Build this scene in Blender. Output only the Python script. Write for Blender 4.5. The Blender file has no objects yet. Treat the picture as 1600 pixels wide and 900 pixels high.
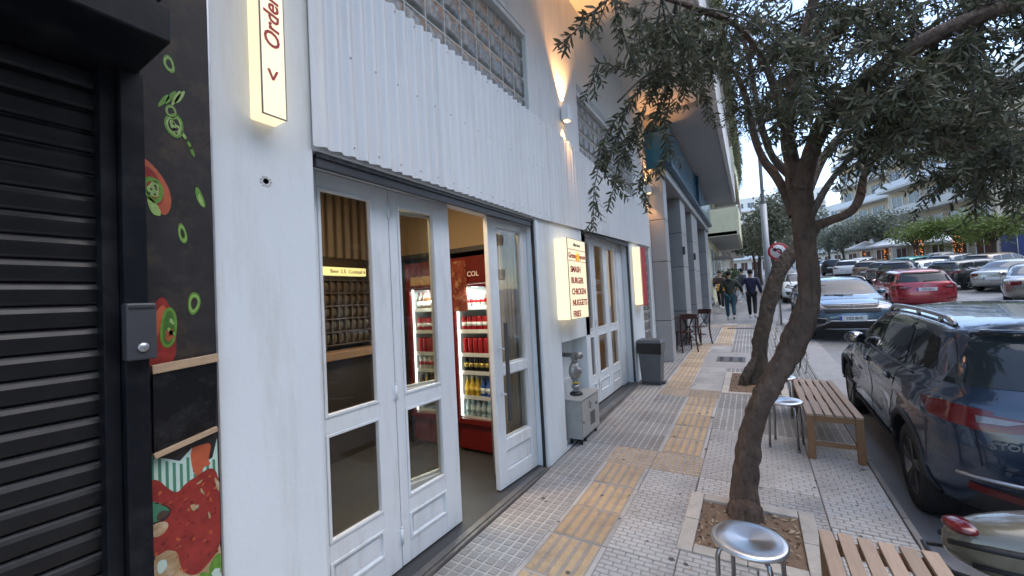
import bpy, bmesh, math, random
import numpy as np
from mathutils import Vector, Matrix
from mathutils.bvhtree import BVHTree

# ------------------------------------------------------------------ camera, sky, sun, exposure
SC = bpy.context.scene
COL = SC.collection
R_ = math.radians
PI = math.pi
FPX, YAW, PIT, ROL, EYE = 622.4, .5418, .0324, -.0523, 1.6
_f = Vector((math.cos(YAW) * math.cos(PIT), math.sin(YAW) * math.cos(PIT), math.sin(PIT)))
_r = Vector((math.sin(YAW), -math.cos(YAW), 0))
_u = _r.cross(_f)
CR = math.cos(ROL) * _r + math.sin(ROL) * _u
CU = -math.sin(ROL) * _r + math.cos(ROL) * _u
CF = _f
EYEP = Vector((0, 0, EYE))
cam_d = bpy.data.cameras.new('camera')
cam = bpy.data.objects.new('camera', cam_d)
COL.objects.link(cam)
cam_d.sensor_width = 36
cam_d.lens = 36 * FPX / 1600
cam_d.clip_start = .05
cam_d.clip_end = 1500
_m = Matrix((CR, CU, -CF)).transposed().to_4x4()
_m.translation = EYEP
cam.matrix_world = _m
SC.camera = cam

SUN_EL, SUN_AZ = 64, -70         # a veiled sun over the roofs across the street
world = bpy.data.worlds.new('World')
SC.world = world
world.use_nodes = True
wn = world.node_tree
bg = wn.nodes['Background']
sky = wn.nodes.new('ShaderNodeTexSky')
sky.sky_type = 'NISHITA'
sky.sun_disc = False
sky.sun_elevation = R_(SUN_EL)
sky.sun_rotation = R_(90 - SUN_AZ)
sky.air_density = 1.0
sky.dust_density = 1.2
sky.ozone_density = 1.0
wn.links.new(sky.outputs[0], bg.inputs[0])
bg.inputs[1].default_value = .15
sd = bpy.data.lights.new('sun', 'SUN')
sd.energy = .5
sd.angle = R_(70)
sd.color = (1, .93, .84)
sun = bpy.data.objects.new('sun', sd)
COL.objects.link(sun)
_sd = Vector((math.cos(R_(SUN_AZ)) * math.cos(R_(SUN_EL)), math.sin(R_(SUN_AZ)) * math.cos(R_(SUN_EL)), math.sin(R_(SUN_EL))))
sun.rotation_euler = _sd.to_track_quat('Z', 'Y').to_euler()
SC.view_settings.view_transform = 'Standard'
SC.view_settings.look = 'None'
SC.view_settings.exposure = 1.78
SC.view_settings.gamma = 1
SC.cycles.use_denoising = True
SC.cycles.max_bounces = 8
SC.cycles.transparent_max_bounces = 16
SC.cycles.caustics_reflective = False
SC.cycles.caustics_refractive = False
SC.cycles.sample_clamp_indirect = 6


def at(px, py, d):               # a point of the place: along the sight line of photo pixel px,py at depth d metres
    v = CF + CR * ((px - 800) / FPX) - CU * ((py - 450) / FPX)
    return EYEP + v * d


def gz(x):                       # the street climbs away from the camera
    t = max(0., x - 3.)
    t2 = min(t, 45)
    return .028 * t2 + .0007 * t2 * t2 + (t - t2) * .05


def gslope(x):
    return (gz(x + .1) - gz(x - .1)) / .2


ROADZ = -.2
RNG = random.Random(7)
NR = np.random.RandomState(5)


# ------------------------------------------------------------------ materials
def nodes_of(m):
    m.use_nodes = True
    return m.node_tree.nodes, m.node_tree.links, m.node_tree.nodes['Principled BSDF']


def mat(name, col, rough=.6, metal=0., var=.12, scale=6., bump=0., bscale=60., bdist=.01, coat=0., spec=.5, dirt=None, dscale=2.5, damt=.5, rand=0., stretch=None, dstretch=None):
    m = bpy.data.materials.new(name)
    n, l, b = nodes_of(m)
    b.inputs['Roughness'].default_value = rough
    b.inputs['Metallic'].default_value = metal
    b.inputs['Coat Weight'].default_value = coat
    b.inputs['Coat Roughness'].default_value = .03
    b.inputs['Specular IOR Level'].default_value = spec
    tc = n.new('ShaderNodeTexCoord')
    vec = tc.outputs['Object']
    if stretch:
        mp = n.new('ShaderNodeMapping')
        mp.inputs['Scale'].default_value = stretch
        l.new(vec, mp.inputs[0])
        vec = mp.outputs[0]
    no = n.new('ShaderNodeTexNoise')
    no.inputs['Scale'].default_value = scale
    no.inputs['Detail'].default_value = 6
    no.inputs['Roughness'].default_value = .65
    l.new(vec, no.inputs['Vector'])
    mx = n.new('ShaderNodeMix')
    mx.data_type = 'RGBA'
    c = Vector(col[:3])
    lo = [max(0, x * (1 - var * 1.6)) for x in c]
    hi = [min(1, x * (1 + var * 1.6)) for x in c]
    mx.inputs[6].default_value = (*lo, 1)
    mx.inputs[7].default_value = (*hi, 1)
    l.new(no.outputs[0], mx.inputs[0])
    out = mx.outputs[2]
    if dirt:
        n2 = n.new('ShaderNodeTexNoise')
        n2.inputs['Scale'].default_value = dscale
        n2.inputs['Detail'].default_value = 8
        n2.inputs['Roughness'].default_value = .7
        if dstretch:
            mp2 = n.new('ShaderNodeMapping')
            mp2.inputs['Scale'].default_value = dstretch
            l.new(tc.outputs['Object'], mp2.inputs[0])
            l.new(mp2.outputs[0], n2.inputs['Vector'])
        else:
            l.new(tc.outputs['Object'], n2.inputs['Vector'])
        rp = n.new('ShaderNodeMapRange')
        rp.inputs[1].default_value = .5
        rp.inputs[2].default_value = .72
        rp.inputs[3].default_value = 0
        rp.inputs[4].default_value = damt
        l.new(n2.outputs[0], rp.inputs[0])
        m2 = n.new('ShaderNodeMix')
        m2.data_type = 'RGBA'
        l.new(rp.outputs[0], m2.inputs[0])
        l.new(out, m2.inputs[6])
        m2.inputs[7].default_value = (*dirt, 1)
        out = m2.outputs[2]
    if rand:
        oi = n.new('ShaderNodeObjectInfo')
        hs = n.new('ShaderNodeHueSaturation')
        mr = n.new('ShaderNodeMapRange')
        mr.inputs[3].default_value = 1 - rand
        mr.inputs[4].default_value = 1 + rand
        l.new(oi.outputs['Random'], mr.inputs[0])
        l.new(mr.outputs[0], hs.inputs['Value'])
        l.new(out, hs.inputs['Color'])
        out = hs.outputs[0]
    l.new(out, b.inputs['Base Color'])
    if rough > .15:
        rr = n.new('ShaderNodeMapRange')
        rr.inputs[3].default_value = max(.02, rough - .12)
        rr.inputs[4].default_value = min(1, rough + .12)
        l.new(no.outputs[0], rr.inputs[0])
        l.new(rr.outputs[0], b.inputs['Roughness'])
    if bump:
        n3 = n.new('ShaderNodeTexNoise')
        n3.inputs['Scale'].default_value = bscale
        n3.inputs['Detail'].default_value = 5
        l.new(vec, n3.inputs['Vector'])
        bp = n.new('ShaderNodeBump')
        bp.inputs['Strength'].default_value = bump
        bp.inputs['Distance'].default_value = bdist
        l.new(n3.outputs[0], bp.inputs['Height'])
        l.new(bp.outputs[0], b.inputs['Normal'])
    return m


def emit(name, col, strength, var=0.):
    m = bpy.data.materials.new(name)
    n, l, b = nodes_of(m)
    b.inputs['Base Color'].default_value = (*[min(.8, c) for c in col], 1)
    b.inputs['Emission Color'].default_value = (*col, 1)
    b.inputs['Emission Strength'].default_value = strength
    b.inputs['Roughness'].default_value = .3
    return m


def glass(name, tint=(.9, .93, .92), rough=.0, base=.04, streak=.0):
    m = bpy.data.materials.new(name)
    m.use_nodes = True
    n, l = m.node_tree.nodes, m.node_tree.links
    n.remove(n['Principled BSDF'])
    tr = n.new('ShaderNodeBsdfTransparent')
    tr.inputs[0].default_value = (*tint, 1)
    gl = n.new('ShaderNodeBsdfGlossy')
    gl.inputs['Roughness'].default_value = rough
    fr = n.new('ShaderNodeLayerWeight')       # the same from both sides, unlike the Fresnel node
    fr.inputs[0].default_value = .5
    pw = n.new('ShaderNodeMath')
    pw.operation = 'POWER'
    pw.inputs[1].default_value = 4.5
    l.new(fr.outputs['Facing'], pw.inputs[0])
    mx = n.new('ShaderNodeMixShader')
    ad = n.new('ShaderNodeMath')
    ad.operation = 'ADD'
    ad.use_clamp = True
    ad.inputs[1].default_value = base
    l.new(pw.outputs[0], ad.inputs[0])
    l.new(ad.outputs[0], mx.inputs[0])
    l.new(tr.outputs[0], mx.inputs[1])
    l.new(gl.outputs[0], mx.inputs[2])
    l.new(mx.outputs[0], n['Material Output'].inputs[0])
    return m


def leaf_mat(name, top, under, var=.35):
    m = bpy.data.materials.new(name)
    n, l, b = nodes_of(m)
    g = n.new('ShaderNodeNewGeometry')
    tc = n.new('ShaderNodeTexCoord')
    no = n.new('ShaderNodeTexNoise')
    no.inputs['Scale'].default_value = 3.
    no.inputs['Detail'].default_value = 4
    l.new(tc.outputs['Object'], no.inputs['Vector'])
    mx = n.new('ShaderNodeMix')
    mx.data_type = 'RGBA'
    mx.inputs[6].default_value = (*top, 1)
    mx.inputs[7].default_value = (*under, 1)
    l.new(g.outputs['Backfacing'], mx.inputs[0])
    hs = n.new('ShaderNodeHueSaturation')
    ri = n.new('ShaderNodeMath')
    ri.operation = 'ADD'
    l.new(g.outputs['Random Per Island'], ri.inputs[0])
    l.new(no.outputs[0], ri.inputs[1])
    mr = n.new('ShaderNodeMapRange')
    mr.inputs[1].default_value = .2
    mr.inputs[2].default_value = 1.6
    mr.inputs[3].default_value = 1 - var
    mr.inputs[4].default_value = 1 + var * 1.6
    l.new(ri.outputs[0], mr.inputs[0])
    l.new(mr.outputs[0], hs.inputs['Value'])
    l.new(mx.outputs[2], hs.inputs['Color'])
    l.new(hs.outputs[0], b.inputs['Base Color'])
    b.inputs['Roughness'].default_value = .62
    b.inputs['Specular IOR Level'].default_value = .3
    tl = n.new('ShaderNodeBsdfTranslucent')
    l.new(hs.outputs[0], tl.inputs[0])
    ms = n.new('ShaderNodeMixShader')
    ms.inputs[0].default_value = .22
    l.new(b.outputs[0], ms.inputs[1])
    l.new(tl.outputs[0], ms.inputs[2])
    l.new(ms.outputs[0], n['Material Output'].inputs[0])
    return m


M = {}
M['white_wall'] = mat('white render', (.68, .73, .75), .75, var=.04, scale=2.2, bump=.1, bscale=38, dirt=(.5, .49, .46), dscale=1.6, damt=.55, dstretch=(3.5, 3.5, .45))
M['white_paint'] = mat('white gloss paint', (.72, .76, .78), .35, var=.03, scale=8, bump=.05, bscale=30, dirt=(.46, .45, .43), dscale=4, damt=.45, dstretch=(3, 3, .5))
M['corr'] = mat('white corrugated metal', (.73, .76, .77), .42, var=.05, scale=3, rand=.03, dirt=(.55, .54, .51), dscale=2, damt=.5, stretch=(1, 1, .3), dstretch=(5, 5, .35))
M['black_metal'] = mat('black painted steel', (.008, .009, .012), .4, spec=.16, var=.3, scale=9, bump=.05, bscale=40, dirt=(.05, .05, .05), dscale=7, damt=.4)
M['slat'] = mat('black shutter steel', (.008, .008, .009), .3, spec=.3, var=.3, scale=5, bump=.04, bscale=25, dirt=(.02, .02, .02), dscale=9, damt=.6)
M['slat_highlight'] = mat('painted shutter highlight', (.085, .085, .088), .3, var=.4, scale=8, spec=.5, metal=.4)  # lighter colour on the slat ridges stands in for thin bright highlights
M['dark_grey'] = mat('dark grey plastic', (.05, .052, .058), .42, var=.15)
M['bin_grey'] = mat('bin grey plastic', (.085, .092, .105), .5, var=.1, scale=10, dirt=(.16, .16, .15), dscale=8, damt=.4)
M['poster'] = mat('dark slate print', (.024, .022, .022), .55, spec=.3, var=.6, scale=11, dirt=(.085, .055, .035), dscale=7, damt=.9)
M['p_red'] = mat('printed tomato red', (.27, .028, .02), .35, var=.35, scale=26, dirt=(.13, .012, .01), dscale=18, damt=.6)
M['p_red2'] = mat('printed tomato orange', (.42, .09, .035), .45, var=.3, scale=18)
M['p_green'] = mat('printed pepper green', (.11, .25, .03), .4, var=.45, scale=60)
M['p_lgreen'] = mat('printed pale green', (.27, .4, .12), .4, var=.4, scale=70)
M['p_dgreen'] = mat('printed dark green', (.05, .13, .02), .45, var=.4, scale=40)
M['p_dred'] = mat('printed dark red', (.16, .015, .012), .45, var=.3, scale=40)
M['p_bread'] = mat('printed bread', (.36, .24, .12), .45, var=.5, scale=22, dirt=(.6, .55, .45), dscale=16, damt=.8)
M['p_cloth'] = mat('printed cloth green', (.05, .2, .11), .5, var=.2)
M['p_cloth2'] = mat('printed cloth pale', (.45, .58, .5), .5, var=.2)
M['slate'] = mat('chalkboard', (.006, .006, .007), .25, spec=.3, var=.3, scale=12, dirt=(.06, .06, .06), dscale=6, damt=.4)
M['pale_wood'] = mat('pale wood batten', (.42, .29, .18), .6, var=.25, scale=8, stretch=(2, 12, 12))
M['alu'] = mat('brushed aluminium', (.45, .45, .46), .35, metal=.9, var=.15, scale=20)
M['thresh'] = mat('dark threshold metal', (.17, .16, .15), .4, metal=.5, var=.25, scale=9, dirt=(.35, .3, .25), dscale=4, damt=.5)
M['floor_int'] = mat('dark shop floor', (.045, .045, .046), .38, var=.2, scale=3, dirt=(.08, .075, .07), dscale=2, damt=.5)
M['beige'] = mat('warm beige wall', (.5, .4, .28), .7, var=.05, scale=2)
M['dark_wall'] = mat('dark brown interior wall', (.026, .018, .014), .6, var=.2)
M['brown_corr'] = mat('brown corrugated lining', (.075, .056, .042), .55, var=.12, scale=4, stretch=(1, 1, .3))
M['curtain'] = mat('beige curtain', (.5, .42, .32), .8, var=.08)
M['fridge_red'] = mat('fridge red enamel', (.15, .009, .009), .25, var=.12, scale=4, coat=.5)
M['fridge_dark'] = mat('fridge dark red', (.09, .01, .01), .3, var=.15)
M['fridge_white'] = mat('fridge white liner', (.75, .77, .77), .4, var=.04)
M['shelf'] = mat('white wire shelf', (.7, .72, .72), .4, var=.05)
M['can_red'] = mat('red can', (.42, .014, .018), .25, metal=.35, var=.1)
M['can_white'] = mat('silver white can', (.68, .69, .68), .25, metal=.3, var=.1)
M['can_black'] = mat('black can', (.014, .014, .016), .25, metal=.3, var=.2)
M['can_gold'] = mat('gold print', (.5, .36, .08), .3, metal=.4, var=.1)
M['bot_yellow'] = mat('yellow drink', (.62, .4, .04), .15, var=.2)
M['bot_blue'] = mat('blue drink', (.03, .09, .32), .15, var=.2)
M['bot_clear'] = mat('clear bottle', (.36, .45, .45), .08, var=.2)
M['bot_brown'] = mat('brown bottle', (.09, .035, .015), .1, var=.2)
M['cap_white'] = mat('white cap', (.7, .7, .68), .4)
M['brown_bag'] = mat('brown bag', (.055, .042, .022), .55, var=.3, scale=20, bump=.4, bscale=15)
M['rack'] = mat('dark rack wood', (.06, .042, .03), .5, var=.2)
M['counter'] = mat('counter wood', (.2, .12, .07), .5, var=.2, scale=6, stretch=(1, 8, 8))
M['led'] = emit('cool strip light', (.93, 1, .97), 1.8)
M['glass'] = glass('door glass', (.90, .91, .9), base=.03)
M['fr_glass'] = glass('fridge glass', (.96, .98, .97), base=.012)
M['gblock'] = mat('glass block', (.17, .165, .145), .28, var=.2, scale=5, bump=.5, bscale=9, spec=.6)
M['mortar'] = mat('white mortar', (.6, .6, .57), .8, var=.1)
M['sign_warm'] = emit('lit sign side', (1, .77, .5), .29)
M['sign_face'] = emit('lit sign face', (1, .80, .52), .215)
M['sign_face2'] = emit('lit sign upper face', (1, .85, .62), .54)
M['sign_text'] = mat('sign red lettering', (.42, .012, .02), .5, var=.06)
M['sign_black'] = mat('sign black lettering', (.03, .022, .02), .5)
M['sign_yellow'] = emit('backlit yolk yellow film', (1, .5, .06), .2)
M['menu_em'] = emit('interior menu face', (1, .8, .36), .28)
M['lamp_em'] = emit('lamp glow', (1, .55, .18), 2.2)
M['cab'] = mat('cabinet grey enamel', (.34, .34, .32), .45, var=.06, scale=5, dirt=(.2, .19, .17), dscale=7, damt=.4)
M['iron'] = mat('cast aluminium regulator', (.3, .3, .29), .42, metal=.6, var=.25, scale=18, bump=.2)
M['yellow_tag'] = mat('yellow band', (.55, .42, .03), .5)
M['black'] = mat('black rubber', (.012, .012, .013), .6, var=.2)
M['bag_black'] = mat('black bin liner', (.01, .01, .011), .22, var=.3, bump=.8, bscale=12)
M['steel'] = mat('polished steel', (.62, .63, .64), .22, metal=1, var=.05, scale=30)
M['leg_steel'] = mat('steel tube', (.3, .29, .29), .25, metal=1, var=.1)
M['teak'] = mat('weathered teak', (.33, .235, .165), .6, var=.22, scale=5, stretch=(1.2, 16, 16), bump=.15, bscale=30, rand=.14)
M['teak_leg'] = mat('teak leg', (.22, .115, .05), .55, var=.22, scale=6, stretch=(10, 10, 1.5))
M['darkwood'] = mat('dark red stained wood', (.055, .018, .014), .35, var=.25, scale=9)
M['tabletop'] = mat('dark tabletop', (.07, .06, .06), .3, var=.2)
M['tile'] = mat('paving tile face', (.26, .255, .245), .75, var=.16, scale=9, bump=.2, bscale=90, dirt=(.11, .1, .095), dscale=1.1, damt=.5, rand=.13)
M['tile_g'] = mat('paving tile groove', (.40, .39, .375), .85, var=.22, scale=14, rand=.12, dirt=(.15, .14, .13), dscale=3, damt=.6)
M['tile_gd'] = mat('paving tile dark groove', (.24, .225, .215), .85, var=.25, scale=14, rand=.12)
M['tile2'] = mat('paving tile light face', (.42, .41, .39), .72, var=.18, scale=9, bump=.2, bscale=90, dirt=(.14, .125, .115), dscale=1.3, damt=.55, rand=.12)
M['ytile'] = mat('tactile yellow face', (.46, .335, .2), .7, var=.2, scale=12, bump=.2, bscale=90, dirt=(.2, .16, .11), dscale=4, damt=.7, rand=.12)
M['ytile_g'] = mat('tactile yellow base', (.31, .275, .235), .8, var=.25, scale=12, rand=.12, dirt=(.15, .13, .11), dscale=5, damt=.7)
M['gum'] = mat('trodden gum', (.09, .085, .08), .8, var=.3)
M['joint'] = mat('paving bed', (.09, .085, .08), .9, var=.2)
M['kerb'] = mat('kerb stone', (.2, .19, .18), .8, var=.2, scale=6, bump=.3, bscale=40, rand=.1)
M['marble'] = mat('pale pit border stone', (.43, .40, .35), .7, var=.14, scale=10, bump=.3, bscale=50, dirt=(.24, .22, .19), dscale=9, damt=.7, rand=.08)
M['soil'] = mat('dry soil', (.17, .115, .075), .95, var=.35, scale=25, bump=1., bscale=40)
M['dry_leaf'] = mat('dry leaf', (.33, .26, .17), .8, var=.3, scale=3)
M['road'] = mat('worn asphalt with painted sheen', (.17, .168, .165), .5, var=.5, scale=.9, bump=.5, bscale=60, dirt=(.30, .29, .275), dscale=.9, damt=.8, stretch=(.25, 1.9, 1))  # worn surface; stretched pale streaks in its colour imitate shiny reflections
M['gutter'] = mat('gutter concrete', (.27, .265, .26), .75, var=.25, scale=4, bump=.4, bscale=40)
M['bark'] = mat('olive bark', (.092, .062, .045), .9, var=.7, scale=9, bump=1., bscale=22, bdist=.06, stretch=(1, 1, .28), dirt=(.022, .016, .012), dscale=13, damt=.85)
M['bark_g'] = mat('grey olive bark', (.085, .066, .052), .9, var=.55, scale=10, bump=1., bscale=20, bdist=.06, stretch=(1, 1, .3), dirt=(.035, .028, .022), dscale=12, damt=.85)
M['twig'] = mat('olive twig', (.075, .068, .055), .8, var=.3)
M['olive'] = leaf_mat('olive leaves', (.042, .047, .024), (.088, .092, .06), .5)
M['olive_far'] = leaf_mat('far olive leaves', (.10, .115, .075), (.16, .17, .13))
M['orange_leaf'] = leaf_mat('orange tree leaves', (.095, .135, .025), (.14, .17, .05))
M['ivy'] = leaf_mat('balcony plant leaves', (.07, .085, .03), (.14, .14, .06))
M['shrub'] = leaf_mat('shrub leaves', (.035, .065, .025), (.06, .09, .04))
M['soffit'] = mat('balcony soffit paint', (.7, .68, .64), .8, var=.04, scale=1.2, dirt=(.45, .42, .38), dscale=.8, damt=.4)
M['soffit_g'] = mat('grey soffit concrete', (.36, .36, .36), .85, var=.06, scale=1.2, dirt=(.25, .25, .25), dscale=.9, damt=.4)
M['parapet'] = mat('flaking white parapet', (.68, .68, .66), .75, var=.06, scale=3, dirt=(.3, .22, .14), dscale=5, damt=.5)
M['clad'] = mat('grey cladding panel', (.33, .335, .34), .38, metal=.2, var=.06, scale=2, rand=.05)
M['clad_d'] = mat('dark joint', (.03, .03, .032), .5)
M['bank_glass'] = mat('dark shop glass', (.03, .034, .036), .05, var=.2, spec=.9)
M['blue_sign'] = mat('blue sign panel', (.035, .19, .31), .25, var=.12, scale=2, coat=.4)
M['blue_dark'] = mat('dark blue sign edge', (.012, .06, .12), .3, var=.1)
M['cream'] = mat('cream render', (.62, .6, .42), .8, var=.06, scale=1.5, dirt=(.4, .35, .22), dscale=2, damt=.4)
M['far_wall'] = mat('far pale wall', (.55, .47, .36), .85, var=.08, scale=1)
M['far_wall2'] = mat('far white wall', (.68, .66, .6), .85, var=.06, scale=1)
M['far_glass'] = mat('far window glass', (.06, .07, .08), .08, var=.3, spec=.8)
M['awning'] = mat('brown awning', (.12, .05, .03), .8, var=.2)
M['tent'] = mat('pale canopy cloth', (.6, .6, .58), .8, var=.1)
M['bluecloth'] = mat('blue tarpaulin', (.012, .03, .14), .6, var=.2)
M['fairy'] = emit('fairy lights', (1, .3, .06), 1.0)
M['fairy_y'] = emit('warm bulbs', (1, .6, .2), 1.6)
M['pole'] = mat('galvanised pole', (.36, .37, .37), .5, metal=.3, var=.12)
M['sign_white'] = mat('road sign white', (.7, .7, .7), .4, var=.05)
M['sign_red'] = mat('road sign red', (.45, .02, .03), .4, var=.08)
M['manhole'] = mat('manhole iron', (.12, .12, .125), .6, metal=.4, var=.2, scale=20, bump=.4)
M['concrete'] = mat('cover concrete', (.3, .29, .28), .8, var=.12, scale=6, bump=.2)
M['tyre'] = mat('tyre rubber', (.017, .017, .018), .75, var=.25, scale=12, bump=.2)
M['rim'] = mat('alloy rim', (.42, .43, .44), .3, metal=.8, var=.12)
M['rim_d'] = mat('dark machined rim', (.16, .15, .15), .3, metal=.8, var=.2)
M['car_glass'] = mat('dark car glass', (.02, .025, .027), .03, var=.3, spec=.45, scale=2)
M['cab_in'] = mat('car cladding plastic', (.022, .022, .024), .55, var=.15, bump=.1, bscale=90)
M['lamp_red'] = mat('tail lamp red', (.11, .004, .006), .2, var=.25, scale=18, coat=.4)
M['lamp_clear'] = mat('lamp clear', (.17, .155, .155), .1, var=.25, scale=25, coat=1)
M['amber'] = mat('amber lens', (.62, .22, .01), .2, var=.1, coat=1)
M['chrome'] = mat('chrome trim', (.62, .62, .62), .12, metal=1, var=.05)
M['plate'] = mat('number plate white', (.68, .69, .7), .35, var=.06)
M['plate_b'] = mat('plate blue band', (.02, .06, .3), .4)
M['seam'] = mat('panel gap', (.004, .004, .005), .8)


def paint(name, col, metal=.35, rough=.28):
    return mat(name, col, rough, metal=metal, var=.04, scale=2, coat=1., dirt=tuple(c * .8 + .03 for c in col), dscale=3, damt=.25)


P = {
    'navy': paint('dark blue car paint', (.018, .034, .062)),
    'sky': paint('pale blue car paint', (.075, .125, .175), .5),
    'red': paint('red car paint', (.33, .012, .022), .2),
    'dark': paint('dark green grey car paint', (.03, .035, .033)),
    'silver': paint('silver car paint', (.4, .4, .38), .6),
    'champagne': paint('champagne car paint', (.31, .29, .25), .6),
    'white': paint('white car paint', (.68, .69, .68), 0),
    'grey': paint('grey car paint', (.2, .2, .2), .5),
    'black': paint('black car paint', (.016, .016, .018)),
    'bronze': paint('bronze car paint', (.24, .18, .13), .5),
    'teal': paint('teal car paint', (.05, .3, .3), .3),
    'scoot': paint('khaki scooter paint', (.13, .115, .078), .3, .35),
}

SKIN = mat('skin', (.42, .26, .18), .6)


# ------------------------------------------------------------------ mesh building
class MB:
    def __init__(s):
        s.v, s.f, s.m, s.sm = [], [], [], []

    def add(s, vs, fs, mi=0, smooth=False):
        o = len(s.v)
        s.v += [tuple(v) for v in vs]
        s.f += [tuple(i + o for i in f) for f in fs]
        s.m += [mi] * len(fs)
        s.sm += [smooth] * len(fs)
        return s

    def box(s, x0, x1, y0, y1, z0, z1, mi=0):
        v = [(x0, y0, z0), (x1, y0, z0), (x1, y1, z0), (x0, y1, z0), (x0, y0, z1), (x1, y0, z1), (x1, y1, z1), (x0, y1, z1)]
        return s.add(v, [(0, 3, 2, 1), (4, 5, 6, 7), (0, 1, 5, 4), (1, 2, 6, 5), (2, 3, 7, 6), (3, 0, 4, 7)], mi)

    def hexa(s, b, t, mi=0):
        return s.add(list(b) + list(t), [(0, 3, 2, 1), (4, 5, 6, 7), (0, 1, 5, 4), (1, 2, 6, 5), (2, 3, 7, 6), (3, 0, 4, 7)], mi)

    def bar(s, a, b, w, h, up=(0, 0, 1), mi=0):
        a, b = Vector(a), Vector(b)
        d = (b - a).normalized()
        up = Vector(up)
        if abs(d.dot(up)) > .95:
            up = Vector((1, 0, 0))
        x = d.cross(up).normalized() * (w / 2)
        y = x.cross(d).normalized() * (h / 2)
        return s.hexa([a - x - y, a + x - y, a + x + y, a - x + y], [b - x - y, b + x - y, b + x + y, b - x + y], mi)

    def prism(s, poly, ax, a, b, mi=0):
        def pt(p, q):
            return {'x': (q, p[0], p[1]), 'y': (p[0], q, p[1]), 'z': (p[0], p[1], q)}[ax]
        n = len(poly)
        v = [pt(p, a) for p in poly] + [pt(p, b) for p in poly]
        f = [tuple(range(n - 1, -1, -1)), tuple(range(n, 2 * n))] + [(i, (i + 1) % n, n + (i + 1) % n, n + i) for i in range(n)]
        return s.add(v, f, mi)

    def tube(s, pts, rad, n=8, mi=0, smooth=True, caps=True, flat=1.):
        pts = [Vector(p) for p in pts]
        if not hasattr(rad, '__len__'):
            rad = [rad] * len(pts)
        ref = None
        vs, fs = [], []
        for i, p in enumerate(pts):
            d = (pts[min(i + 1, len(pts) - 1)] - pts[max(i - 1, 0)]).normalized()
            if ref is None:
                ref = Vector((0, 0, 1)) if abs(d.z) < .9 else Vector((1, 0, 0))
            x = d.cross(ref)
            if x.length < 1e-5:
                x = d.orthogonal()
            x.normalize()
            y = x.cross(d).normalized()
            ref = y
            for k in range(n):
                a = 2 * PI * k / n
                vs.append(p + x * (math.cos(a) * rad[i]) + y * (math.sin(a) * rad[i] * flat))
        for i in range(len(pts) - 1):
            for k in range(n):
                k2 = (k + 1) % n
                fs.append((i * n + k, i * n + k2, (i + 1) * n + k2, (i + 1) * n + k))
        if caps:
            fs.append(tuple(range(n - 1, -1, -1)))
            fs.append(tuple((len(pts) - 1) * n + k for k in range(n)))
        return s.add(vs, fs, mi, smooth)

    def lathe(s, prof, c=(0, 0, 0), n=24, ax='z', mi=0, smooth=True, sy=1., caps=True):
        vs, fs = [], []
        for r, h in prof:
            for k in range(n):
                a = 2 * PI * k / n
                p, q = r * math.cos(a), r * math.sin(a) * sy
                vs.append({'z': (c[0] + p, c[1] + q, c[2] + h), 'y': (c[0] + p, c[1] + h, c[2] + q), 'x': (c[0] + h, c[1] + p, c[2] + q)}[ax])
        for i in range(len(prof) - 1):
            for k in range(n):
                k2 = (k + 1) % n
                fs.append((i * n + k, i * n + k2, (i + 1) * n + k2, (i + 1) * n + k))
        if caps and prof[0][0] > 1e-4:
            fs.append(tuple(range(n - 1, -1, -1)))
        if caps and prof[-1][0] > 1e-4:
            fs.append(tuple((len(prof) - 1) * n + k for k in range(n)))
        return s.add(vs, fs, mi, smooth)

    def ball(s, c, r, n=10, mi=0):
        if not hasattr(r, '__len__'):
            r = (r, r, r)
        vs, fs = [], []
        m = n // 2 + 1
        for i in range(m + 1):
            t = PI * i / m
            for k in range(n):
                a = 2 * PI * k / n
                vs.append((c[0] + r[0] * math.sin(t) * math.cos(a), c[1] + r[1] * math.sin(t) * math.sin(a), c[2] + r[2] * math.cos(t)))
        for i in range(m):
            for k in range(n):
                k2 = (k + 1) % n
                fs.append((i * n + k, (i + 1) * n + k, (i + 1) * n + k2, i * n + k2))
        return s.add(vs, fs, mi, True)

    def mesh(s, name, mats, off=(0, 0, 0)):
        me = bpy.data.meshes.new(name)
        o = Vector(off)
        me.from_pydata([(v[0] - o[0], v[1] - o[1], v[2] - o[2]) for v in s.v], [], s.f)
        for m_ in (mats if isinstance(mats, (list, tuple)) else [mats]):
            me.materials.append(m_)
        me.polygons.foreach_set('material_index', s.m)
        me.polygons.foreach_set('use_smooth', s.sm)
        me.validate()
        bm = bmesh.new()
        bm.from_mesh(me)
        bmesh.ops.recalc_face_normals(bm, faces=bm.faces)
        bm.to_mesh(me)
        bm.free()
        me.update()
        return me

    def build(s, name, mats, parent=None, bevel=0., local=False, recalc=True):
        off = (0, 0, 0) if (parent is None or local) else world_loc(parent)
        return link(name, s.mesh(name, mats, off), parent, bevel)


def world_loc(o):
    p = Vector((0, 0, 0))
    while o:
        p += Vector(o.location)
        o = o.parent
    return p


def link(name, me, parent=None, bevel=0.):
    o = bpy.data.objects.new(name, me)
    COL.objects.link(o)
    if parent is not None:
        o.parent = parent
    if bevel:
        b = o.modifiers.new('bevel', 'BEVEL')
        b.width = bevel
        b.segments = 2
        b.limit_method = 'ANGLE'
        b.angle_limit = R_(40)
    return o


def tag(o, label=None, cat=None, group=None, kind=None):
    for k, v in (('label', label), ('category', cat), ('group', group), ('kind', kind)):
        if v:
            o[k] = v
    return o


def thing(name, label, cat, loc=(0, 0, 0), group=None, rz=0.):
    o = bpy.data.objects.new(name, None)
    COL.objects.link(o)
    o.location = loc
    o.rotation_euler = (0, 0, rz)
    o.empty_display_size = .1
    return tag(o, label, cat, group)


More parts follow.
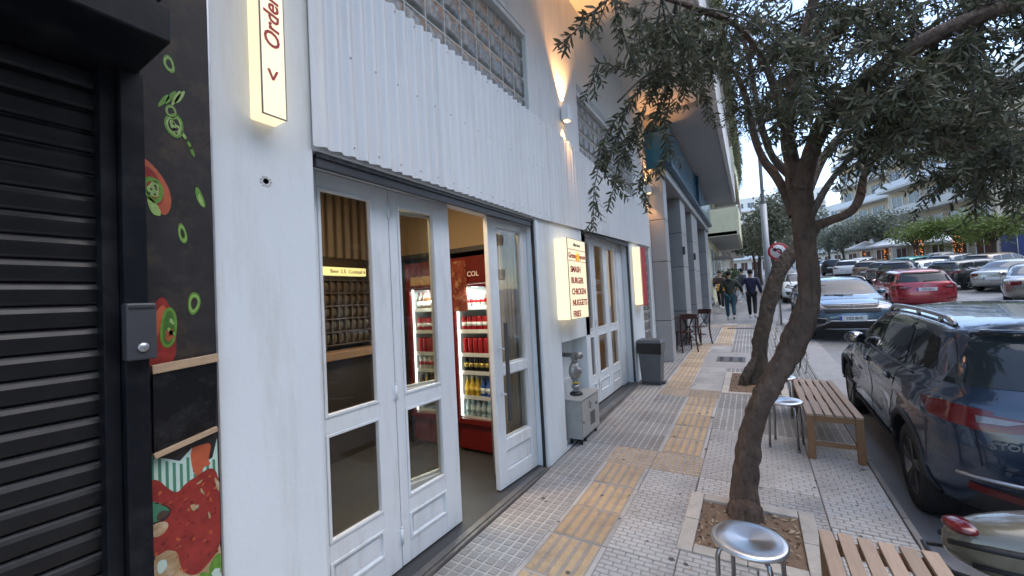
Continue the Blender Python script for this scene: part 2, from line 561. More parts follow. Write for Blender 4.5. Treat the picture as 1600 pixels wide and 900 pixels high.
def copy_tree(o, parent=None):
    c = o.copy()
    COL.objects.link(c)
    if parent is not None:
        c.parent = parent
    for ch in KIDS.get(o.name, None) or list(o.children):
        copy_tree(ch, c)
    return c


KIDS = {}


def text_mesh(txt, size, mats, name='lettering', ext=.002, align='LEFT', bold=0., shear=0., xs=1.):
    cu = bpy.data.curves.new(name, 'FONT')
    cu.body = txt
    cu.size = size
    cu.extrude = ext
    cu.offset = bold
    cu.shear = shear
    cu.align_x = align
    cu.resolution_u = 3
    o = bpy.data.objects.new(name, cu)
    COL.objects.link(o)
    dg = bpy.context.evaluated_depsgraph_get()
    me = bpy.data.meshes.new_from_object(o.evaluated_get(dg))
    bpy.data.objects.remove(o)
    me.name = name
    me.materials.clear()
    me.materials.append(mats)
    if xs != 1:
        for v in me.vertices:
            v.co.x *= xs
    return me


def place_text(txt, size, m, origin, xdir, ydir, parent, name='lettering', **kw):
    """lettering lying in the plane xdir / ydir, standing a hair proud of it"""
    me = text_mesh(txt, size, m, name, **kw)
    x, y = Vector(xdir).normalized(), Vector(ydir).normalized()
    z = x.cross(y)
    mt = Matrix((x, y, z)).transposed().to_4x4()
    mt.translation = Vector(origin)
    me.transform(mt)
    if parent is not None:
        me.transform(Matrix.Translation(-world_loc(parent)))
    return link(name, me, parent)


def eval_mesh(o, name):
    dg = bpy.context.evaluated_depsgraph_get()
    me = bpy.data.meshes.new_from_object(o.evaluated_get(dg))
    me.name = name
    return me


def leaf_mesh(name, P0, D, L, Wd, m, N=None, off=(0, 0, 0), wide=False):
    """many lance shaped leaves: bases P0 (n,3), directions D, lengths L, widths Wd"""
    n = len(P0)
    P0 = np.asarray(P0, float) - np.asarray(off, float)
    D = np.asarray(D, float)
    D /= np.linalg.norm(D, axis=1)[:, None] + 1e-9
    if N is None:
        N = NR.normal(size=(n, 3)) + np.array([0, 0, .7])
    S = np.cross(D, N)
    S /= np.linalg.norm(S, axis=1)[:, None] + 1e-9
    U = np.cross(S, D)
    L = np.broadcast_to(np.asarray(L, float), (n,))[:, None]
    Wd = np.broadcast_to(np.asarray(Wd, float), (n,))[:, None]
    bend = (NR.rand(n, 1) - .6) * .25
    v = np.empty((n, 6, 3))
    v[:, 0] = P0
    v[:, 1] = P0 + D * L * .35 + S * Wd * .5 + U * L * .06
    v[:, 2] = P0 + D * L * .72 + S * Wd * .42 + U * L * bend * .5
    v[:, 3] = P0 + D * L + U * L * bend
    v[:, 4] = P0 + D * L * .72 - S * Wd * .42 + U * L * bend * .5
    v[:, 5] = P0 + D * L * .35 - S * Wd * .5 + U * L * .06
    me = bpy.data.meshes.new(name)
    me.vertices.add(n * 6)
    me.vertices.foreach_set('co', v.reshape(-1))
    base = (np.arange(n) * 6)[:, None]
    loops = (base + np.array([[0, 1, 5, 1, 2, 4, 5, 2, 3, 4]])).reshape(-1)
    me.loops.add(n * 10)
    me.loops.foreach_set('vertex_index', loops.astype(np.int32))
    st = (np.arange(n) * 10)[:, None] + np.array([[0, 3, 7]])
    me.polygons.add(n * 3)
    me.polygons.foreach_set('loop_start', st.reshape(-1).astype(np.int32))
    try:
        me.polygons.foreach_set('loop_total', np.tile([3, 4, 3], n).astype(np.int32))
    except Exception:
        pass
    me.materials.append(m)
    me.update(calc_edges=True)
    me.validate()
    return me


# ------------------------------------------------------------------ ground, road, pavement
def sheet(name, xs, ys, zf, m, parent=None):
    b = MB()
    vs = [(x, y, zf(x, y)) for x in xs for y in ys]
    n = len(ys)
    fs = [(i * n + j, (i + 1) * n + j, (i + 1) * n + j + 1, i * n + j + 1) for i in range(len(xs) - 1) for j in range(n - 1)]
    b.add(vs, fs, 0, True)
    return b.build(name, m, parent)


XS = [-25, -10, -4, 0, 2, 3, 3.5] + [4 + k for k in range(0, 46)] + [55, 70, 100, 160, 300]
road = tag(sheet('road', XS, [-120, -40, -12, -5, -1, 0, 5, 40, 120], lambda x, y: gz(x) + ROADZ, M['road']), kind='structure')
gut = sheet('gutter', [-5, 0, 3] + [3.5 + .5 * k for k in range(30)], [-1.35, -.79], lambda x, y: gz(x) + ROADZ + .004 + (.012 if y < -1 else 0) * 0, M['gutter'], road)

PAVX0, PAVX1 = -1.23, 15.29
pav = thing('pavement', None, None, (0, 0, 0))
tag(pav, kind='structure')
bed = MB()
xs = [PAVX0, 1, 2, 3, 3.5] + [4 + .5 * k for k in range(0, 23)] + [PAVX1]
bed.add([(x, y, gz(x) + dz) for x in xs for (y, dz) in ((1.76, -.3), (1.76, -.012), (-.76, -.012), (-.76, -.3))],
        [(i * 4 + j, (i + 1) * 4 + j, (i + 1) * 4 + j + 1, i * 4 + j + 1) for i in range(len(xs) - 1) for j in range(3)])
bed.build('paving_bed', M['joint'], pav)
TS = .413


def tile_mesh(kind):
    b = MB()
    h = TS / 2 - .002
    b.box(-h, h, -h, h, -.03, 0, 0)
    if kind == 'square':
        n, e = 6, .0085
        for i in range(n):
            for j in range(n):
                c = 2 * h / n
                x, y = -h + (i + .5) * c, -h + (j + .5) * c
                q = c / 2 - e / 1.15
                k = q - .0025
                b.add([(x - q, y - q, .0003), (x + q, y - q, .0003), (x + q, y + q, .0003), (x - q, y + q, .0003), (x - k, y - k, .0042), (x + k, y - k, .0042), (x + k, y + k, .0042), (x - k, y + k, .0042)],
                      [(4, 5, 6, 7), (0, 1, 5, 4), (1, 2, 6, 5), (2, 3, 7, 6), (3, 0, 4, 7)], 1)
    if kind == 'brick':
        nr, nc = 10, 5
        for i in range(nr):
            for j in range(nc + 1):
                cx, cy = 2 * h / nr, 2 * h / nc
                y0 = -h + (j - (.5 if i % 2 else 0)) * cy
                y1 = y0 + cy
                y0, y1 = max(y0, -h), min(y1, h)
                if y1 - y0 < .02:
                    continue
                x0, x1 = -h + i * cx, -h + (i + 1) * cx
                e, k = .0028, .005
                b.add([(x0 + e, y0 + e, .0003), (x1 - e, y0 + e, .0003), (x1 - e, y1 - e, .0003), (x0 + e, y1 - e, .0003), (x0 + k, y0 + k, .004), (x1 - k, y0 + k, .004), (x1 - k, y1 - k, .004), (x0 + k, y1 - k, .004)],
                      [(4, 5, 6, 7), (0, 1, 5, 4), (1, 2, 6, 5), (2, 3, 7, 6), (3, 0, 4, 7)], 1)
    if kind == 'bars':
        n = 5
        for j in range(n):
            c = 2 * h * .86 / n
            y = -h * .86 + (j + .5) * c
            q, k = c * .33, c * .25
            b.add([(-h + .012, y - q, .0014), (h - .012, y - q, .0014), (h - .012, y + q, .0014), (-h + .012, y + q, .0014), (-h + .018, y - k, .006), (h - .018, y - k, .006), (h - .018, y + k, .006), (-h + .018, y + k, .006)],
                  [(4, 5, 6, 7), (0, 1, 5, 4), (1, 2, 6, 5), (2, 3, 7, 6), (3, 0, 4, 7)], 1)
    if kind == 'dots':
        n = 8
        for i in range(n):
            for j in range(n):
                c = 2 * h / n
                x, y = -h + (i + .5) * c, -h + (j + .5) * c
                b.lathe([(.0145, .0003), (.011, .006), (.0001, .0065)], (x, y, 0), 6, mi=1, smooth=False)
    if kind == 'bars':
        b.box(-h + .006, h - .006, -h * .86, h * .86, -.01, .0012, 2)
    g1, g2 = {'square': ('tile_g', 'tile'), 'brick': ('tile_gd', 'tile2'), 'bars': ('tile2', 'ytile'), 'dots': ('ytile_g', 'ytile')}[kind]
    return b.mesh('paving_tile_' + kind, [M[g1], M[g2], M['ytile_g']])


TM = {k: tile_mesh(k) for k in ('square', 'brick', 'bars', 'dots')}
# columns, wall to kerb
YC = [1.722 - .2065 - TS * k for k in range(6)]
PITS = ((2.66, 3.44, -.27, .51), (6.51, 7.93, -.35, .48))


def clipped(kind, x, y, P_):
    """a tile cut along the edge of a tree pit"""
    x0, x1, y0, y1 = P_[0] - x, P_[1] - x, P_[2] - y, P_[3] - y
    out = bmesh.new()
    tmp = bpy.data.meshes.new('tmp')
    X, Y = Vector((1, 0, 0)), Vector((0, 1, 0))
    for cuts in (((x0, X),), ((x1, -X),), ((x0, -X), (x1, X), (y0, Y)), ((x0, -X), (x1, X), (y1, -Y))):
        bm = bmesh.new()
        bm.from_mesh(TM[kind])
        for q, n in cuts:            # keep what lies on the back of the cut
            bmesh.ops.bisect_plane(bm, geom=bm.verts[:] + bm.edges[:] + bm.faces[:], plane_co=(q if n.x else 0, q if n.y else 0, 0), plane_no=n, clear_outer=True)
        bm.to_mesh(tmp)
        bm.free()
        out.from_mesh(tmp)
    if not out.faces:
        out.free()
        return None
    me = bpy.data.meshes.new('paving_tile_cut')
    out.to_mesh(me)
    out.free()
    bpy.data.meshes.remove(tmp)
    for m_ in TM[kind].materials:
        me.materials.append(m_)
    return me


for k in range(-9, 31):
    x = 2.488 + TS * (k + .5)
    for c in range(6):
        y = YC[c]
        kind = 'square' if (c == 0 or (c == 1 and k > 3)) else 'brick'
        if c >= 3 and x > 4.8:
            kind = 'square'
        if c == 1 and k <= 2:
            kind = 'bars'
        if k in (3,) and c in (1, 2):
            kind = 'dots'
        if c == 2 and 4 <= k < 9:
            kind = 'bars'
        if k == 9 and c in (1, 2):
            kind = 'dots'
        if c == 1 and 10 <= k <= 19:
            kind = 'bars'
        if k == 20 and c in (1, 2):
            kind = 'dots'
        if c == 2 and 21 <= k <= 28:
            kind = 'bars'
        if k == 29 and c in (1, 2, 3):
            kind = 'dots'
        if 8.45 < x < 9.95 and .0 < y < .75:
            continue
        h = TS / 2
        if any(a_ + .02 < x - h and x + h < b_ - .02 and c_ + .02 < y - h and y + h < d_ - .02 for a_, b_, c_, d_ in PITS):
            continue
        me = TM[kind]
        fl = RNG.choice((1, -1))
        for P_ in PITS:
            if x + h > P_[0] and x - h < P_[1] and y + h > P_[2] and y - h < P_[3]:
                me = clipped(kind, x, y, P_)
                fl = 1
        if me is None:
            continue
        o = link('paving_tile', me, pav)
        o.location = (x + RNG.uniform(-.002, .002), y + RNG.uniform(-.002, .002), gz(x) + RNG.uniform(-.002, .001))
        o.rotation_euler = (RNG.uniform(-.003, .003), -fl * math.atan(gslope(x)) + RNG.uniform(-.003, .003), 0 if fl > 0 else PI)
for k in range(17):
    x0, x1 = PAVX0 + k * .972 + .004, PAVX0 + (k + 1) * .972 - .004
    b = MB()
    b.hexa([(x0, -.80, gz(x0) - .3), (x1, -.80, gz(x1) - .3), (x1, -.762, gz(x1) - .3), (x0, -.762, gz(x0) - .3)],
           [(x0, -.80, gz(x0) + .002), (x1, -.80, gz(x1) + .002), (x1, -.762, gz(x1) + .002), (x0, -.762, gz(x0) + .002)])
    b.build('kerb_stone', M['kerb'], pav, bevel=.008)
sq = MB()
for x0, x1, y0, y1 in ((8.272, 9.92, .107, .927),):
    sq.hexa([(x0, y0, gz(x0) - .03), (x1, y0, gz(x1) - .03), (x1, y1, gz(x1) - .03), (x0, y1, gz(x0) - .03)],
            [(x0, y0, gz(x0) + .003), (x1, y0, gz(x1) + .003), (x1, y1, gz(x1) + .003), (x0, y1, gz(x0) + .003)])
sq.build('cover_surround', M['concrete'], pav, bevel=.01)


def cover(name, label, x, y, w, d, slots):
    t = thing(name, label, 'manhole cover', (x, y, gz(x) + .004))
    b = MB()
    b.box(-w / 2, w / 2, -d / 2, d / 2, -.02, .008)
    p = b.build('plate', M['manhole'], t, bevel=.003, local=True)
    s = MB()
    for i in range(slots):
        q = -d / 2 + d * (i + .5) / slots
        s.box(-w * .4, w * .4, q - d * .2 / slots, q + d * .2 / slots, .008, .0105)
    s.build('slot', M['black'], p, local=True)
    t.rotation_euler = (0, -math.atan(gslope(x)), 0)
    return t


cover('manhole_cover', 'grey manhole cover set in a concrete square on the pavement behind the second tree', 9.1, .45, .5, .5, 3)
cover('drain_grating', 'narrow slotted drain grating at the far end of the pavement by the walkers', 14.0, .35, .22, .75, 14)


# tree pits
def tree_pit(x0, x1, y0, y1, w, n_long, n_short, nleaf):
    t = thing('tree_pit', None, None, ((x0 + x1) / 2, (y0 + y1) / 2, gz((x0 + x1) / 2)))
    tag(t, kind='structure')

    def slab(a, b, c, d):
        m = MB()
        g = .002
        h = RNG.uniform(.009, .014)
        m.hexa([(a + g, c + g, gz(a) - .05), (b - g, c + g, gz(b) - .05), (b - g, d - g, gz(b) - .05), (a + g, d - g, gz(a) - .05)],
               [(a + g, c + g, gz(a) + h), (b - g, c + g, gz(b) + h), (b - g, d - g, gz(b) + h), (a + g, d - g, gz(a) + h)])
        m.build('border_stone', M['marble'], t, bevel=.004)
    for i in range(n_long):
        a, b = x0 + (x1 - x0) * i / n_long, x0 + (x1 - x0) * (i + 1) / n_long
        slab(a, b, y0, y0 + w)
        slab(a, b, y1 - w, y1)
    for i in range(n_short):
        c, d = y0 + w + (y1 - y0 - 2 * w) * i / n_short, y0 + w + (y1 - y0 - 2 * w) * (i + 1) / n_short
        slab(x0, x0 + w, c, d)
        slab(x1 - w, x1, c, d)
    nx = 26
    vs, fs = [], []
    for i in range(nx + 1):
        for j in range(nx + 1):
            x, y = x0 + w + (x1 - x0 - 2 * w) * i / nx, y0 + w + (y1 - y0 - 2 * w) * j / nx
            e = min(i, j, nx - i, nx - j) / nx
            vs.append((x, y, gz(x) - .008 + .008 * min(1, e * 5) + RNG.uniform(-.004, .006)))
    for i in range(nx):
        for j in range(nx):
            fs.append((i * (nx + 1) + j, (i + 1) * (nx + 1) + j, (i + 1) * (nx + 1) + j + 1, i * (nx + 1) + j + 1))
    m = MB()
    m.add(vs, fs, 0, True)
    s = m.build('soil', M['soil'], t)
    n = nleaf
    P0 = np.column_stack([NR.uniform(x0 + w, x1 - w, n), NR.uniform(y0 + w, y1 - w, n), np.zeros(n)])
    P0[:, 2] = [gz(q) + .009 for q in P0[:, 0]]
    D = NR.normal(size=(n, 3)) * [1, 1, .18]
    me = leaf_mesh('dry_leaf', P0, D, NR.uniform(.02, .06, n), NR.uniform(.008, .016, n), M['dry_leaf'], N=NR.normal(size=(n, 3)) * .3 + [0, 0, 1], off=t.location)
    tag(link('dry_leaf', me, t), kind='stuff')
    cl = MB()
    for _ in range(90):
        x, y = RNG.uniform(x0 + w, x1 - w), RNG.uniform(y0 + w, y1 - w)
        r = RNG.uniform(.004, .014)
        cl.ball((x, y, gz(x) + .003), (r, r * RNG.uniform(.7, 1.2), r * .7), 5)
    tag(cl.build('soil_clod', M['soil'], t), kind='stuff')
    return t


tree_pit(2.66, 3.44, -.27, .51, .095, 2, 2, 70)
tree_pit(6.51, 7.93, -.35, .48, .095, 3, 2, 60)
# old gum and oil spots trodden into the paving
b = MB()
for _ in range(150):
    x, y = RNG.uniform(1.2, 9.5), RNG.uniform(-.72, 1.6)
    if any(p_[0] - .03 < x < p_[1] + .03 and p_[2] - .03 < y < p_[3] + .03 for p_ in PITS):
        continue
    r = RNG.choice((.008, .01, .012, .015, .02))
    k0 = RNG.uniform(0, 6)
    n_ = 8
    b.add([(x + r * RNG.uniform(.75, 1.1) * math.cos(k0 + k * PI / 4), y + r * RNG.uniform(.75, 1.1) * math.sin(k0 + k * PI / 4), gz(x) + .0068) for k in range(n_)], [tuple(range(n_))])
tag(b.build('gum_spot', M['gum'], pav), kind='stuff')
# litter: fallen olive leaves and cigarette ends on the pavement
n = 210
P0 = np.column_stack([NR.uniform(1.6, 9, n), NR.uniform(-.75, 1.7, n), np.zeros(n)])
P0[:, 2] = [gz(q) + .006 for q in P0[:, 0]]
lit = link('fallen_leaves', leaf_mesh('fallen_leaves', P0, NR.normal(size=(n, 3)) * [1, 1, .05], NR.uniform(.02, .05, n), NR.uniform(.006, .012, n), M['dry_leaf'], N=NR.normal(size=(n, 3)) * .15 + [0, 0, 1]))
tag(lit, 'dry fallen olive leaves scattered over the pavement', kind='stuff')

# ------------------------------------------------------------------ the white restaurant
WF = 1.75
DP = 1.90
rest = thing('restaurant_building', 'white rendered restaurant with corrugated metal band and glass folding doors', 'restaurant', (4.6, 1.75, 0))
SOF = 5.35
w = MB()


def wall(x0, x1, z0, z1, y0=WF, y1=2.02):
    w.box(x0, x1, y0, y1, z0, z1)


GB = -.35
wall(.715, 1.135, GB, SOF)
wall(1.135, 3.415, 2.372, 3.30, WF + .002)
wall(3.415, 3.86, GB, SOF)
wall(3.86, 4.60, GB, .02)
wall(4.60, 4.735, GB, 2.48)
wall(3.86, 4.735, 1.13, 2.48)
wall(3.86, 4.735, 2.48, SOF, WF + .001)
w.box(3.86, 4.60, 1.93, 2.02, .02, 1.13)
wall(4.735, 6.86, 2.50, 3.30, WF + .002)
wall(6.86, 7.60, GB, 3.30)
wall(7.60, 8.32, GB, .5)
wall(7.60, 8.32, 2.52, 3.30)
wall(8.32, 8.62, GB, SOF)
wall(1.135, 3.5, 4.24, SOF, WF + .001)
wall(3.46, 3.86, 3.2, SOF, WF + .001)
wall(4.735, 7.45, 4.32, SOF, WF + .001)
wall(7.45, 8.32, 3.30, SOF, WF + .003)
wall(4.735, 7.45, GB, .10, WF + .02)
w.build('wall', M['white_wall'], rest, bevel=.006)
nb = MB()
nb.build('niche_joint', M['white_paint'], rest) if nb.box(3.87, 4.59, 1.922, 1.9295, .62, .66) else 0
nb = MB()
nb.box(3.862, 4.598, 1.80, 1.93, .018, .06)
nb.build('niche_ledge', M['white_paint'], rest, bevel=.003)
hb = MB()
hb.lathe([(.0001, 0), (.012, 0)], (.915, WF - .0015, 2.166), 10, 'y')
hb.build('wall_hole', M['black'], rest)
hb = MB()
for k in range(9):
    a = k * .7
    hb.ball((.915 + .02 * math.cos(a), WF - .001, 2.166 + .02 * math.sin(a)), (.007, .002, .006), 5)
hb.build('chipped_edge', M['mortar'], rest)

# storey above, balcony slab and parapet
up = MB()
up.box(-.5, 8.62, 1.75, 2.0, SOF + .2, 9)
up.build('upper_wall', M['white_wall'], rest)
sl = MB()
sl.box(-.5, 8.62, .46, 1.99, SOF, SOF + .2)
sl.build('balcony_slab', M['soffit'], rest, bevel=.006)
pp = MB()
pp.box(-.5, 8.62, .36, .458, SOF - .05, SOF + .95)
pp.build('balcony_parapet', M['parapet'], rest, bevel=.008)


# corrugated band, sheet by sheet
def corr_sheet(x0, x1, dy):
    zb = lambda x: 2.385 if x < 3.43 else 2.385 + (x - 3.43) * .033
    zt = lambda x: 3.39 + (x - 1.1) * .01 if x < 4 else 3.419 - (x - 4) * .03
    n = int((x1 - x0) / .0095)
    vs, fs = [], []
    for i in range(n + 1):
        x = x0 + (x1 - x0) * i / n
        y = 1.7225 + dy + .0125 * math.sin(2 * PI * x / .08)
        vs += [(x, y, zb(x)), (x, y, zt(x)), (x, y + .0016, zb(x)), (x, y + .0016, zt(x))]
    for i in range(n):
        a, b = i * 4, i * 4 + 4
        fs += [(a, b, b + 1, a + 1), (a + 2, a + 3, b + 3, b + 2), (a, a + 2, b + 2, b), (a + 1, b + 1, b + 3, a + 3)]
    fs += [(0, 1, 3, 2), (n * 4, n * 4 + 2, n * 4 + 3, n * 4 + 1)]
    m = MB()
    m.add(vs, fs, 0, True)
    o = m.build('corrugated_sheet', M['corr'], rest)
    o.data.set_sharp_from_angle(angle=R_(60))
    s = MB()
    k = math.ceil(x0 / .16)
    while k * .16 < x1:
        xx = k * .16 + .06
        if x0 < xx < x1:
            for z in (zb(xx) + .045, zb(xx) + .52, zt(xx) - .05):
                s.lathe([(.0045, 0), (.0045, -.003), (.0001, -.0045)], (xx, 1.709 + dy, z), 6, 'y')
        k += 1
    tag(s.build('screw', M['cab'], o), kind='stuff')


xx = 1.122
while xx < 8.4:
    x2 = min(xx + .912, 8.42)
    corr_sheet(xx, x2 + .02, RNG.uniform(-.002, .002))
    xx += .912


# glass block windows
def block_window(x0, z0, nx, nz, s, fr=True, y=1.80):
    t = bpy.data.objects.new('block_window', None)
    COL.objects.link(t)
    t.parent = rest
    t.location = Vector((x0, y, z0)) - world_loc(rest)
    j = .012
    mb = MB()
    mb.box(-.004, nx * s + j, .012, .07, -.004, nz * s + j)
    mb.build('mortar_bed', M['mortar'], t, local=True)
    for i in range(nx):
        for k in range(nz):
            o = link('glass_block', GBM[s], t)
            o.location = (j + i * s + (s - j) / 2, 0, j + k * s + (s - j) / 2)
            o.rotation_euler = (0, RNG.choice((0, PI / 2, PI, -PI / 2)), 0)
    if fr:
        f = MB()
        W_, H_ = nx * s + j, nz * s + j
        f.box(W_ + .002, W_ + .05, -.045, .08, -.02, H_ + .05)
        f.box(-.05, W_, -.045, .08, H_ + .002, H_ + .05)
        f.build('frame', M['white_wall'], t, bevel=.004, local=True)


def gb_mesh(s):
    h = (s - .012) / 2
    n = 9
    vs, fs = [], []
    for i in range(n + 1):
        for k in range(n + 1):
            x, z = -h + 2 * h * i / n, -h + 2 * h * k / n
            e = min(i, k, n - i, n - k)
            d = 0.012 if e == 0 else (0.0 if e == 1 else -.004 + .006 * math.sin(i * 1.7 + k * .9) * math.sin(k * 1.3 - i * .6))
            vs.append((x, d, z))
    for i in range(n):
        for k in range(n):
            fs.append((i * (n + 1) + k, (i + 1) * (n + 1) + k, (i + 1) * (n + 1) + k + 1, i * (n + 1) + k + 1))
    b = MB()
    b.add(vs, fs, 0, True)
    return b.mesh('glass_block', M['gblock'])


GBM = {.2: gb_mesh(.2), .19: gb_mesh(.19)}
block_window(1.44, 3.37, 10, 4, .2)
block_window(4.83, 3.36, 13, 4, .2)
block_window(7.60, .50, 4, 10, .19, False)


# ---------------- folding doors
def leaf(x_w, z0, z1, st_l, st_r, z_pan, z_low, z_up, name='door_leaf', handle=None, hinge=(), depth=.045):
    """a leaf in its own frame: hinge edge at 0, running to x = x_w; y 0..depth; street face at y = 0"""
    e = bpy.data.objects.new(name, None)
    COL.objects.link(e)
    e.parent = rest
    f = MB()
    D = depth
    f.box(0, st_l, 0, D, z0, z1)
    f.box(x_w - st_r, x_w, 0, D, z0, z1)
    xa, xb = st_l, x_w - st_r
    f.box(xa, xb, 0, D, z0, z_pan[0])
    f.box(xa, xb, 0, D, z_pan[1], z_low[0])
    f.box(xa, xb, 0, D, z_low[1], z_up[0])
    f.box(xa, xb, 0, D, z_up[1], z1)
    f.build('frame', M['white_paint'], e, bevel=.004, local=True)
    b = MB()
    for (a, c) in (z_pan, z_low, z_up):
        for (p, q, r, s) in ((xa, xa + .016, a, c), (xb - .016, xb, a, c), (xa + .016, xb - .016, a, a + .016), (xa + .016, xb - .016, c - .016, c)):
            b.box(p, q, -.007, .02, r, s)
    b.build('moulding', M['white_paint'], e, bevel=.003, local=True)
    b = MB()
    b.box(xa + .01, xb - .01, .012, .03, z_pan[0] + .01, z_pan[1] - .01)
    b.box(xa + .035, xb - .035, .006, .012, z_pan[0] + .035, z_pan[1] - .035)
    b.build('lower_panel', M['white_paint'], e, bevel=.003, local=True)
    for (a, c) in (z_low, z_up):
        b = MB()
        b.box(xa + .008, xb - .008, .018, .022, a + .008, c - .008)
        b.build('pane', M['glass'], e, local=True)
    for (hx, hz) in hinge:
        b = MB()
        b.tube([(hx, -.008, hz - .045), (hx, -.008, hz + .045)], .0085, 8)
        b.tube([(hx, -.008, hz + .045), (hx, -.008, hz + .058)], .006, 8)
        b.box(hx - .02, hx + .02, -.003, .001, hz - .04, hz + .04)
        b.build('hinge', M['white_paint'], e, local=True)
    if handle:
        b = MB()
        hx, a, c = handle
        b.box(hx - .02, hx + .02, -.085, -.065, a, c)
        hb_ = b.build('handle', M['dark_grey'], e, bevel=.002, local=True)
        b = MB()
        for zz in (a + .22, c - .22):
            b.tube([(hx, 0, zz), (hx, -.066, zz)], .009, 8)
        b.build('handle_post', M['white_paint'], e, local=True)
    return e


def put(e, x, y, rz):
    e.location = Vector((x, y, 0)) - world_loc(rest)
    e.rotation_euler = (0, 0, rz)


ZP, ZL, ZU = (.165, .325), (.42, .965), (1.05, 2.245)
put(leaf(.555, .035, 2.33, .085, .125, ZP, ZL, ZU, hinge=((.553, .22), (.553, 1.08), (.553, 2.2))), 1.16, DP, 0)
put(leaf(.555, .035, 2.33, .065, .155, ZP, ZL, ZU), 1.722, DP + .002, R_(-1.5))
put(leaf(.555, .035, 2.33, .085, .1, ZP, ZL, ZU), 2.262, DP + .06, R_(180 - 16))
put(leaf(.59, .035, 2.33, .085, .12, ZP, ZL, ZU, handle=None), 3.365, DP - .02, R_(180 - 4.5))
# the last leaf stands with its back to the street side: its pull bar is on the street face
hb2 = bpy.data.objects.new('pull_bar', None)
COL.objects.link(hb2)
hb2.parent = rest
hb2.location = Vector((2.845, 1.855, 0)) - world_loc(rest)
b = MB()
b.box(-.018, .018, -.07, -.05, .60, 1.42)
b.build('bar', M['dark_grey'], hb2, bevel=.002, local=True)
b = MB()
for zz in (.82, 1.2):
    b.tube([(0, 0.02, zz), (0, -.052, zz)], .008, 8)
b.build('bar_post', M['white_paint'], hb2, local=True)
b = MB()
b.box(1.137, 1.158, 1.80, 1.96, .03, 2.36)
b.box(3.372, 3.385, 1.78, 1.96, .03, 2.36)
b.box(3.386, 3.414, 1.745, 1.80, .0, 2.372)
b.box(1.16, 3.37, 1.885, 1.96, 2.336, 2.369)
for k in range(3):
    b.tube([(3.394 + .009 * k, 1.742, .0), (3.394 + .009 * k, 1.742, 2.37)], .0045, 6)
b.build('door_frame', M['white_paint'], rest, bevel=.003)
b = MB()
b.box(3.352, 3.371, 1.755, 1.778, .03, 2.36)
b.build('door_seal', M['black'], rest)
b = MB()
b.box(1.16, 3.385, 1.765, 1.785, 2.30, 2.345)
b.box(1.16, 3.385, 1.785, 1.88, 2.335, 2.345)
b.box(1.16, 3.385, 1.755, 1.775, 2.345, 2.366)
b.tube([(1.2, 1.80, 2.325), (3.37, 1.80, 2.325)], .018, 8)
b.build('sliding_track', M['dark_grey'], rest, bevel=.003)
b = MB()
b.box(1.137, 3.42, 1.726, 1.752, -.05, .022)
b.box(1.137, 3.42, 1.7521, 1.80, -.05, .030)
b.build('threshold', M['thresh'], rest, bevel=.004)

# second entrance
b = MB()
b.box(4.735, 6.86, 1.69, 1.772, GB, .128)
b.build('door_step', M['thresh'], rest, bevel=.008)
b = MB()
b.box(4.735, 6.86, 1.7721, 2.10, GB, .122)
b.build('step_floor', M['floor_int'], rest)
Z2 = lambda t: tuple(v + .10 for v in t)
put(leaf(.56, .135, 2.43, .07, .09, Z2(ZP), Z2(ZL), Z2(ZU)), 4.80, DP, 0)
put(leaf(.56, .135, 2.43, .07, .09, Z2(ZP), Z2(ZL), Z2(ZU), hinge=((.0, 1.25), (.0, .4))), 5.362, DP - .004, 0)
put(leaf(.56, .135, 2.43, .09, .07, Z2(ZP), Z2(ZL), Z2(ZU)), 5.925, DP - .002, R_(1))
b = MB()
b.box(4.737, 4.798, 1.80, 1.97, .13, 2.49)
b.box(6.50, 6.81, 1.90, 1.95, .13, 2.49)
b.box(6.825, 6.858, 1.745, 1.97, .0, 2.49)
for k in range(9):
    b.tube([(6.53 + .033 * k, 1.895, .13), (6.53 + .033 * k, 1.895, 2.46)], .014, 6)
b.box(4.80, 6.50, 1.885, 1.96, 2.433, 2.495)
b.build('door_frame', M['white_paint'], rest, bevel=.003)
b = MB()
b.box(4.74, 6.82, 1.765, 1.80, 2.42, 2.49)
b.box(6.811, 6.824, 1.765, 1.80, .13, 2.49)
b.build('sliding_track', M['dark_grey'], rest)

# ---------------- interior
fl = MB()
fl.box(.62, 8.6, 1.80, 5.2, -.05, .026)
fl.build('shop_floor', M['floor_int'], rest)
b = MB()
b.box(.5, .6, 2.03, 5.2, .0, 3.1)
b.box(8.5, 8.6, 2.03, 5.2, .0, 3.1)
b.box(.6, 4.05, 4.1, 4.3, .027, 3.1)
b.box(4.13, 8.5, 5.0, 5.2, .027, 3.1)
b.box(4.05, 4.13, 2.03, 5.0, .027, 3.1)
b.box(.6, 8.5, 2.021, 5.0, 3.0, 3.1)
b.build('inner_wall', M['beige'], rest)
b = MB()
b.box(3.37, 4.04, 3.47, 4.09, .027, 2.14)
b.box(3.32, 4.04, 2.04, 4.09, 2.141, 2.19)
b.build('fridge_surround', M['black'], rest)
b = MB()
b.box(.61, 3.31, 4.06, 4.099, .027, 2.2)
b.build('dado', M['dark_wall'], rest)
n_ = 280
vs, fs = [], []
for i in range(n_ + 1):
    x = .61 + 2.7 * i / n_
    y = 4.05 + .014 * math.sin(2 * PI * x / .11)
    vs += [(x, y, 2.2), (x, y, 2.99)]
for i in range(n_):
    fs.append((2 * i, 2 * i + 2, 2 * i + 3, 2 * i + 1))
b = MB()
b.add(vs, fs, 0, True)
b.build('inner_corrugation', M['brown_corr'], rest)
b = MB()
for k in range(30):
    b.tube([(2.99 + .03 * k, 2.06 + .03 * math.sin(k * .9), .06), (3.02 + .03 * k, 2.06 + .03 * math.sin(k * .9), 2.32)], .028, 6)
b.build('curtain', M['curtain'], rest)


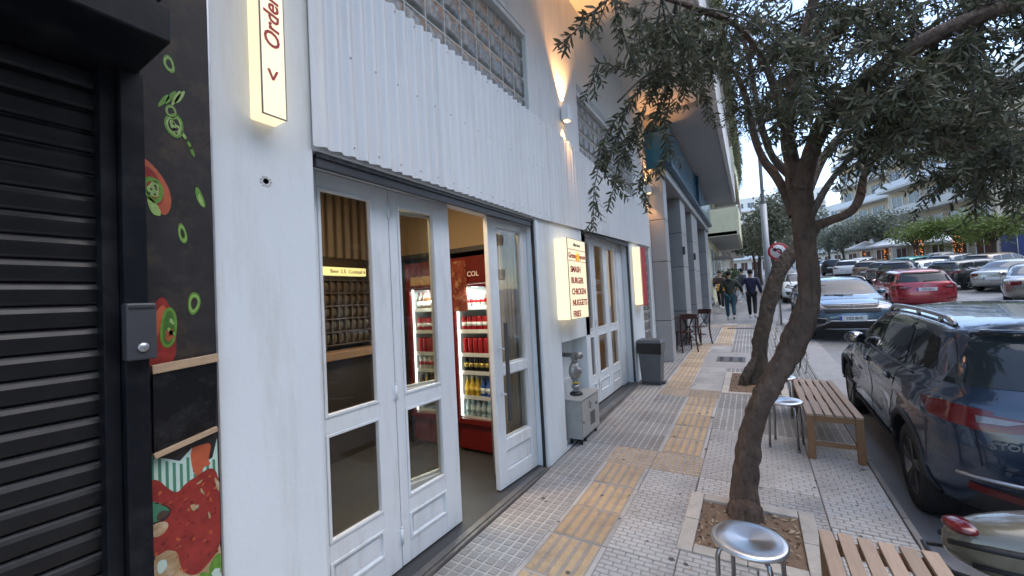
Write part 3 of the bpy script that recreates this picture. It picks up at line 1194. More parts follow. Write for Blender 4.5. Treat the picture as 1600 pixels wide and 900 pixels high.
def lamp(name, loc, power, col, size, rot=(0, 0, 0), kind='AREA', sx=None):
    d = bpy.data.lights.new(name, kind)
    d.energy = power
    d.color = col
    if kind == 'AREA':
        d.size = size
        if sx:
            d.shape = 'RECTANGLE'
            d.size_y = sx
    elif kind == 'SPOT':
        d.spot_size = size
        d.spot_blend = .6
        d.shadow_soft_size = .02
    else:
        d.shadow_soft_size = size
    o = bpy.data.objects.new(name, d)
    COL.objects.link(o)
    o.location = loc
    o.rotation_euler = rot
    return o


lamp('shop_ceiling_lamp', (2.1, 2.75, 2.95), 15, (1, .70, .40), .5)
lamp('shop_ceiling_lamp', (5.9, 3.2, 2.9), 13, (1, .66, .34), .5)
M['burger'] = mat('burger print', (.13, .03, .02), .3, var=.6, scale=14, dirt=(.4, .27, .17), dscale=13, damt=.9)

# ---------------- drinks fridges
def fridge(label, y0, y1, x0, header):
    t = thing('drinks_fridge', label, 'fridge', (x0 + .3, (y0 + y1) / 2, .027), 'glass door drinks fridges inside the shop')
    X1 = x0 + .62
    b = MB()
    b.box(x0 + .03, X1, y0, y0 + .035, .06, 2.1)
    b.box(x0 + .03, X1, y1 - .035, y1, .06, 2.1)
    b.box(X1 - .03, X1, y0 + .035, y1 - .035, .06, 2.1)
    b.box(x0 + .03, X1 - .03, y0 + .035, y1 - .035, 2.07, 2.1)
    b.box(x0 + .02, X1 - .03, y0 + .035, y1 - .035, .06, .33)
    b.build('cabinet', M['fridge_red'], t, bevel=.006)
    b = MB()
    b.box(x0 + .05, X1 - .05, y0 + .06, y1 - .06, .03, .06)
    b.build('plinth', M['black'], t)
    b = MB()
    b.box(X1 - .04, X1 - .031, y0 + .036, y1 - .036, .331, 1.79)
    b.box(x0 + .05, X1 - .04, y0 + .036, y0 + .044, .331, 1.79)
    b.box(x0 + .05, X1 - .04, y1 - .044, y1 - .036, .331, 1.79)
    b.build('liner', M['fridge_white'], t)
    b = MB()
    b.box(x0 - .012, x0 + .028, y0, y0 + .05, .33, 2.09)
    b.box(x0 - .012, x0 + .028, y1 - .05, y1, .33, 2.09)
    b.box(x0 - .012, x0 + .028, y0 + .05, y1 - .05, .33, .385)
    d = b.build('door', M['fridge_red'], t, bevel=.004)
    b = MB()
    b.box(x0 + .0, x0 + .006, y0 + .05, y1 - .05, .385, 1.80)
    b.build('pane', M['fr_glass'], d)
    b = MB()
    b.box(x0 - .012, x0 + .028, y0 + .05, y1 - .05, 1.80, 2.09)
    b.build('header', M[header], t, bevel=.003)
    b = MB()
    for yy in (y0 + .05, y1 - .062):
        b.box(x0 + .03, x0 + .045, yy, yy + .012, .40, 1.79)
    b.build('led_strip', M['led'], t)
    for z in (1.55, 1.30, 1.05, .86, .60, .385):
        b = MB()
        b.box(x0 + .05, X1 - .05, y0 + .05, y1 - .05, z - .018, z)
        b.box(x0 + .046, x0 + .05, y0 + .05, y1 - .05, z - .022, z + .02)
        b.build('shelf', M['shelf'], t)
    lamp('fridge_lamp', (x0 + .1, (y0 + y1) / 2, 1.77), 6, (.9, 1, .96), .3, (0, 0, 0), sx=.1)
    return t


FX = 3.36
fr_b = fridge('red drinks fridge beside the half open door, header lettered COL', 2.2, 2.8, FX, 'fridge_dark')
fr_a = fridge('red drinks fridge farther inside, seen through the second door leaf', 2.86, 3.46, FX, 'fridge_dark')
place_text('COL', .075, M['cap_white'], (FX - .014, 2.56, 1.88), (0, -1, 0), (0, 0, 1), fr_b)
b = MB()
b.box(FX - .016, FX - .0125, 2.57, 2.76, 1.52, 2.06)
pn = b.build('burger_print', M['burger'], fr_b)
b = MB()
b.box(FX - .015, FX - .0125, 2.95, 3.38, 1.83, 1.93)
b.build('header_print', M['p_bread'], fr_a)


def can_mesh(name, r, h, m0, m1=None):
    b = MB()
    b.lathe([(r * .8, 0), (r, .008), (r, h - .012), (r * .82, h)], n=10, mi=0)
    if m1:
        b.lathe([(r * 1.02, h * .35), (r * 1.02, h * .62)], n=10, mi=1)
    return b.mesh(name, [M[m0], M[m1 or m0]])


def bottle_mesh(name, r, h, m0, m1, m2):
    b = MB()
    b.lathe([(r * .9, 0), (r, .01), (r, h * .55), (r * .4, h * .8), (r * .36, h * .95)], n=10, mi=0)
    b.lathe([(r * .42, h * .95), (r * .42, h)], n=8, mi=2)
    b.lathe([(r * 1.02, h * .2), (r * 1.02, h * .48)], n=10, mi=1)
    return b.mesh(name, [M[m0], M[m1], M[m2]])


DR = {
    'white': (can_mesh('white_can', .032, .15, 'can_white', 'can_red'), 'drink_can', 'can'),
    'wbot': (bottle_mesh('capped_bottle', .032, .2, 'bot_brown', 'cap_white', 'can_red'), 'drink_bottle', 'bottle'),
    'red': (can_mesh('red_can', .032, .155, 'can_red', 'cap_white'), 'drink_can', 'can'),
    'redt': (can_mesh('tall_red_can', .031, .172, 'can_red'), 'drink_can', 'can'),
    'black': (can_mesh('black_can', .031, .155, 'can_black', 'can_gold'), 'drink_can', 'can'),
    'yel': (bottle_mesh('yellow_bottle', .031, .2, 'bot_yellow', 'bot_yellow', 'cap_white'), 'drink_bottle', 'bottle'),
    'blu': (bottle_mesh('blue_bottle', .031, .2, 'bot_blue', 'can_white', 'bot_blue'), 'drink_bottle', 'bottle'),
    'clr': (bottle_mesh('clear_bottle', .031, .2, 'bot_clear', 'can_white', 'cap_white'), 'drink_bottle', 'bottle'),
    'wat': (bottle_mesh('water_bottle', .031, .21, 'bot_clear', 'bot_clear', 'bot_blue'), 'drink_bottle', 'bottle'),
    'brn': (bottle_mesh('brown_bottle', .031, .2, 'bot_brown', 'can_gold', 'can_gold'), 'drink_bottle', 'bottle'),
}
ROWS_B = [(1.55, ['white'] * 5 + ['brn', 'clr'], 'cans and bottles on the top shelf of the near fridge', {'white': 'pale can on the top shelf of the near fridge', 'brn': 'brown bottle on the top shelf of the near fridge', 'clr': 'clear bottle on the top shelf of the near fridge'}),
          (1.30, ['red'] * 7, 'red cans on the second shelf of the near fridge', 'red can with white band on the second shelf of the near fridge'),
          (1.05, ['redt'] * 7, 'tall red cans on the third shelf of the near fridge', 'tall plain red can on the third shelf of the near fridge'),
          (.86, ['black'] * 7, 'black cans on the fourth shelf of the near fridge', 'black can with gold band on the fourth shelf of the near fridge'),
          (.60, ['yel', 'yel', 'yel', 'blu', 'blu', 'clr', 'clr'], 'bottles on the fifth shelf of the near fridge', {'yel': 'yellow bottle on the fifth shelf of the near fridge', 'blu': 'blue bottle on the fifth shelf of the near fridge', 'clr': 'clear bottle on the fifth shelf of the near fridge'}),
          (.385, ['wat'] * 7, 'water bottles on the bottom shelf of the near fridge', 'clear water bottle with blue cap on the bottom of the near fridge')]
ROWS_A = [(1.55, ['wbot'] * 6, 'dark bottles on the top shelf of the far fridge', 'dark bottle with white label on the top shelf of the far fridge'),
          (1.30, ['red'] * 6, 'red cans on the second shelf of the far fridge', 'red can with white band on the second shelf of the far fridge'),
          (1.05, ['redt'] * 6, 'tall red cans on the third shelf of the far fridge', 'tall plain red can on the third shelf of the far fridge'),
          (.86, ['white'] * 6, 'pale cans on the fourth shelf of the far fridge', 'pale can with red band on the fourth shelf of the far fridge'),
          (.60, ['brn', 'yel', 'brn', 'yel', 'clr', 'clr'], 'bottles on the fifth shelf of the far fridge', {'brn': 'brown bottle on the fifth shelf of the far fridge', 'yel': 'yellow bottle on the fifth shelf of the far fridge', 'clr': 'clear bottle on the fifth shelf of the far fridge'})]
for rows, y1 in ((ROWS_B, 2.8), (ROWS_A, 3.46)):
    for z, kinds, grp, lab in rows:
        for d in range(2):
            for i, k in enumerate(kinds):
                me, nm, cat = DR[k]
                o = link(nm, me)
                o.location = (FX + .1 + .075 * d, y1 - .095 - i * .0685, z + .002)
                o.rotation_euler = (0, 0, RNG.uniform(0, 6))
                l = lab[k] if isinstance(lab, dict) else lab
                tag(o, l, cat, grp + (', ' + l.split()[0] if isinstance(lab, dict) else ''))

# ---------------- shelf of bags, menu light and counter at the back wall
t = thing('bag_rack', 'dark wall rack of brown packets in a grid seen through the first door leaf', 'rack', (2.9, 3.95, 1.2))
YB = 3.97
X0, X1, Z0, Z1 = 2.61, 3.2, 1.22, 1.93
b = MB()
b.box(X0, X1, YB + .05, YB + .06, Z0, Z1)
for i in range(8):
    x = X0 + (X1 - X0) * i / 7
    b.box(x - .006, x + .006, YB - .06, YB + .05, Z0, Z1)
for k in range(6):
    z = Z0 + (Z1 - Z0) * k / 5
    b.box(X0 + .007, X1 - .007, YB - .062, YB + .049, z - .007, z + .007)
b.box(X0 - .08, X0 - .0061, YB - .08, YB + .05, Z0 - .05, Z1 + .05)
b.build('frame', M['rack'], t)
for i in range(7):
    for k in range(5):
        o = MB()
        cx, cz = X0 + (X1 - X0) * (i + .5) / 7, Z0 + (Z1 - Z0) * (k + .5) / 5
        o.ball((cx, YB - .02, cz), (.034, .028, .062), 8)
        o.build('brown_packet', M['brown_bag'], t)
t = thing('back_counter', 'wooden counter shelf under the packet rack inside the shop', 'counter', (2.9, 3.8, .0))
b = MB()
b.box(2.2, 3.25, 3.72, 4.04, 1.08, 1.16)
b.build('top', M['counter'], t, bevel=.004)
b = MB()
b.box(2.25, 3.2, 3.80, 4.04, .03, 1.08)
b.build('front', M['dark_wall'], t)
t = thing('menu_lightbox', 'small lit yellow menu strip reading Beer 2.5 and Cocktail 6', 'menu sign', (2.8, 3.95, 2.0))
b = MB()
b.box(2.3, 3.17, 3.93, 4.0, 1.985, 2.075)
b.build('box', M['menu_em'], t)
place_text('Beer 2.5', .058, M['sign_black'], (2.70, 3.927, 2.012), (1, 0, 0), (0, 0, 1), t)
place_text('Cocktail 6', .055, M['sign_black'], (2.93, 3.927, 2.012), (1, 0, 0), (0, 0, 1), t)
t = thing('security_camera', 'small round dark camera beside the lit menu strip inside', 'camera', (3.22, 3.9, 2.06))
b = MB()
b.ball((3.22, 3.88, 2.05), .035, 10)
b.tube([(3.22, 3.88, 2.05), (3.22, 4.055, 2.08)], .015, 6)
b.build('camera_body', M['dark_grey'], t)
# behind the second entrance
t = thing('interior_pillar', 'orange lit wooden post glimpsed through the second entrance', 'post', (5.6, 3.2, .0))
b = MB()
b.box(5.5, 5.8, 3.1, 3.4, .03, 2.99)
b.build('post', M['counter'], t)
t = thing('pendant_lamp', 'glowing orange pendant lamp inside the second entrance', 'lamp', (5.75, 2.9, 2.9))
b = MB()
b.lathe([(.09, 0), (.09, .28)], (5.75, 2.9, 1.98), 14)
b.build('shade', emit('amber shade', (1, .5, .1), 1.1), t)
b = MB()
b.tube([(5.75, 2.9, 2.25), (5.75, 2.9, 3.0)], .006, 6)
b.build('cord', M['black'], t)
t = thing('serving_counter', 'dark serving counter inside the second entrance', 'counter', (6.2, 3.6, 0))
b = MB()
b.box(5.2, 7.6, 3.42, 3.9, .03, 1.0)
b.build('body', M['dark_wall'], t)
b = MB()
b.box(5.15, 7.65, 3.36, 3.95, 1.0, 1.05)
b.build('worktop', M['counter'], t, bevel=.004)

# ---------------- signs on the facade
def lightbox(name, label, cat, x0, x1, y0, y1, z0, z1, grp=None):
    t = thing(name, label, cat, ((x0 + x1) / 2, y1, (z0 + z1) / 2), grp)
    b = MB()
    b.box(x0, x1, y0 + .006, y1, z0, z1)
    b.build('box', M['sign_warm'], t, bevel=.004)
    b = MB()
    b.box(x0 + .004, x1 - .004, y0, y0 + .0055, z0 + .004, z1 - .004)
    b.build('face', M['sign_face'], t)
    b = MB()
    e = .0035
    for (a, c, d, f) in ((x0, x0 + e, z0, z1), (x1 - e, x1, z0, z1), (x0 + e, x1 - e, z0, z0 + e), (x0 + e, x1 - e, z1 - e, z1)):
        b.box(a, c, y0 - .0015, y0 + .006, d, f)
    b.build('edge_trim', M['thresh'], t)
    return t


t = lightbox('order_sign', 'tall warm lit box sign with red vertical word Order and an arrow', 'sign', .86, .96, 1.652, 1.749, 2.415, 3.45)
place_text('Order', .088, M['sign_text'], (.936, 1.6505, 2.70), (0, 0, 1), (-1, 0, 0), t, bold=.0008, shear=.22)
place_text('<', .085, M['sign_text'], (.936, 1.6505, 2.565), (0, 0, 1), (-1, 0, 0), t, bold=.0008)
t = lightbox('menu_sign', 'square lit menu sign reading Smash Burger Chicken Nuggets Fries', 'sign', 3.80, 4.31, 1.60, 1.749, 1.375, 2.225)
sx0, sz1, yt = 3.80, 2.225, 1.5985
place_text('Alley food', .045, M['sign_black'], (sx0 + .255, yt, sz1 - .075), (1, 0, 0), (0, 0, 1), t, align='CENTER')
b = MB()
for z in (sz1 - .115, sz1 - .235):
    b.box(sx0 + .01, sx0 + .50, yt - .001, yt + .001, z - .0025, z + .0025)
b.build('rule_line', M['sign_text'], t)
place_text('Greasy', .08, M['sign_text'], (sx0 + .018, yt, sz1 - .205), (1, 0, 0), (0, 0, 1), t, bold=.001)
place_text('Spoon', .08, M['sign_text'], (sx0 + .29, yt, sz1 - .205), (1, 0, 0), (0, 0, 1), t, bold=.0002)
b = MB()
b.lathe([(.0001, 0), (.04, 0)], (sx0 + .262, yt - .0018, sz1 - .20), 14, 'y')
for k in range(9):
    a = -.2 + k * .44
    b.bar((sx0 + .262 + .03 * math.cos(a), yt - .002, sz1 - .19 + .03 * math.sin(a)), (sx0 + .262 + .062 * math.cos(a), yt - .002, sz1 - .19 + .062 * math.sin(a)), .008, .001, (0, 1, 0))
b.build('egg_emblem', M['sign_yellow'], t)
for k, wd in enumerate(('SMASH', 'BURGER', 'CHICKEN', 'NUGGETS', 'FRIES')):
    place_text(wd, .092, M['sign_text'], (sx0 + .05 + .004 * k, yt, sz1 - .355 - .118 * k), (1, 0, 0), (0, 0, 1), t, bold=.0012)
t = lightbox('narrow_sign', 'narrow lit sign with red edge between the second entrance and glass blocks', 'sign', 7.03, 7.36, 1.615, 1.749, 1.42, 2.42)
b = MB()
b.box(7.365, 7.385, 1.61, 1.749, 1.40, 2.44)
b.build('red_edge', M['sign_text'], t)
b = MB()
b.box(7.05, 7.355, 1.608, 1.614, 1.425, 2.415)
b.build('red_strip', M['sign_text'], t)


def sconce(x, label, z=3.62, pw=60):
    t = thing('wall_sconce', label, 'wall lamp', (x, 1.75, z + .09), 'up and down lights on the white facade')
    b = MB()
    b.box(x - .05, x + .05, 1.65, 1.735, z, z + .17)
    b.box(x - .03, x + .03, 1.7355, 1.749, z + .04, z + .13)
    b.build('housing', M['white_paint'], t, bevel=.004)
    b = MB()
    b.box(x - .035, x + .035, 1.665, 1.72, z - .003, z - .0005)
    b.box(x - .035, x + .035, 1.665, 1.72, z + .1705, z + .173)
    b.build('lens', M['lamp_em'], t)
    lamp('sconce_lamp', (x, 1.698, z + .18), pw, (1, .44, .14), R_(76), (R_(180), 0, 0), 'SPOT')
    lamp('sconce_lamp', (x, 1.698, z - .01), 12, (1, .45, .13), R_(66), (0, 0, 0), 'SPOT')


sconce(4.22, 'white box sconce throwing orange light between the two glass block windows')
sconce(8.47, 'white box sconce at the far end of the white facade behind the twigs', 3.66, 26)

# ---------------- gas cabinet and regulator in the niche
t = thing('gas_cabinet', 'small grey metal cabinet with vent grille standing at the foot of the niche', 'cabinet', (4.2, 1.75, 0))
b = MB()
b.box(3.97, 4.53, 1.625, 1.80, .10, .50)
b.build('body', M['cab'], t, bevel=.005)
b = MB()
b.box(3.955, 4.545, 1.61, 1.80, .5005, .515)
b.build('lid', M['cab'], t, bevel=.004)
b = MB()
b.box(3.985, 4.515, 1.617, 1.6245, .115, .488)
d = b.build('door', M['cab'], t, bevel=.003)
b = MB()
for i in range(7):
    for k in range(7):
        b.box(4.22 + .022 * i, 4.236 + .022 * i, 1.6145, 1.6165, .19 + .02 * k, .203 + .02 * k)
b.build('vent_grille', M['clad_d'], d)
b = MB()
for (cx, cz, a) in ((4.2, .41, .6), (4.23, .43, -.5), (4.26, .41, .6), (4.21, .385, 0.), (4.245, .385, 1.2), (4.22, .44, 1.4)):
    b.bar((cx - .018 * math.cos(a), 1.6155, cz - .018 * math.sin(a)), (cx + .018 * math.cos(a), 1.6155, cz + .018 * math.sin(a)), .008, .002, (0, 1, 0))
b.build('company_mark', M['black'], d)
b = MB()
b.lathe([(.0001, -.006), (.01, -.006), (.012, 0)], (4.02, 1.617, .27), 10, 'y')
b.box(4.40, 4.45, 1.6145, 1.617, .37, .4)
b.build('lock', M['dark_grey'], d)
for x in (4.03, 4.14, 4.47):
    for y in (1.66, 1.77):
        b = MB()
        b.tube([(x, y, .0 + gz(x)), (x, y, .10)], .017, 8)
        b.build('foot', M['black'], t)
t = thing('gas_regulator', 'grey cast gas regulator on a pipe in the wall niche', 'regulator', (4.2, 1.78, .515))
b = MB()
b.tube([(4.2, 1.76, .515), (4.2, 1.76, .60)], .028, 10)
b.lathe([(.045, 0), (.05, .02), (.03, .04)], (4.2, 1.76, .59), 12)
b.tube([(4.2, 1.76, .63), (4.2, 1.76, .70)], .034, 10)
b.build('pipe', M['iron'], t)
b = MB()
b.lathe([(.0001, -.075), (.03, -.075), (.035, -.05), (.075, -.045), (.098, -.02), (.105, 0), (.105, .018), (.095, .03), (.06, .05), (.0001, .055)], (4.2, 1.76, .78), 24, 'y')
b.build('diaphragm', M['iron'], t)
b = MB()
for k in range(10):
    a = k * 2 * PI / 10
    b.lathe([(.009, -.012), (.009, .022)], (4.2 + .092 * math.cos(a), 1.742, .78 + .092 * math.sin(a)), 6, 'y')
b.build('bolt', M['iron'], t)
b = MB()
b.tube([(4.2, 1.76, .87), (4.2, 1.76, .93)], .032, 10)
b.tube([(4.2, 1.76, .94), (4.17, 1.70, .96), (4.14, 1.66, .96)], .035, 10)
b.tube([(4.2, 1.76, .94), (4.24, 1.80, .95), (4.24, 1.92, .95)], .026, 10)
b.ball((4.2, 1.755, .94), .048, 10)
b.build('valve', M['iron'], t)
b = MB()
b.lathe([(.0385, 0), (.0385, .016)], (4.2, 1.76, .642), 12)
b.build('yellow_band', M['yellow_tag'], t)
b = MB()
b.lathe([(.075, 0), (.07, .02), (.036, .035)], (4.2, 1.76, .517), 14)
b.build('base_flange', M['black'], t)

# ---------------- dark shuttered shop on the left
t = thing('shuttered_shop', 'black shop front with closed roller shutter at the left edge', 'shop', (.2, 1.75, 0))
b = MB()
b.box(.445, .505, 1.70, 1.80, GB, 2.42)
b.box(.405, .4449, 1.735, 1.83, GB, 2.42)
b.build('guide_rail', M['black_metal'], t, bevel=.004)
sz = .0
k = 0
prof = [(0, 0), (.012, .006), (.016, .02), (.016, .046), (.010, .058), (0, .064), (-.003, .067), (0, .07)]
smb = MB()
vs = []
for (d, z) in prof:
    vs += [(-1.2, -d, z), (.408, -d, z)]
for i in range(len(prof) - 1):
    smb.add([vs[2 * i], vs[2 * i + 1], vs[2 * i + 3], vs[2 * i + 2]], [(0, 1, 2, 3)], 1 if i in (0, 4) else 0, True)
bm_ = smb.mesh('shutter_slat', [M['slat'], M['slat_highlight']])
bmm = bmesh.new()
bmm.from_mesh(bm_)
bmesh.ops.remove_doubles(bmm, verts=bmm.verts, dist=.0005)
bmm.to_mesh(bm_)
bmm.free()
bm_.set_sharp_from_angle(angle=R_(50))
z = -.02
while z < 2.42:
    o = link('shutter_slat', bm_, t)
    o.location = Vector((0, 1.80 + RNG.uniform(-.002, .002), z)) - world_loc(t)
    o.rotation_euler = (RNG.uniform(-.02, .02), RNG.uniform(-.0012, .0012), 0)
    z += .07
b = MB()
b.box(-1.3, .44, 1.84, 1.9, GB, 2.7)
b.build('backing', M['black'], t)
b = MB()
b.box(-1.3, .493, 1.437, 1.90, 2.42, 2.53)
b.box(-1.3, .485, 1.445, 1.90, 2.56, 3.6)
b.box(-1.3, .47, 1.46, 1.9, 2.53, 2.56)
b.build('shutter_box', M['black_metal'], t, bevel=.006)
lk = MB()
lk.box(.437, .512, 1.655, 1.699, 1.475, 1.655)
l_ = lk.build('lock_box', M['dark_grey'], t, bevel=.006)
lk = MB()
lk.lathe([(.0001, -.006), (.013, -.006), (.016, 0)], (.476, 1.6545, 1.515), 14, 'y')
lk.build('keyhole', M['alu'], l_)
lk = MB()
lk.box(.443, .506, 1.652, 1.6548, 1.638, 1.642)
lk.build('lid_gap', M['black'], l_)
# printed food panel
b = MB()
b.box(.506, .7149, 1.738, 1.80, GB, 3.6)
pan = b.build('poster_panel', M['poster'], t)
b = MB()
b.box(.7085, .7145, 1.7365, 1.7385, GB, 3.6)
b.build('panel_edge', M['alu'], pan)


def blob(mb, cx, cz, rx, rz_, mi, y, rot=0., seed=0, n=18, hole=0., wob=.15):
    rg = random.Random(seed)
    ph = [rg.uniform(0, 6) for _ in range(3)]
    pts = []
    for k in range(n):
        a = 2 * PI * k / n
        q = 1 + wob * (math.sin(2 * a + ph[0]) * .5 + math.sin(3 * a + ph[1]) * .5)
        x, z_ = rx * q * math.cos(a), rz_ * q * math.sin(a)
        pts.append((x * math.cos(rot) - z_ * math.sin(rot), x * math.sin(rot) + z_ * math.cos(rot)))
    if hole:
        vs = [(min(.706, max(.508, cx + p[0])), y, cz + p[1]) for p in pts] + [(min(.706, max(.508, cx + p[0] * hole)), y, cz + p[1] * hole) for p in pts]
        mb.add(vs, [(k, (k + 1) % n, n + (k + 1) % n, n + k) for k in range(n)], mi)
    else:
        mb.add([(min(.706, max(.508, cx + p[0])), y, cz + p[1]) for p in pts], [tuple(range(n))], mi)


Y1, Y2, Y3, Y4 = 1.7374, 1.7368, 1.7362, 1.7356
b = MB()
# falling pepper rings
for i, (cx, cz, rx, rz_, rot, hole) in enumerate(((.587, 2.512, .017, .03, .2, .5), (.598, 2.292, .027, .045, .1, .62), (.59, 2.338, .017, .026, .2, .7), (.614, 1.903, .012, .038, .15, .45), (.643, 1.652, .018, .043, -.1, .5))):
    blob(b, cx, cz, rx, rz_, 1, Y2, rot, i, hole=hole, wob=.1)
    blob(b, cx, cz, rx * .8, rz_ * .8, 2, Y2 - .0002, rot, i, hole=.78, wob=.1)
blob(b, .602, 2.285, .014, .024, 2, Y1 + .0001, .3, 9, wob=.4)
for i in range(7):
    blob(b, .602 + RNG.uniform(-.01, .01), 2.285 + RNG.uniform(-.02, .02), .004, .006, 7, Y3, .3, 90 + i, 6)
for (x, z_, r) in ((.57, 2.372, .5), (.59, 2.392, .45), (.606, 2.396, .4), (.616, 2.402, .45)):
    blob(b, x, z_, .007, .032, 1 if x < .6 else 2, Y2 - .0002 * (x > .59), -r, int(x * 1000), wob=.12)
for (x, z_, r) in ((.627, 2.262, .5), (.640, 2.238, .45), (.650, 2.212, .3)):
    blob(b, x, z_, .005, .02, 2 if x < .63 else 1, Y2, r, int(x * 1000), wob=.1)
blob(b, .67, 2.045, .011, .038, 1, Y2, .25, 12, wob=.15)
blob(b, .672, 2.035, .006, .026, 2, Y3, .25, 13, wob=.2)


def shape(pts, mi, y):
    b.add([(min(.706, max(.5075, p_[0])), y, p_[1]) for p_ in chaikin_open(pts)], [tuple(range(len(pts) * 4))], mi)


def chaikin_open(pts):
    for _ in range(2):
        pts = [tuple(u * w1 + v * (1 - w1) for u, v in zip(pts[i], pts[(i + 1) % len(pts)])) for i in range(len(pts)) for w1 in (.75, .25)]
    return pts


# tomato slice with a pepper ring, then the red pepper lower down
shape([(.499, 2.15), (.521, 2.147), (.554, 2.109), (.58, 2.058), (.586, 2.003), (.569, 1.957), (.543, 1.973), (.51, 2.032), (.501, 2.063)], 3, Y1)
shape([(.502, 2.12), (.525, 2.125), (.55, 2.09), (.565, 2.03), (.555, 1.99), (.53, 2.0), (.508, 2.05)], 0, Y2)
blob(b, .535, 2.046, .028, .044, 1, Y3, .1, 42, hole=.66, wob=.1)
blob(b, .535, 2.046, .017, .028, 2, Y3, .1, 43, wob=.25)
blob(b, .535, 1.985, .012, .035, 2, Y3, .35, 44, wob=.2)
for i in range(6):
    blob(b, .535 + RNG.uniform(-.012, .012), 2.045 + RNG.uniform(-.02, .02), .0035, .005, 7, Y4, .3, 190 + i, 6)
shape([(.508, 1.632), (.53, 1.655), (.555, 1.683), (.572, 1.646), (.582, 1.60), (.589, 1.539), (.586, 1.455), (.55, 1.44), (.517, 1.455), (.506, 1.40), (.506, 1.5)], 0, Y1)
shape([(.52, 1.60), (.555, 1.66), (.565, 1.62), (.54, 1.55), (.52, 1.5)], 3, Y1 - .0001)
shape([(.544, 1.565), (.554, 1.63), (.576, 1.646), (.594, 1.606), (.587, 1.522), (.564, 1.495), (.545, 1.516)], 1, Y2)
shape([(.551, 1.56), (.559, 1.62), (.575, 1.632), (.586, 1.60), (.581, 1.53), (.565, 1.507), (.552, 1.522)], 8, Y2 - .0002)
for i in range(7):
    blob(b, .567 + RNG.uniform(-.01, .01), 1.57 + RNG.uniform(-.04, .04), .006, .011, 2 if i % 2 else 3, Y3, .3, 290 + i, 8, wob=.4)
# checked cloth
CL = [(.5075, 1.181), (.513, 1.145), (.554, 1.126), (.59, 1.105), (.626, 1.139), (.627, 1.05), (.649, 1.07), (.687, 1.082), (.703, 1.148), (.704, 1.0), (.6, .96), (.5075, 1.0)]
b.add([(p_[0], Y1, p_[1]) for p_ in CL], [tuple(range(len(CL)))], 5)
for i in range(10):
    x = .511 + .0195 * i
    zt = np.interp(x, [.508, .554, .59, .626, .6261, .687, .703], [1.16, 1.12, 1.10, 1.13, 1.05, 1.08, 1.14]) - .004
    b.add([(x, Y1 - .0002, .97), (x + .0085, Y1 - .0002, .97), (x + .0085, Y1 - .0002, zt - .004), (x, Y1 - .0002, zt)], [(0, 1, 2, 3)], 4)
shape([(.618, 1.137), (.65, 1.14), (.688, 1.139), (.672, 1.079), (.683, 1.058), (.656, 1.059), (.648, 1.028), (.627, 1.045)], 3, Y2)
# crushed tomato, bread and salad at the foot
shape([(.5075, .93), (.706, .93), (.706, .40), (.5075, .40)], 6, Y1 - .0003)
shape([(.503, 1.072), (.53, 1.067), (.555, 1.025), (.581, .997), (.605, 1.024), (.641, 1.035), (.679, 1.051), (.703, 1.024), (.71, .906), (.706, .749), (.671, .717), (.633, .69), (.599, .713), (.583, .751), (.577, .811), (.541, .819), (.505, .82), (.506, .921), (.55, .922), (.567, .951), (.538, .984), (.504, 1.007)], 0, Y2)
shape([(.5075, .998), (.538, .98), (.562, .949), (.544, .933), (.5075, .928)], 4, Y2 - .0002)
shape([(.53, .965), (.562, .949), (.55, .935), (.52, .93)], 7, Y3)
shape([(.5075, .928), (.55, .922), (.556, .895), (.53, .877), (.508, .888)], 6, Y3)
shape([(.507, .811), (.548, .827), (.57, .807), (.579, .745), (.592, .713), (.52, .70), (.507, .74)], 6, Y3)
shape([(.52, .80), (.545, .80), (.55, .77), (.525, .75)], 5, Y3 - .0003)
shape([(.663, .704), (.706, .745), (.706, .645), (.67, .666)], 1, Y3)
for i, (x, z_, rx, rz_) in enumerate(((.628, .93, .012, .012), (.652, .975, .003, .016), (.672, .88, .004, .012), (.645, 1.01, .01, .004), (.70, .98, .006, .03))):
    blob(b, x, z_, rx, rz_, 6, Y4, .3, 300 + i, 9, wob=.5)
for i in range(26):
    blob(b, RNG.uniform(.515, .70), RNG.uniform(.42, .69), RNG.uniform(.008, .022), RNG.uniform(.01, .03), RNG.choice((0, 1, 2, 3, 5, 6, 7)), Y3 - .00005 * i, RNG.uniform(0, 3), 400 + i, 12, wob=.5)
for i in range(60):
    x, z_ = RNG.uniform(.52, .695), RNG.uniform(.72, 1.02)
    blob(b, x, z_, RNG.uniform(.002, .006), RNG.uniform(.003, .010), RNG.choice((3, 9, 9)), Y3 + .0001, RNG.uniform(0, 3), 500 + i, 7, wob=.4)
food = b.build('food_print', [M['p_red'], M['p_green'], M['p_lgreen'], M['p_red2'], M['p_cloth'], M['p_cloth2'], M['p_bread'], M['rack'], M['p_dgreen'], M['p_dred']], pan)
tag(food, kind='stuff')
# hanging chalkboard
t = thing('chalkboard', 'blank black chalkboard with pale wooden battens hung on the food poster', 'chalkboard', (.61, 1.735, 1.28))
b = MB()
b.hexa([(.517, 1.722, 1.155), (.694, 1.722, 1.19), (.694, 1.735, 1.19), (.517, 1.735, 1.155)], [(.515, 1.712, 1.425), (.70, 1.712, 1.435), (.70, 1.725, 1.435), (.515, 1.725, 1.425)])
b.build('board', M['slate'], t)
b = MB()
b.bar((.512, 1.71, 1.435), (.702, 1.71, 1.448), .014, .03, (0, 0, 1))
b.build('batten', M['pale_wood'], t, bevel=.002)
b = MB()
b.bar((.514, 1.716, 1.15), (.696, 1.716, 1.188), .014, .018, (0, 0, 1))
b.build('batten', M['pale_wood'], t, bevel=.002)

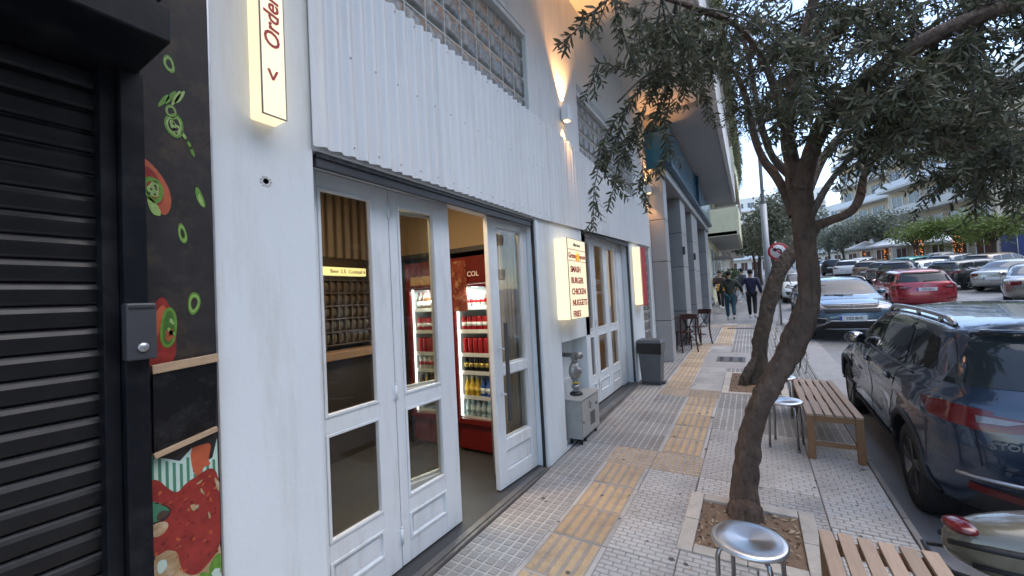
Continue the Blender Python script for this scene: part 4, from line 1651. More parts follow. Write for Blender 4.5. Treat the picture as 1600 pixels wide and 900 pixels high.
# ------------------------------------------------------------------ vehicles
def chaikin(pts, it=2):
    for _ in range(it):
        q = []
        n = len(pts)
        for i in range(n):
            a, b = pts[i], pts[(i + 1) % n]
            q.append(tuple(x * .75 + y * .25 for x, y in zip(a, b)))
            q.append(tuple(x * .25 + y * .75 for x, y in zip(a, b)))
        pts = q
    return pts


class Car:
    """car body grown from its side outline; x forward, origin on the ground under the middle of the wheelbase"""

    def __init__(s, outline, hw, belt, tumble, wb, wr, shoulder=.02, p=2.6, dense=1.):
        s.hw, s.belt, s.tumble, s.wb, s.wr = hw, belt, tumble, wb, wr
        o = np.array(chaikin(outline, 2))
        seg = np.linalg.norm(np.diff(np.vstack([o, o[:1]]), axis=0)[:, :2], axis=1)
        cs = np.concatenate([[0], np.cumsum(seg)])
        nB = int(260 * dense)
        t = np.linspace(0, cs[-1], nB, endpoint=False)
        oo = np.vstack([o, o[:1]])
        B = np.column_stack([np.interp(t, cs, oo[:, k]) for k in range(3)])
        s.B = B
        c = np.array([0., .72])
        vec = B[:, :2] - c
        dist = np.linalg.norm(vec, axis=1)
        K1, K2 = int(13 * dense) + 3, 5
        yn = np.linspace(0, 1, K1 + 1)
        tau = 1 - (1 - yn ** p) ** (1 / p)
        rings = []
        # keep the insets normal to the outline
        tan = np.roll(B[:, :2], -1, 0) - np.roll(B[:, :2], 1, 0)
        tan /= np.linalg.norm(tan, axis=1)[:, None] + 1e-9
        nor = np.column_stack([-tan[:, 1], tan[:, 0]])
        sgn = np.sign((nor * -vec).sum(1))
        cosf = np.abs((nor * vec).sum(1)) / dist
        cosf = np.maximum(cosf, .35)
        a = np.minimum(B[:, 2] / (dist * cosf), .6)
        for k in range(8):
            a = .25 * np.roll(a, 1) + .5 * a + .25 * np.roll(a, -1)
        for k in range(K1 + 1):
            sc = 1 - a * tau[k]
            rings.append((c + vec * sc[:, None], np.full(nB, yn[k])))
        for k in range(1, K2):
            sc = (1 - a) * (1 - k / K2)
            rings.append((c + vec * sc[:, None], np.ones(nB)))
        V, F = [], []
        idx = {}
        for sd in (1, -1):
            for ri, (q, f) in enumerate(rings):
                if ri == 0 and sd == -1:
                    idx[(sd, 0)] = idx[(1, 0)]
                    continue
                idx[(sd, ri)] = len(V)
                W = s.W(q[:, 0], q[:, 1])
                V += [(q[i, 0], sd * W[i] * f[i], q[i, 1]) for i in range(nB)]
            ic = len(V)
            V.append((c[0], sd * float(s.W(np.array([c[0]]), np.array([c[1]]))[0]), c[1]))
            for ri in range(len(rings) - 1):
                A, D = idx[(sd, ri)], idx[(sd, ri + 1)]
                for i in range(nB):
                    j = (i + 1) % nB
                    F.append((A + i, A + j, D + j, D + i) if sd == 1 else (A + j, A + i, D + i, D + j))
            A = idx[(sd, len(rings) - 1)]
            for i in range(nB):
                j = (i + 1) % nB
                F.append((A + i, A + j, ic) if sd == 1 else (A + j, A + i, ic))
        s.V, s.F = V, F

    def W(s, x, z):
        low = s.hw - .07 * np.clip((.62 - z) / .45, 0, 1) ** 2 - .035 * np.clip((z - .72) / (s.belt - .72 + 1e-6), 0, 1) ** 2
        # shoulder crease and hollowed doors
        low = low + .014 * np.exp(-((z - (s.belt - .13)) / .045) ** 2) - .018 * np.exp(-((z - (s.belt - .32)) / .09) ** 2) * (np.abs(x) < s.wb / 2 - .28)
        # wheel arch bulge
        for wx_ in (s.wb / 2, -s.wb / 2):
            d = np.sqrt((x - wx_) ** 2 + (z - s.wr) ** 2)
            low = low + .03 * np.exp(-((d - s.wr - .05) / .11) ** 2)
        # plan taper at the ends
        L = np.abs(x)
        low = low - .10 * np.clip((L - s.wb / 2 - .15) / .75, 0, 1) ** 2
        up = np.clip(z - s.belt, 0, 9)
        return low - s.tumble * up - .045 * np.clip(up / .05, 0, 1)

    def body(s, name, pm, parent):
        me = bpy.data.meshes.new(name)
        me.from_pydata(s.V, [], s.F)
        me.materials.append(pm)
        me.materials.append(M['black'])
        bm = bmesh.new()
        bm.from_mesh(me)
        bmesh.ops.remove_doubles(bm, verts=bm.verts, dist=.0004)
        bmesh.ops.recalc_face_normals(bm, faces=bm.faces)
        s.bvh = BVHTree.FromBMesh(bm)
        bm.to_mesh(me)
        bm.free()
        o = link(name, me)
        cb = MB()
        for wx_ in (s.wb / 2, -s.wb / 2):
            for sd in (1, -1):
                cb.lathe([(s.wr + .055, sd * .52), (s.wr + .055, sd * 1.3)], (wx_, 0, s.wr), 40, 'y', mi=1)
                cb.box(wx_ - s.wr - .04, wx_ + s.wr + .04, *sorted((sd * .53, sd * 1.29)), -.3, s.wr - .02, mi=1)
        cm = cb.mesh('cut', [pm, M['black']])
        co = link('cut', cm)
        md = o.modifiers.new('b', 'BOOLEAN')
        md.object = co
        md.operation = 'DIFFERENCE'
        md.solver = 'EXACT'
        md.use_self = True
        bpy.context.view_layer.update()
        m2 = eval_mesh(o, name)
        bpy.data.objects.remove(o)
        bpy.data.objects.remove(co)
        if len(m2.polygons) < 500:
            m2 = me
        for p_ in m2.polygons:
            p_.use_smooth = True
        m2.set_sharp_from_angle(angle=R_(38))
        return link(name, m2, parent)

    def project(s, pts, d, off, up=(0, 0, 1)):
        d = Vector(d).normalized()
        out = []
        for p_ in pts:
            h, n_, i, l = s.bvh.ray_cast(Vector(p_) - d * 5, d)
            if h is None:
                h, n_, i, l = s.bvh.find_nearest(Vector(p_))
            out.append(h + n_ * off)
        return out

    def patch(s, name, poly, d, m, parent, off=.004, ml=.07, smooth=True, back=True):
        """a thin skin laid on the body: poly = outline points (3d, only their place across d counts)"""
        bm = bmesh.new()
        vs = [bm.verts.new(p_) for p_ in poly]
        f = bm.faces.new(vs)
        bmesh.ops.triangulate(bm, faces=[f])
        for _ in range(7):
            lg = [e for e in bm.edges if e.calc_length() > ml]
            if not lg:
                break
            bmesh.ops.subdivide_edges(bm, edges=lg, cuts=1)
            bmesh.ops.triangulate(bm, faces=bm.faces[:])
        for v in bm.verts:
            v.co = s.project([v.co], d, off)[0]
        bm.normal_update()
        dd = Vector(d)
        for f in bm.faces:
            f.smooth = smooth
            if f.normal.dot(dd) > 0:
                f.normal_flip()
        me = bpy.data.meshes.new(name)
        bm.to_mesh(me)
        bm.free()
        me.materials.append(m)
        return link(name, me, parent)

    def strip(s, name, pts, d, r, m, parent, off=.001, closed=False, n=6, step=.05, flat=1.):
        q = []
        pts = [Vector(p_) for p_ in pts]
        if closed:
            pts = pts + [pts[0]]
        for a, b in zip(pts, pts[1:]):
            k = max(1, int((b - a).length / step))
            q += [a.lerp(b, i / k) for i in range(k)]
        q.append(pts[-1])
        q = s.project(q, d, off)
        b = MB()
        b.tube(q, r, n, flat=flat)
        return b.build(name, m, parent, local=True)


def wheel(parent, x, y, r, w_, sd, spokes=5, rimm='rim', name='wheel'):
    t = bpy.data.objects.new(name, None)
    b = MB()
    b.lathe([(r * .66, -w_ / 2), (r * .9, -w_ / 2), (r * .985, -w_ * .38), (r, -w_ * .2), (r, w_ * .2), (r * .985, w_ * .38), (r * .9, w_ / 2), (r * .66, w_ / 2), (r * .64, w_ * .3)], (0, 0, 0), 32, 'y', caps=False)
    o = b.build(name, M['tyre'], parent, local=True)
    o.location = (x, y, r)
    b = MB()
    b.lathe([(r * .66, sd * w_ * .46), (r * .62, sd * w_ * .40), (r * .60, sd * w_ * .1)], (0, 0, 0), 32, 'y', caps=False)
    for k in range(spokes):
        a = 2 * PI * k / spokes + .3
        for da in ((-.13, .13) if spokes == 5 else (0,)):
            ca, sa = math.cos(a + da), math.sin(a + da)
            b.bar((r * .12 * math.cos(a), sd * w_ * .36, r * .12 * math.sin(a)), (r * .62 * ca, sd * w_ * .42, r * .62 * sa), .034 if spokes == 5 else .05, .025, (0, 1, 0))
    b.lathe([(.0001, sd * w_ * .42), (r * .16, sd * w_ * .42), (r * .18, sd * w_ * .3)], (0, 0, 0), 16, 'y')
    b.build('rim', M[rimm], o, local=True)
    b = MB()
    b.lathe([(.0001, sd * w_ * .12), (r * .6, sd * w_ * .12)], (0, 0, 0), 20, 'y')
    b.build('brake_disc', M['clad_d'], o, local=True)
    return o


HATCH = [(-1.99, .30, .30), (-2.07, .45, .38), (-2.06, .70, .36), (-1.98, .98, .26), (-1.92, 1.06, .2), (-1.66, 1.42, .16), (-1.45, 1.48, .14), (-.6, 1.51, .15), (.25, 1.49, .15), (.62, 1.40, .16),
         (1.18, 1.01, .2), (1.75, .90, .26), (2.02, .74, .36), (2.09, .55, .4), (2.06, .32, .35), (1.9, .22, .1), (0, .2, .06), (-1.8, .22, .1)]
SUVO = [(-2.03, .32, .30), (-2.10, .46, .36), (-2.09, .74, .34), (-2.02, 1.02, .26), (-1.95, 1.08, .2), (-1.70, 1.47, .16), (-1.5, 1.54, .14), (-.6, 1.575, .15), (.15, 1.56, .15), (.5, 1.47, .16),
        (1.08, 1.08, .2), (1.75, 1.0, .3), (2.06, .86, .36), (2.13, .6, .42), (2.1, .36, .35), (1.95, .24, .1), (0, .22, .06), (-1.85, .24, .1)]
SEDAN = [(-2.25, .32, .3), (-2.32, .48, .34), (-2.32, .78, .3), (-2.26, .98, .2), (-1.75, 1.03, .2), (-1.35, 1.2, .16), (-.85, 1.40, .14), (-.3, 1.445, .14), (.2, 1.42, .14), (.55, 1.32, .15),
         (1.15, .98, .2), (1.85, .86, .28), (2.12, .7, .36), (2.18, .5, .4), (2.14, .3, .35), (1.95, .2, .1), (0, .2, .06), (-2.0, .22, .1)]


def build_car(name, label, kind, pm, group, outline=HATCH, hw=.88, belt=.98, wb=2.56, wr=.325, suv=False, plate=None, front=True, rear=True, dense=1., rail=False, tail='hatch', rimm='rim', mark=None, lettering=None, glassz=None):
    C = Car(outline, hw, belt, .36, wb, wr, dense=dense)
    t = thing(name, label, kind, (0, 0, 0), group)
    C.body('body', pm, t)
    oz = lambda x: max(z for (xx, z) in _col(C, x)) if _col(C, x) else 1.0
    B = C.B
    xs_w = B[:, 0]
    zs_w = B[:, 1]
    roof = zs_w.max()

    def xat(z, frontside):          # x of the outline at height z on the front or rear side
        best = None
        n_ = len(B)
        for i in range(n_):
            a, b_ = B[i], B[(i + 1) % n_]
            if (a[1] - z) * (b_[1] - z) <= 0 and a[1] != b_[1]:
                x = a[0] + (b_[0] - a[0]) * (z - a[1]) / (b_[1] - a[1])
                if best is None or (x > best if frontside else x < best):
                    best = x
        return best
    z0, z1 = belt + .05, roof - .115
    # glazing
    fz0, fz1 = belt + .07, roof - .075
    w0, w1 = hw - .13, hw - .36 * (roof - belt) - .10
    C.patch('windscreen', [(3, -w0, fz0), (3, w0, fz0), (3, w1, fz1), (3, -w1, fz1)], (-1, 0, 0), M['car_glass'], t)
    rz0, rz1 = (glassz or (belt + .085, roof - .11))
    C.patch('rear_window', [(-3, w0 + .01, rz0), (-3, -w0 - .01, rz0), (-3, -w1 + .02, rz1), (-3, w1 - .02, rz1)], (1, 0, 0), M['car_glass'], t)
    xa0, xa1 = xat(z0, True) - .33, xat(z1, True) - .22
    xb = -.02 if tail != 'sedan' else .1
    xc = -.88 if tail != 'sedan' else -.78
    xr0, xr1 = xat(z0, False), xat(z1, False)
    for sd in (1, -1):
        dr = (0, -sd, 0)
        C.patch('side_window', [(xa0, sd * 3, z0), (xb + .03, sd * 3, z0), (xb + .03, sd * 3, z1), (xa1, sd * 3, z1)], dr, M['car_glass'], t)
        C.patch('side_window', [(xb - .04, sd * 3, z0), (xc, sd * 3, z0 + .01), (xc + .12, sd * 3, z1 - .01), (xb - .04, sd * 3, z1)], dr, M['car_glass'], t)
        if tail == 'hatch':
            C.patch('quarter_window', [(xc - .05, sd * 3, z0 + .02), (xr0 + .42, sd * 3, z0 + .08), (xr1 + .30, sd * 3, z1 - .06), (xc + .07, sd * 3, z1 - .02)], dr, M['car_glass'], t, off=.003)
        # panel gaps
        lo = .34
        for pl in ([(xb, sd * 3, z0), (xb - .02, sd * 3, .6), (xb - .02, sd * 3, lo)],
                   [(xa0 + .06, sd * 3, z0 - .06), (xa0 + .12, sd * 3, .6), (xa0 + .06, sd * 3, lo)],
                   [(xc - .02, sd * 3, z0 - .01), (xc - .05, sd * 3, .82), (xc + .1, sd * 3, .62), (xc + .14, sd * 3, lo)],
                   [(xa0 + .06, sd * 3, lo), (xc + .14, sd * 3, lo)]):
            C.strip('panel_gap', pl, dr, .0035, M['seam'], t, off=0)
        C.strip('window_trim', [(xa0 - .05, sd * 3, z0 - .018), (xc - .3, sd * 3, z0 - .01)], dr, .009, M['chrome'] if not suv else M['cab_in'], t)
        for hx in (xb + .12, xc + .14):
            q = C.project([(hx - .08, sd * 3, belt - .085), (hx, sd * 3, belt - .08), (hx + .09, sd * 3, belt - .075)], dr, .022)
            b = MB()
            b.tube(q, [.009, .014, .009], 8)
            b.build('door_handle', pm, t, local=True)
            C.patch('handle_cup', [(hx - .07, sd * 3, belt - .105), (hx + .06, sd * 3, belt - .105), (hx + .06, sd * 3, belt - .055), (hx - .07, sd * 3, belt - .055)], dr, M['seam'], t, off=.002)
        mx = xa0 - .30
        my = sd * (float(C.W(np.array([mx]), np.array([belt]))[0]) + .045)
        b = MB()
        b.ball((mx, my, belt + .085), (.065, .10, .07), 14)
        b.build('mirror', pm, t, local=True)
        b = MB()
        b.bar((mx + .03, my - sd * .16, belt - .01), (mx, my - sd * .02, belt + .05), .07, .035)
        b.build('mirror_foot', M['cab_in'], t, local=True)
        b = MB()
        b.lathe([(.0001, -.0735), (.058, -.068)], (mx, my, belt + .09), 14, 'x')
        b.build('mirror_glass', M['chrome'], t, local=True)
        # arches and sills
        for wx_ in (wb / 2, -wb / 2):
            R1 = wr + (.075 if suv else .058)
            pts = [(wx_ + R1 * math.cos(a), sd * 3, wr + R1 * math.sin(a)) for a in np.linspace(-.25, PI + .25, 26)]
            C.strip('arch_trim', pts, dr, .03 if suv else .008, M['cab_in'] if suv else pm, t, off=.0, flat=.5 if suv else 1)
            wheel(t, wx_, sd * (hw - .105), wr, .2, sd, rimm=rimm)
        if suv:
            C.patch('sill_cladding', [(wb / 2 - wr - .08, sd * 3, .235), (-wb / 2 + wr + .08, sd * 3, .235), (-wb / 2 + wr + .08, sd * 3, .36), (wb / 2 - wr - .08, sd * 3, .36)], dr, M['cab_in'], t, off=.008)
        if rail:
            q = C.project([(x, sd * (hw - .30), 3) for x in np.linspace(.35, -1.35, 14)], (0, 0, -1), .045)
            q[0].z -= .035
            q[-1].z -= .035
            b = MB()
            b.tube(q, .019, 8)
            for k in (2, 7, 11):
                b.tube([q[k], q[k] - Vector((0, 0, .05))], .015, 6)
            b.build('roof_rail', M['alu'], t, local=True)
    if suv:
        C.patch('lower_bumper', [(-3, hw - .12, .30), (-3, -hw + .12, .30), (-3, -hw + .2, .50), (-3, hw - .2, .50)], (1, 0, 0), M['cab_in'], t, off=.006)
    if rear:
        zt = belt - .02
        for sd in (1, -1):
            dg = Vector((1, -sd * .8, 0)).normalized()
            if tail == 'hatch':
                # lamp wraps from the flank on to the hatch
                po = [(-1.62, sd * .9, zt - .02), (-1.80, sd * .9, zt - .10), (-2.05, sd * (hw - .12), zt - .135), (-2.05, sd * (hw - .16), zt - .02), (-1.9, sd * .86, zt + .005)]
                C.patch('tail_lamp', po, dg, M['lamp_red'], t, off=.009, ml=.04)
                po2 = [(-2.05, sd * (hw - .175), zt - .03), (-2.05, sd * (hw - .165), zt - .135), (-2.05, sd * (hw - .38), zt - .13), (-2.05, sd * (hw - .5), zt - .07)]
                C.patch('tail_lamp', po2, (1, 0, 0), M['lamp_red'], t, off=.009, ml=.04)
                C.patch('reversing_lens', [(-2.05, sd * (hw - .19), zt - .05), (-2.05, sd * (hw - .19), zt - .09), (-2.05, sd * (hw - .30), zt - .09), (-2.05, sd * (hw - .38), zt - .065)], (1, 0, 0), M['lamp_clear'], t, off=.013, ml=.04)
                C.patch('reflector', [(-2.05, sd * (hw - .14), .46), (-2.05, sd * (hw - .36), .43), (-2.05, sd * (hw - .36), .47), (-2.05, sd * (hw - .14), .51)], (1, 0, 0), M['lamp_red'], t, off=.012)
                C.strip('hatch_gap', [(-2.05, sd * (hw - .19), .62), (-2.05, sd * (hw - .17), zt), (-2.05, sd * (hw - .17), belt + .12), (-2.05, sd * (w1 + .035), roof - .1)], (1, 0, 0), .004, M['seam'], t, off=0)
            else:
                C.patch('tail_lamp', [(-2.3, sd * (hw - .06), zt - .06), (-2.3, sd * (hw - .12), zt - .2), (-2.3, sd * (hw - .4), zt - .17), (-2.3, sd * (hw - .4), zt - .05)], dg, M['lamp_red'], t, off=.008, ml=.05)
                C.strip('boot_gap', [(-2.3, sd * (hw - .28), .6), (-2.3, sd * (hw - .22), zt)], (1, 0, 0), .004, M['seam'], t, off=0)
        C.strip('hatch_gap', [(-2.05, hw - .26, .62), (-2.05, -hw + .26, .62)], (1, 0, 0), .004, M['seam'], t, off=0)
        if tail == 'hatch':
            b = MB()
            q = C.project([(-3, y, roof - .115) for y in np.linspace(-w1 + .04, w1 - .04, 9)], (1, 0, 0), .0)
            b.tube([v + Vector((-.05, 0, .02)) for v in q], .028, 8, flat=.5)
            b.build('roof_spoiler', pm, t, local=True)
            q = C.project([(-3, .05, rz0 + .015), (-3, -.15, rz0 + .03), (-3, -.36, rz0 + .05)], (1, 0, 0), .012)
            b = MB()
            b.tube(q, [.016, .01, .006], 6)
            b.build('rear_wiper', M['black'], t, local=True)
    if front:
        for sd in (1, -1):
            dg = Vector((-1, -sd * .55, 0)).normalized()
            C.patch('headlight', [(1.75, sd * .86, belt - .06), (2.05, sd * (hw - .2), belt - .12), (2.1, sd * (hw - .38), belt - .22), (2.1, sd * (hw - .2), belt - .25), (1.85, sd * .86, belt - .2)], dg, M['lamp_clear'], t, off=.006, ml=.05)
            C.patch('fog_recess', [(2.1, sd * (hw - .10), .62), (2.1, sd * (hw - .16), .44), (2.1, sd * (hw - .36), .46), (2.1, sd * (hw - .42), .58)], (-1, 0, 0), M['black'], t, off=.005, ml=.05)
            C.strip('fog_trim', [(2.1, sd * (hw - .10), .62), (2.1, sd * (hw - .16), .44), (2.1, sd * (hw - .36), .46), (2.1, sd * (hw - .42), .58)], (-1, 0, 0), .008, M['alu'], t, closed=True)
            C.strip('bonnet_gap', [(xat(belt - .02, True) - .25, sd * (hw - .22), 3), (1.8, sd * (hw - .36), 3)], (0, 0, -1), .006, M['seam'], t, off=0)
        if suv:
            C.patch('lower_bumper', [(3, hw - .10, .27), (3, hw - .10, .66), (3, .45, .52), (3, -.45, .52), (3, -hw + .10, .66), (3, -hw + .10, .27)], (-1, 0, 0), M['cab_in'], t, off=.003)
        C.patch('grille', [(2.1, hw - .30, belt - .12), (2.1, hw - .38, belt - .33), (2.1, -hw + .38, belt - .33), (2.1, -hw + .30, belt - .12)], (-1, 0, 0), M['black'], t, off=.005)
        for dz in (.15, .225):
            C.strip('grille_bar', [(2.1, hw - .36 + (.2 if dz < .2 else 0), belt - dz), (2.1, -hw + .36 - (.2 if dz < .2 else 0), belt - dz)], (-1, 0, 0), .0045, M['chrome'], t, off=.008)
        C.patch('lower_grille', [(2.1, .5, .50), (2.1, .62, .33), (2.1, -.62, .33), (2.1, -.5, .50)], (-1, 0, 0), M['black'], t, off=.006)
        C.strip('bumper_bar', [(2.1, hw - .1, .34), (2.1, .58, .44), (2.1, .44, .53), (2.1, -.44, .53), (2.1, -.58, .44), (2.1, -hw + .1, .34)], (-1, 0, 0), .018, M['alu'], t, off=.004)
        C.strip('bumper_bar', [(2.1, .55, .325), (2.1, -.55, .325)], (-1, 0, 0), .014, M['alu'], t, off=.004)
        for sd in (1, -1):
            q = C.project([(3, sd * .1 + .1, fz0 - .02), (3, sd * .1 - .3, fz0 + .0)], (-1, 0, 0), .015)
            b = MB()
            b.tube(q, .008, 6)
            b.build('wiper', M['black'], t, local=True)
    C.t = t
    return t, C


def _col(C, x):
    return None


def car_plate(C, t, txt, at_front, z, pw=.52, ph=.115, txs=.088):
    d = -1 if at_front else 1
    p0 = C.project([(-3 * d, 0, z)], (d, 0, 0), 0)[0]
    x0 = p0.x - d * .012
    b = MB()
    b.box(x0 - .006, x0 + .006, -pw / 2, pw / 2, z - ph / 2, z + ph / 2)
    pl = b.build('number_plate', M['plate'], t, bevel=.002, local=True)
    xf = x0 - d * .0075
    yl = (pw / 2 - .045) * (-d if at_front else d)
    ydir = Vector((0, 1, 0)) if at_front else Vector((0, -1, 0))
    b = MB()
    c = -(pw / 2 - .022) * ydir.y
    b.box(xf - .001, xf + .001, c - .02, c + .02, z - ph / 2 + .003, z + ph / 2 - .003)
    b.build('plate_band', M['plate_b'], pl, local=True)
    if not txt:                  # too far away to read
        return
    me = text_mesh(txt, txs, M['sign_black'], 'lettering', ext=.001, align='CENTER', bold=.0015, xs=.84)
    x, y = ydir, Vector((0, 0, 1))
    mt = Matrix((x, y, x.cross(y))).transposed().to_4x4()
    mt.translation = (xf - d * .001, ydir.y * .02, z - .032)
    me.transform(mt)
    link('lettering', me, pl)


def seat_on_road(t, x, y, heading, s=1.):
    """heading 0 = nose up the street (+x)"""
    sl = math.atan(gslope(x))
    t.location = (x, y, gz(x) + ROADZ)
    # pitch with the slope of the street, then turn
    q = Matrix.Rotation(-sl, 4, 'Y') @ Matrix.Rotation(heading, 4, 'Z')
    t.rotation_euler = q.to_euler()
    t.scale = (s, s, s)


# dark blue crossover parked at the kerb
suv, C1 = build_car('parked_car', 'dark blue crossover with grey roof rails parked along the kerb beside the benches', 'car', P['navy'], 'cars in the street', HATCH, hw=.875, belt=.99, wb=2.58, wr=.33, suv=True, rail=True, front=False, rimm='rim_d')
me = text_mesh('STONIC', .052, M['rim'], 'lettering', ext=.003, bold=.001, xs=1.25)
pt = C1.project([(-3, .56, .72)], (1, 0, 0), .004)[0]
mt = Matrix((Vector((0, -1, 0)), Vector((0, 0, 1)), Vector((-1, 0, 0)))).transposed().to_4x4()
mt.translation = (pt.x - .03, .67, .755)
me.transform(mt)
link('lettering', me, suv)
C1.strip('bumper_trim', [(-2.1, .78, .545), (-2.1, .4, .535), (-2.1, -.4, .535), (-2.1, -.78, .545)], (1, 0, 0), .014, M['alu'], suv, off=.002)
seat_on_road(suv, 5.55, -1.87, R_(-1.2))

# light blue crossover facing the camera
bsuv, C2 = build_car('parked_car', 'pale blue crossover facing down the street with plate XZZ-8670', 'car', P['sky'], 'cars in the street', SUVO, hw=.91, belt=1.05, wb=2.6, wr=.345, suv=True, rail=True, rear=False)
car_plate(C2, bsuv, 'XZZ-8670', True, .60)
b = MB()
pt = C2.project([(3, 0, .86)], (-1, 0, 0), .012)[0]
for k in range(24):
    a, c = 2 * PI * k / 24, 2 * PI * (k + 1) / 24
    b.bar((pt.x, .058 * math.cos(a), .86 + .058 * math.sin(a)), (pt.x, .058 * math.cos(c), .86 + .058 * math.sin(c)), .01, .008, (1, 0, 0))
for l in ([(-.03, .045), (0, .005), (.03, .045)], [(-.047, .02), (-.02, -.045), (0, -.005), (.02, -.045), (.047, .02)]):
    for p_, q_ in zip(l, l[1:]):
        b.bar((pt.x, p_[0], .86 + p_[1]), (pt.x, q_[0], .86 + q_[1]), .01, .008, (1, 0, 0))
b.build('maker_emblem', M['chrome'], bsuv, local=True)
seat_on_road(bsuv, 13.0 + 1.2, -2.05, PI + R_(2))

# red hatchback seen from behind
rhat, C3 = build_car('moving_car', 'red hatchback seen from behind with plate XZP-5812', 'car', P['red'], 'cars in the street', HATCH, hw=.86, belt=.97, wb=2.5, wr=.31, front=False)
car_plate(C3, rhat, 'XZP-5812', False, .80)
b = MB()
pt = C3.project([(-3, 0, .92)], (1, 0, 0), .006)[0]
for (rx, rz_, cz) in ((.07, .045, 0), (.035, .04, 0), (.06, .018, .012)):
    for k in range(20):
        a, c = 2 * PI * k / 20, 2 * PI * (k + 1) / 20
        b.bar((pt.x, rx * math.cos(a), .92 + cz + rz_ * math.sin(a)), (pt.x, rx * math.cos(c), .92 + cz + rz_ * math.sin(c)), .01, .008, (1, 0, 0))
b.build('maker_emblem', M['chrome'], rhat, local=True)
seat_on_road(rhat, 20.0, -5.25, R_(0))

# sedans and the rest of the street
sed, C4 = build_car('parked_car', 'champagne saloon with dark plate nearest the right edge', 'car', P['champagne'], 'cars in the street', SEDAN, hw=.88, belt=.95, wb=2.65, wr=.31, tail='sedan', front=True, dense=.7)
car_plate(C4, sed, '', False, .66)
base_h, C5 = build_car('parked_car', 'dark green black hatchback parked behind the red hatchback with pale hubcaps', 'car', P['dark'], 'cars in the street', HATCH, hw=.87, belt=1.0, wb=2.55, wr=.32, front=True, dense=.7)
car_plate(C5, base_h, '', False, .72)
base_s, C6 = build_car('parked_car', 'white sport utility car with big rear window in the far row', 'car', P['white'], 'cars in the street', SUVO, hw=.91, belt=1.06, wb=2.62, wr=.35, suv=True, dense=.7)
car_plate(C6, base_s, '', False, .8)

ALLC = {}
for o in list(bpy.data.objects):
    if o.parent:
        ALLC.setdefault(o.parent.name, []).append(o)


def copy_car(src, label, pm, x, y, head, s=1., name='parked_car'):
    def rec(o, par):
        c = o.copy()
        COL.objects.link(c)
        if par:
            c.parent = par
        for ch in ALLC.get(o.name, []):
            rec(ch, c)
        if c.type == 'MESH' and len(c.material_slots) and c.material_slots[0].material == SRCP[src.name]:
            c.material_slots[0].link = 'OBJECT'
            c.material_slots[0].material = pm
        return c
    c = rec(src, None)
    c.name = name
    c['label'] = label
    seat_on_road(c, x, y, head, s)
    return c


SRCP = {sed.name: P['champagne'], base_h.name: P['dark'], base_s.name: P['white']}
seat_on_road(bsuv, 14.9, -2.05, PI + R_(1))
seat_on_road(rhat, 21.0 + .6, -5.25, R_(0))
seat_on_road(sed, 22.3, -8.95, R_(-20))
q = at(1522, 430, 20.5)
seat_on_road(base_h, q.x, q.y, R_(-58))
base_h.name = 'parked_car'
copy_car(sed, 'silver saloon between the dark hatchback and the champagne saloon', P['silver'], at(1592, 430, 18.6).x, at(1592, 430, 18.6).y, R_(-40))


def ray_xy(px, d):
    q = at(px, 430, d)
    return q.x, q.y


FAR = [(base_s, 1500, 27, 'grey', -52, 'grey tall car behind the dark green black hatchback'),
       (base_h, 1560, 25, 'bronze', -52, 'bronze hatchback behind the silver saloon at the right'),
       (base_h, 1455, 24, 'white', -52, 'white hatchback roof showing over the red hatchback'),
       (sed, 1474, 33, 'white', -50, 'white roofed saloon just behind the dark green black hatchback'),
       (base_h, 1436, 30, 'teal', -50, 'teal hatchback half hidden behind the roof of the red hatchback'),
       (base_s, 1414, 24.5, 'black', -28, 'black tall car at the near end of the far row left of the red hatchback'),
       (base_h, 1393, 27.5, 'grey', -28, 'grey hatchback second from the near end of the far row'),
       (base_h, 1368, 30, 'bronze', -28, 'bronze hatchback next to the white sport utility car in the far row'),
       (base_h, 1311, 38, 'black', -25, 'small black hatchback right behind the white sport utility car'),
       (sed, 1300, 43, 'white', -25, 'small white saloon far along the row near the trunk'),
       (base_h, 1291, 49, 'dark', -22, 'tiny dark hatchback near the far end of the row'),
       (base_s, 1284, 57, 'silver', -22, 'tiny silver car at the very end of the far row'),
       (base_h, 1352, 36, 'white', -25, 'white hatchback mostly hidden behind the white sport utility car')]
for src, px, d, c, h, lab in FAR:
    x, y = ray_xy(px, d)
    copy_car(src, lab, P[c], x, y, R_(h))
x, y = ray_xy(1336, 33)
seat_on_road(base_s, x, y, R_(-26))
copy_car(base_h, 'white hatchback parked beyond the motorcycle left of the olive trunk', P['white'], 26.5, -2.2, PI)
copy_car(base_h, 'pale blue grey hatchback seen above the white hatchback left of the trunk', P['sky'], 34, -2.1, PI)
copy_car(sed, 'silver saloon farther back seen above the motorcycle', P['silver'], 42, -2.4, PI)
copy_car(sed, 'silver car nosing out of the cross street behind the walkers', P['silver'], 21.4, 3.75, R_(-91), name='car')


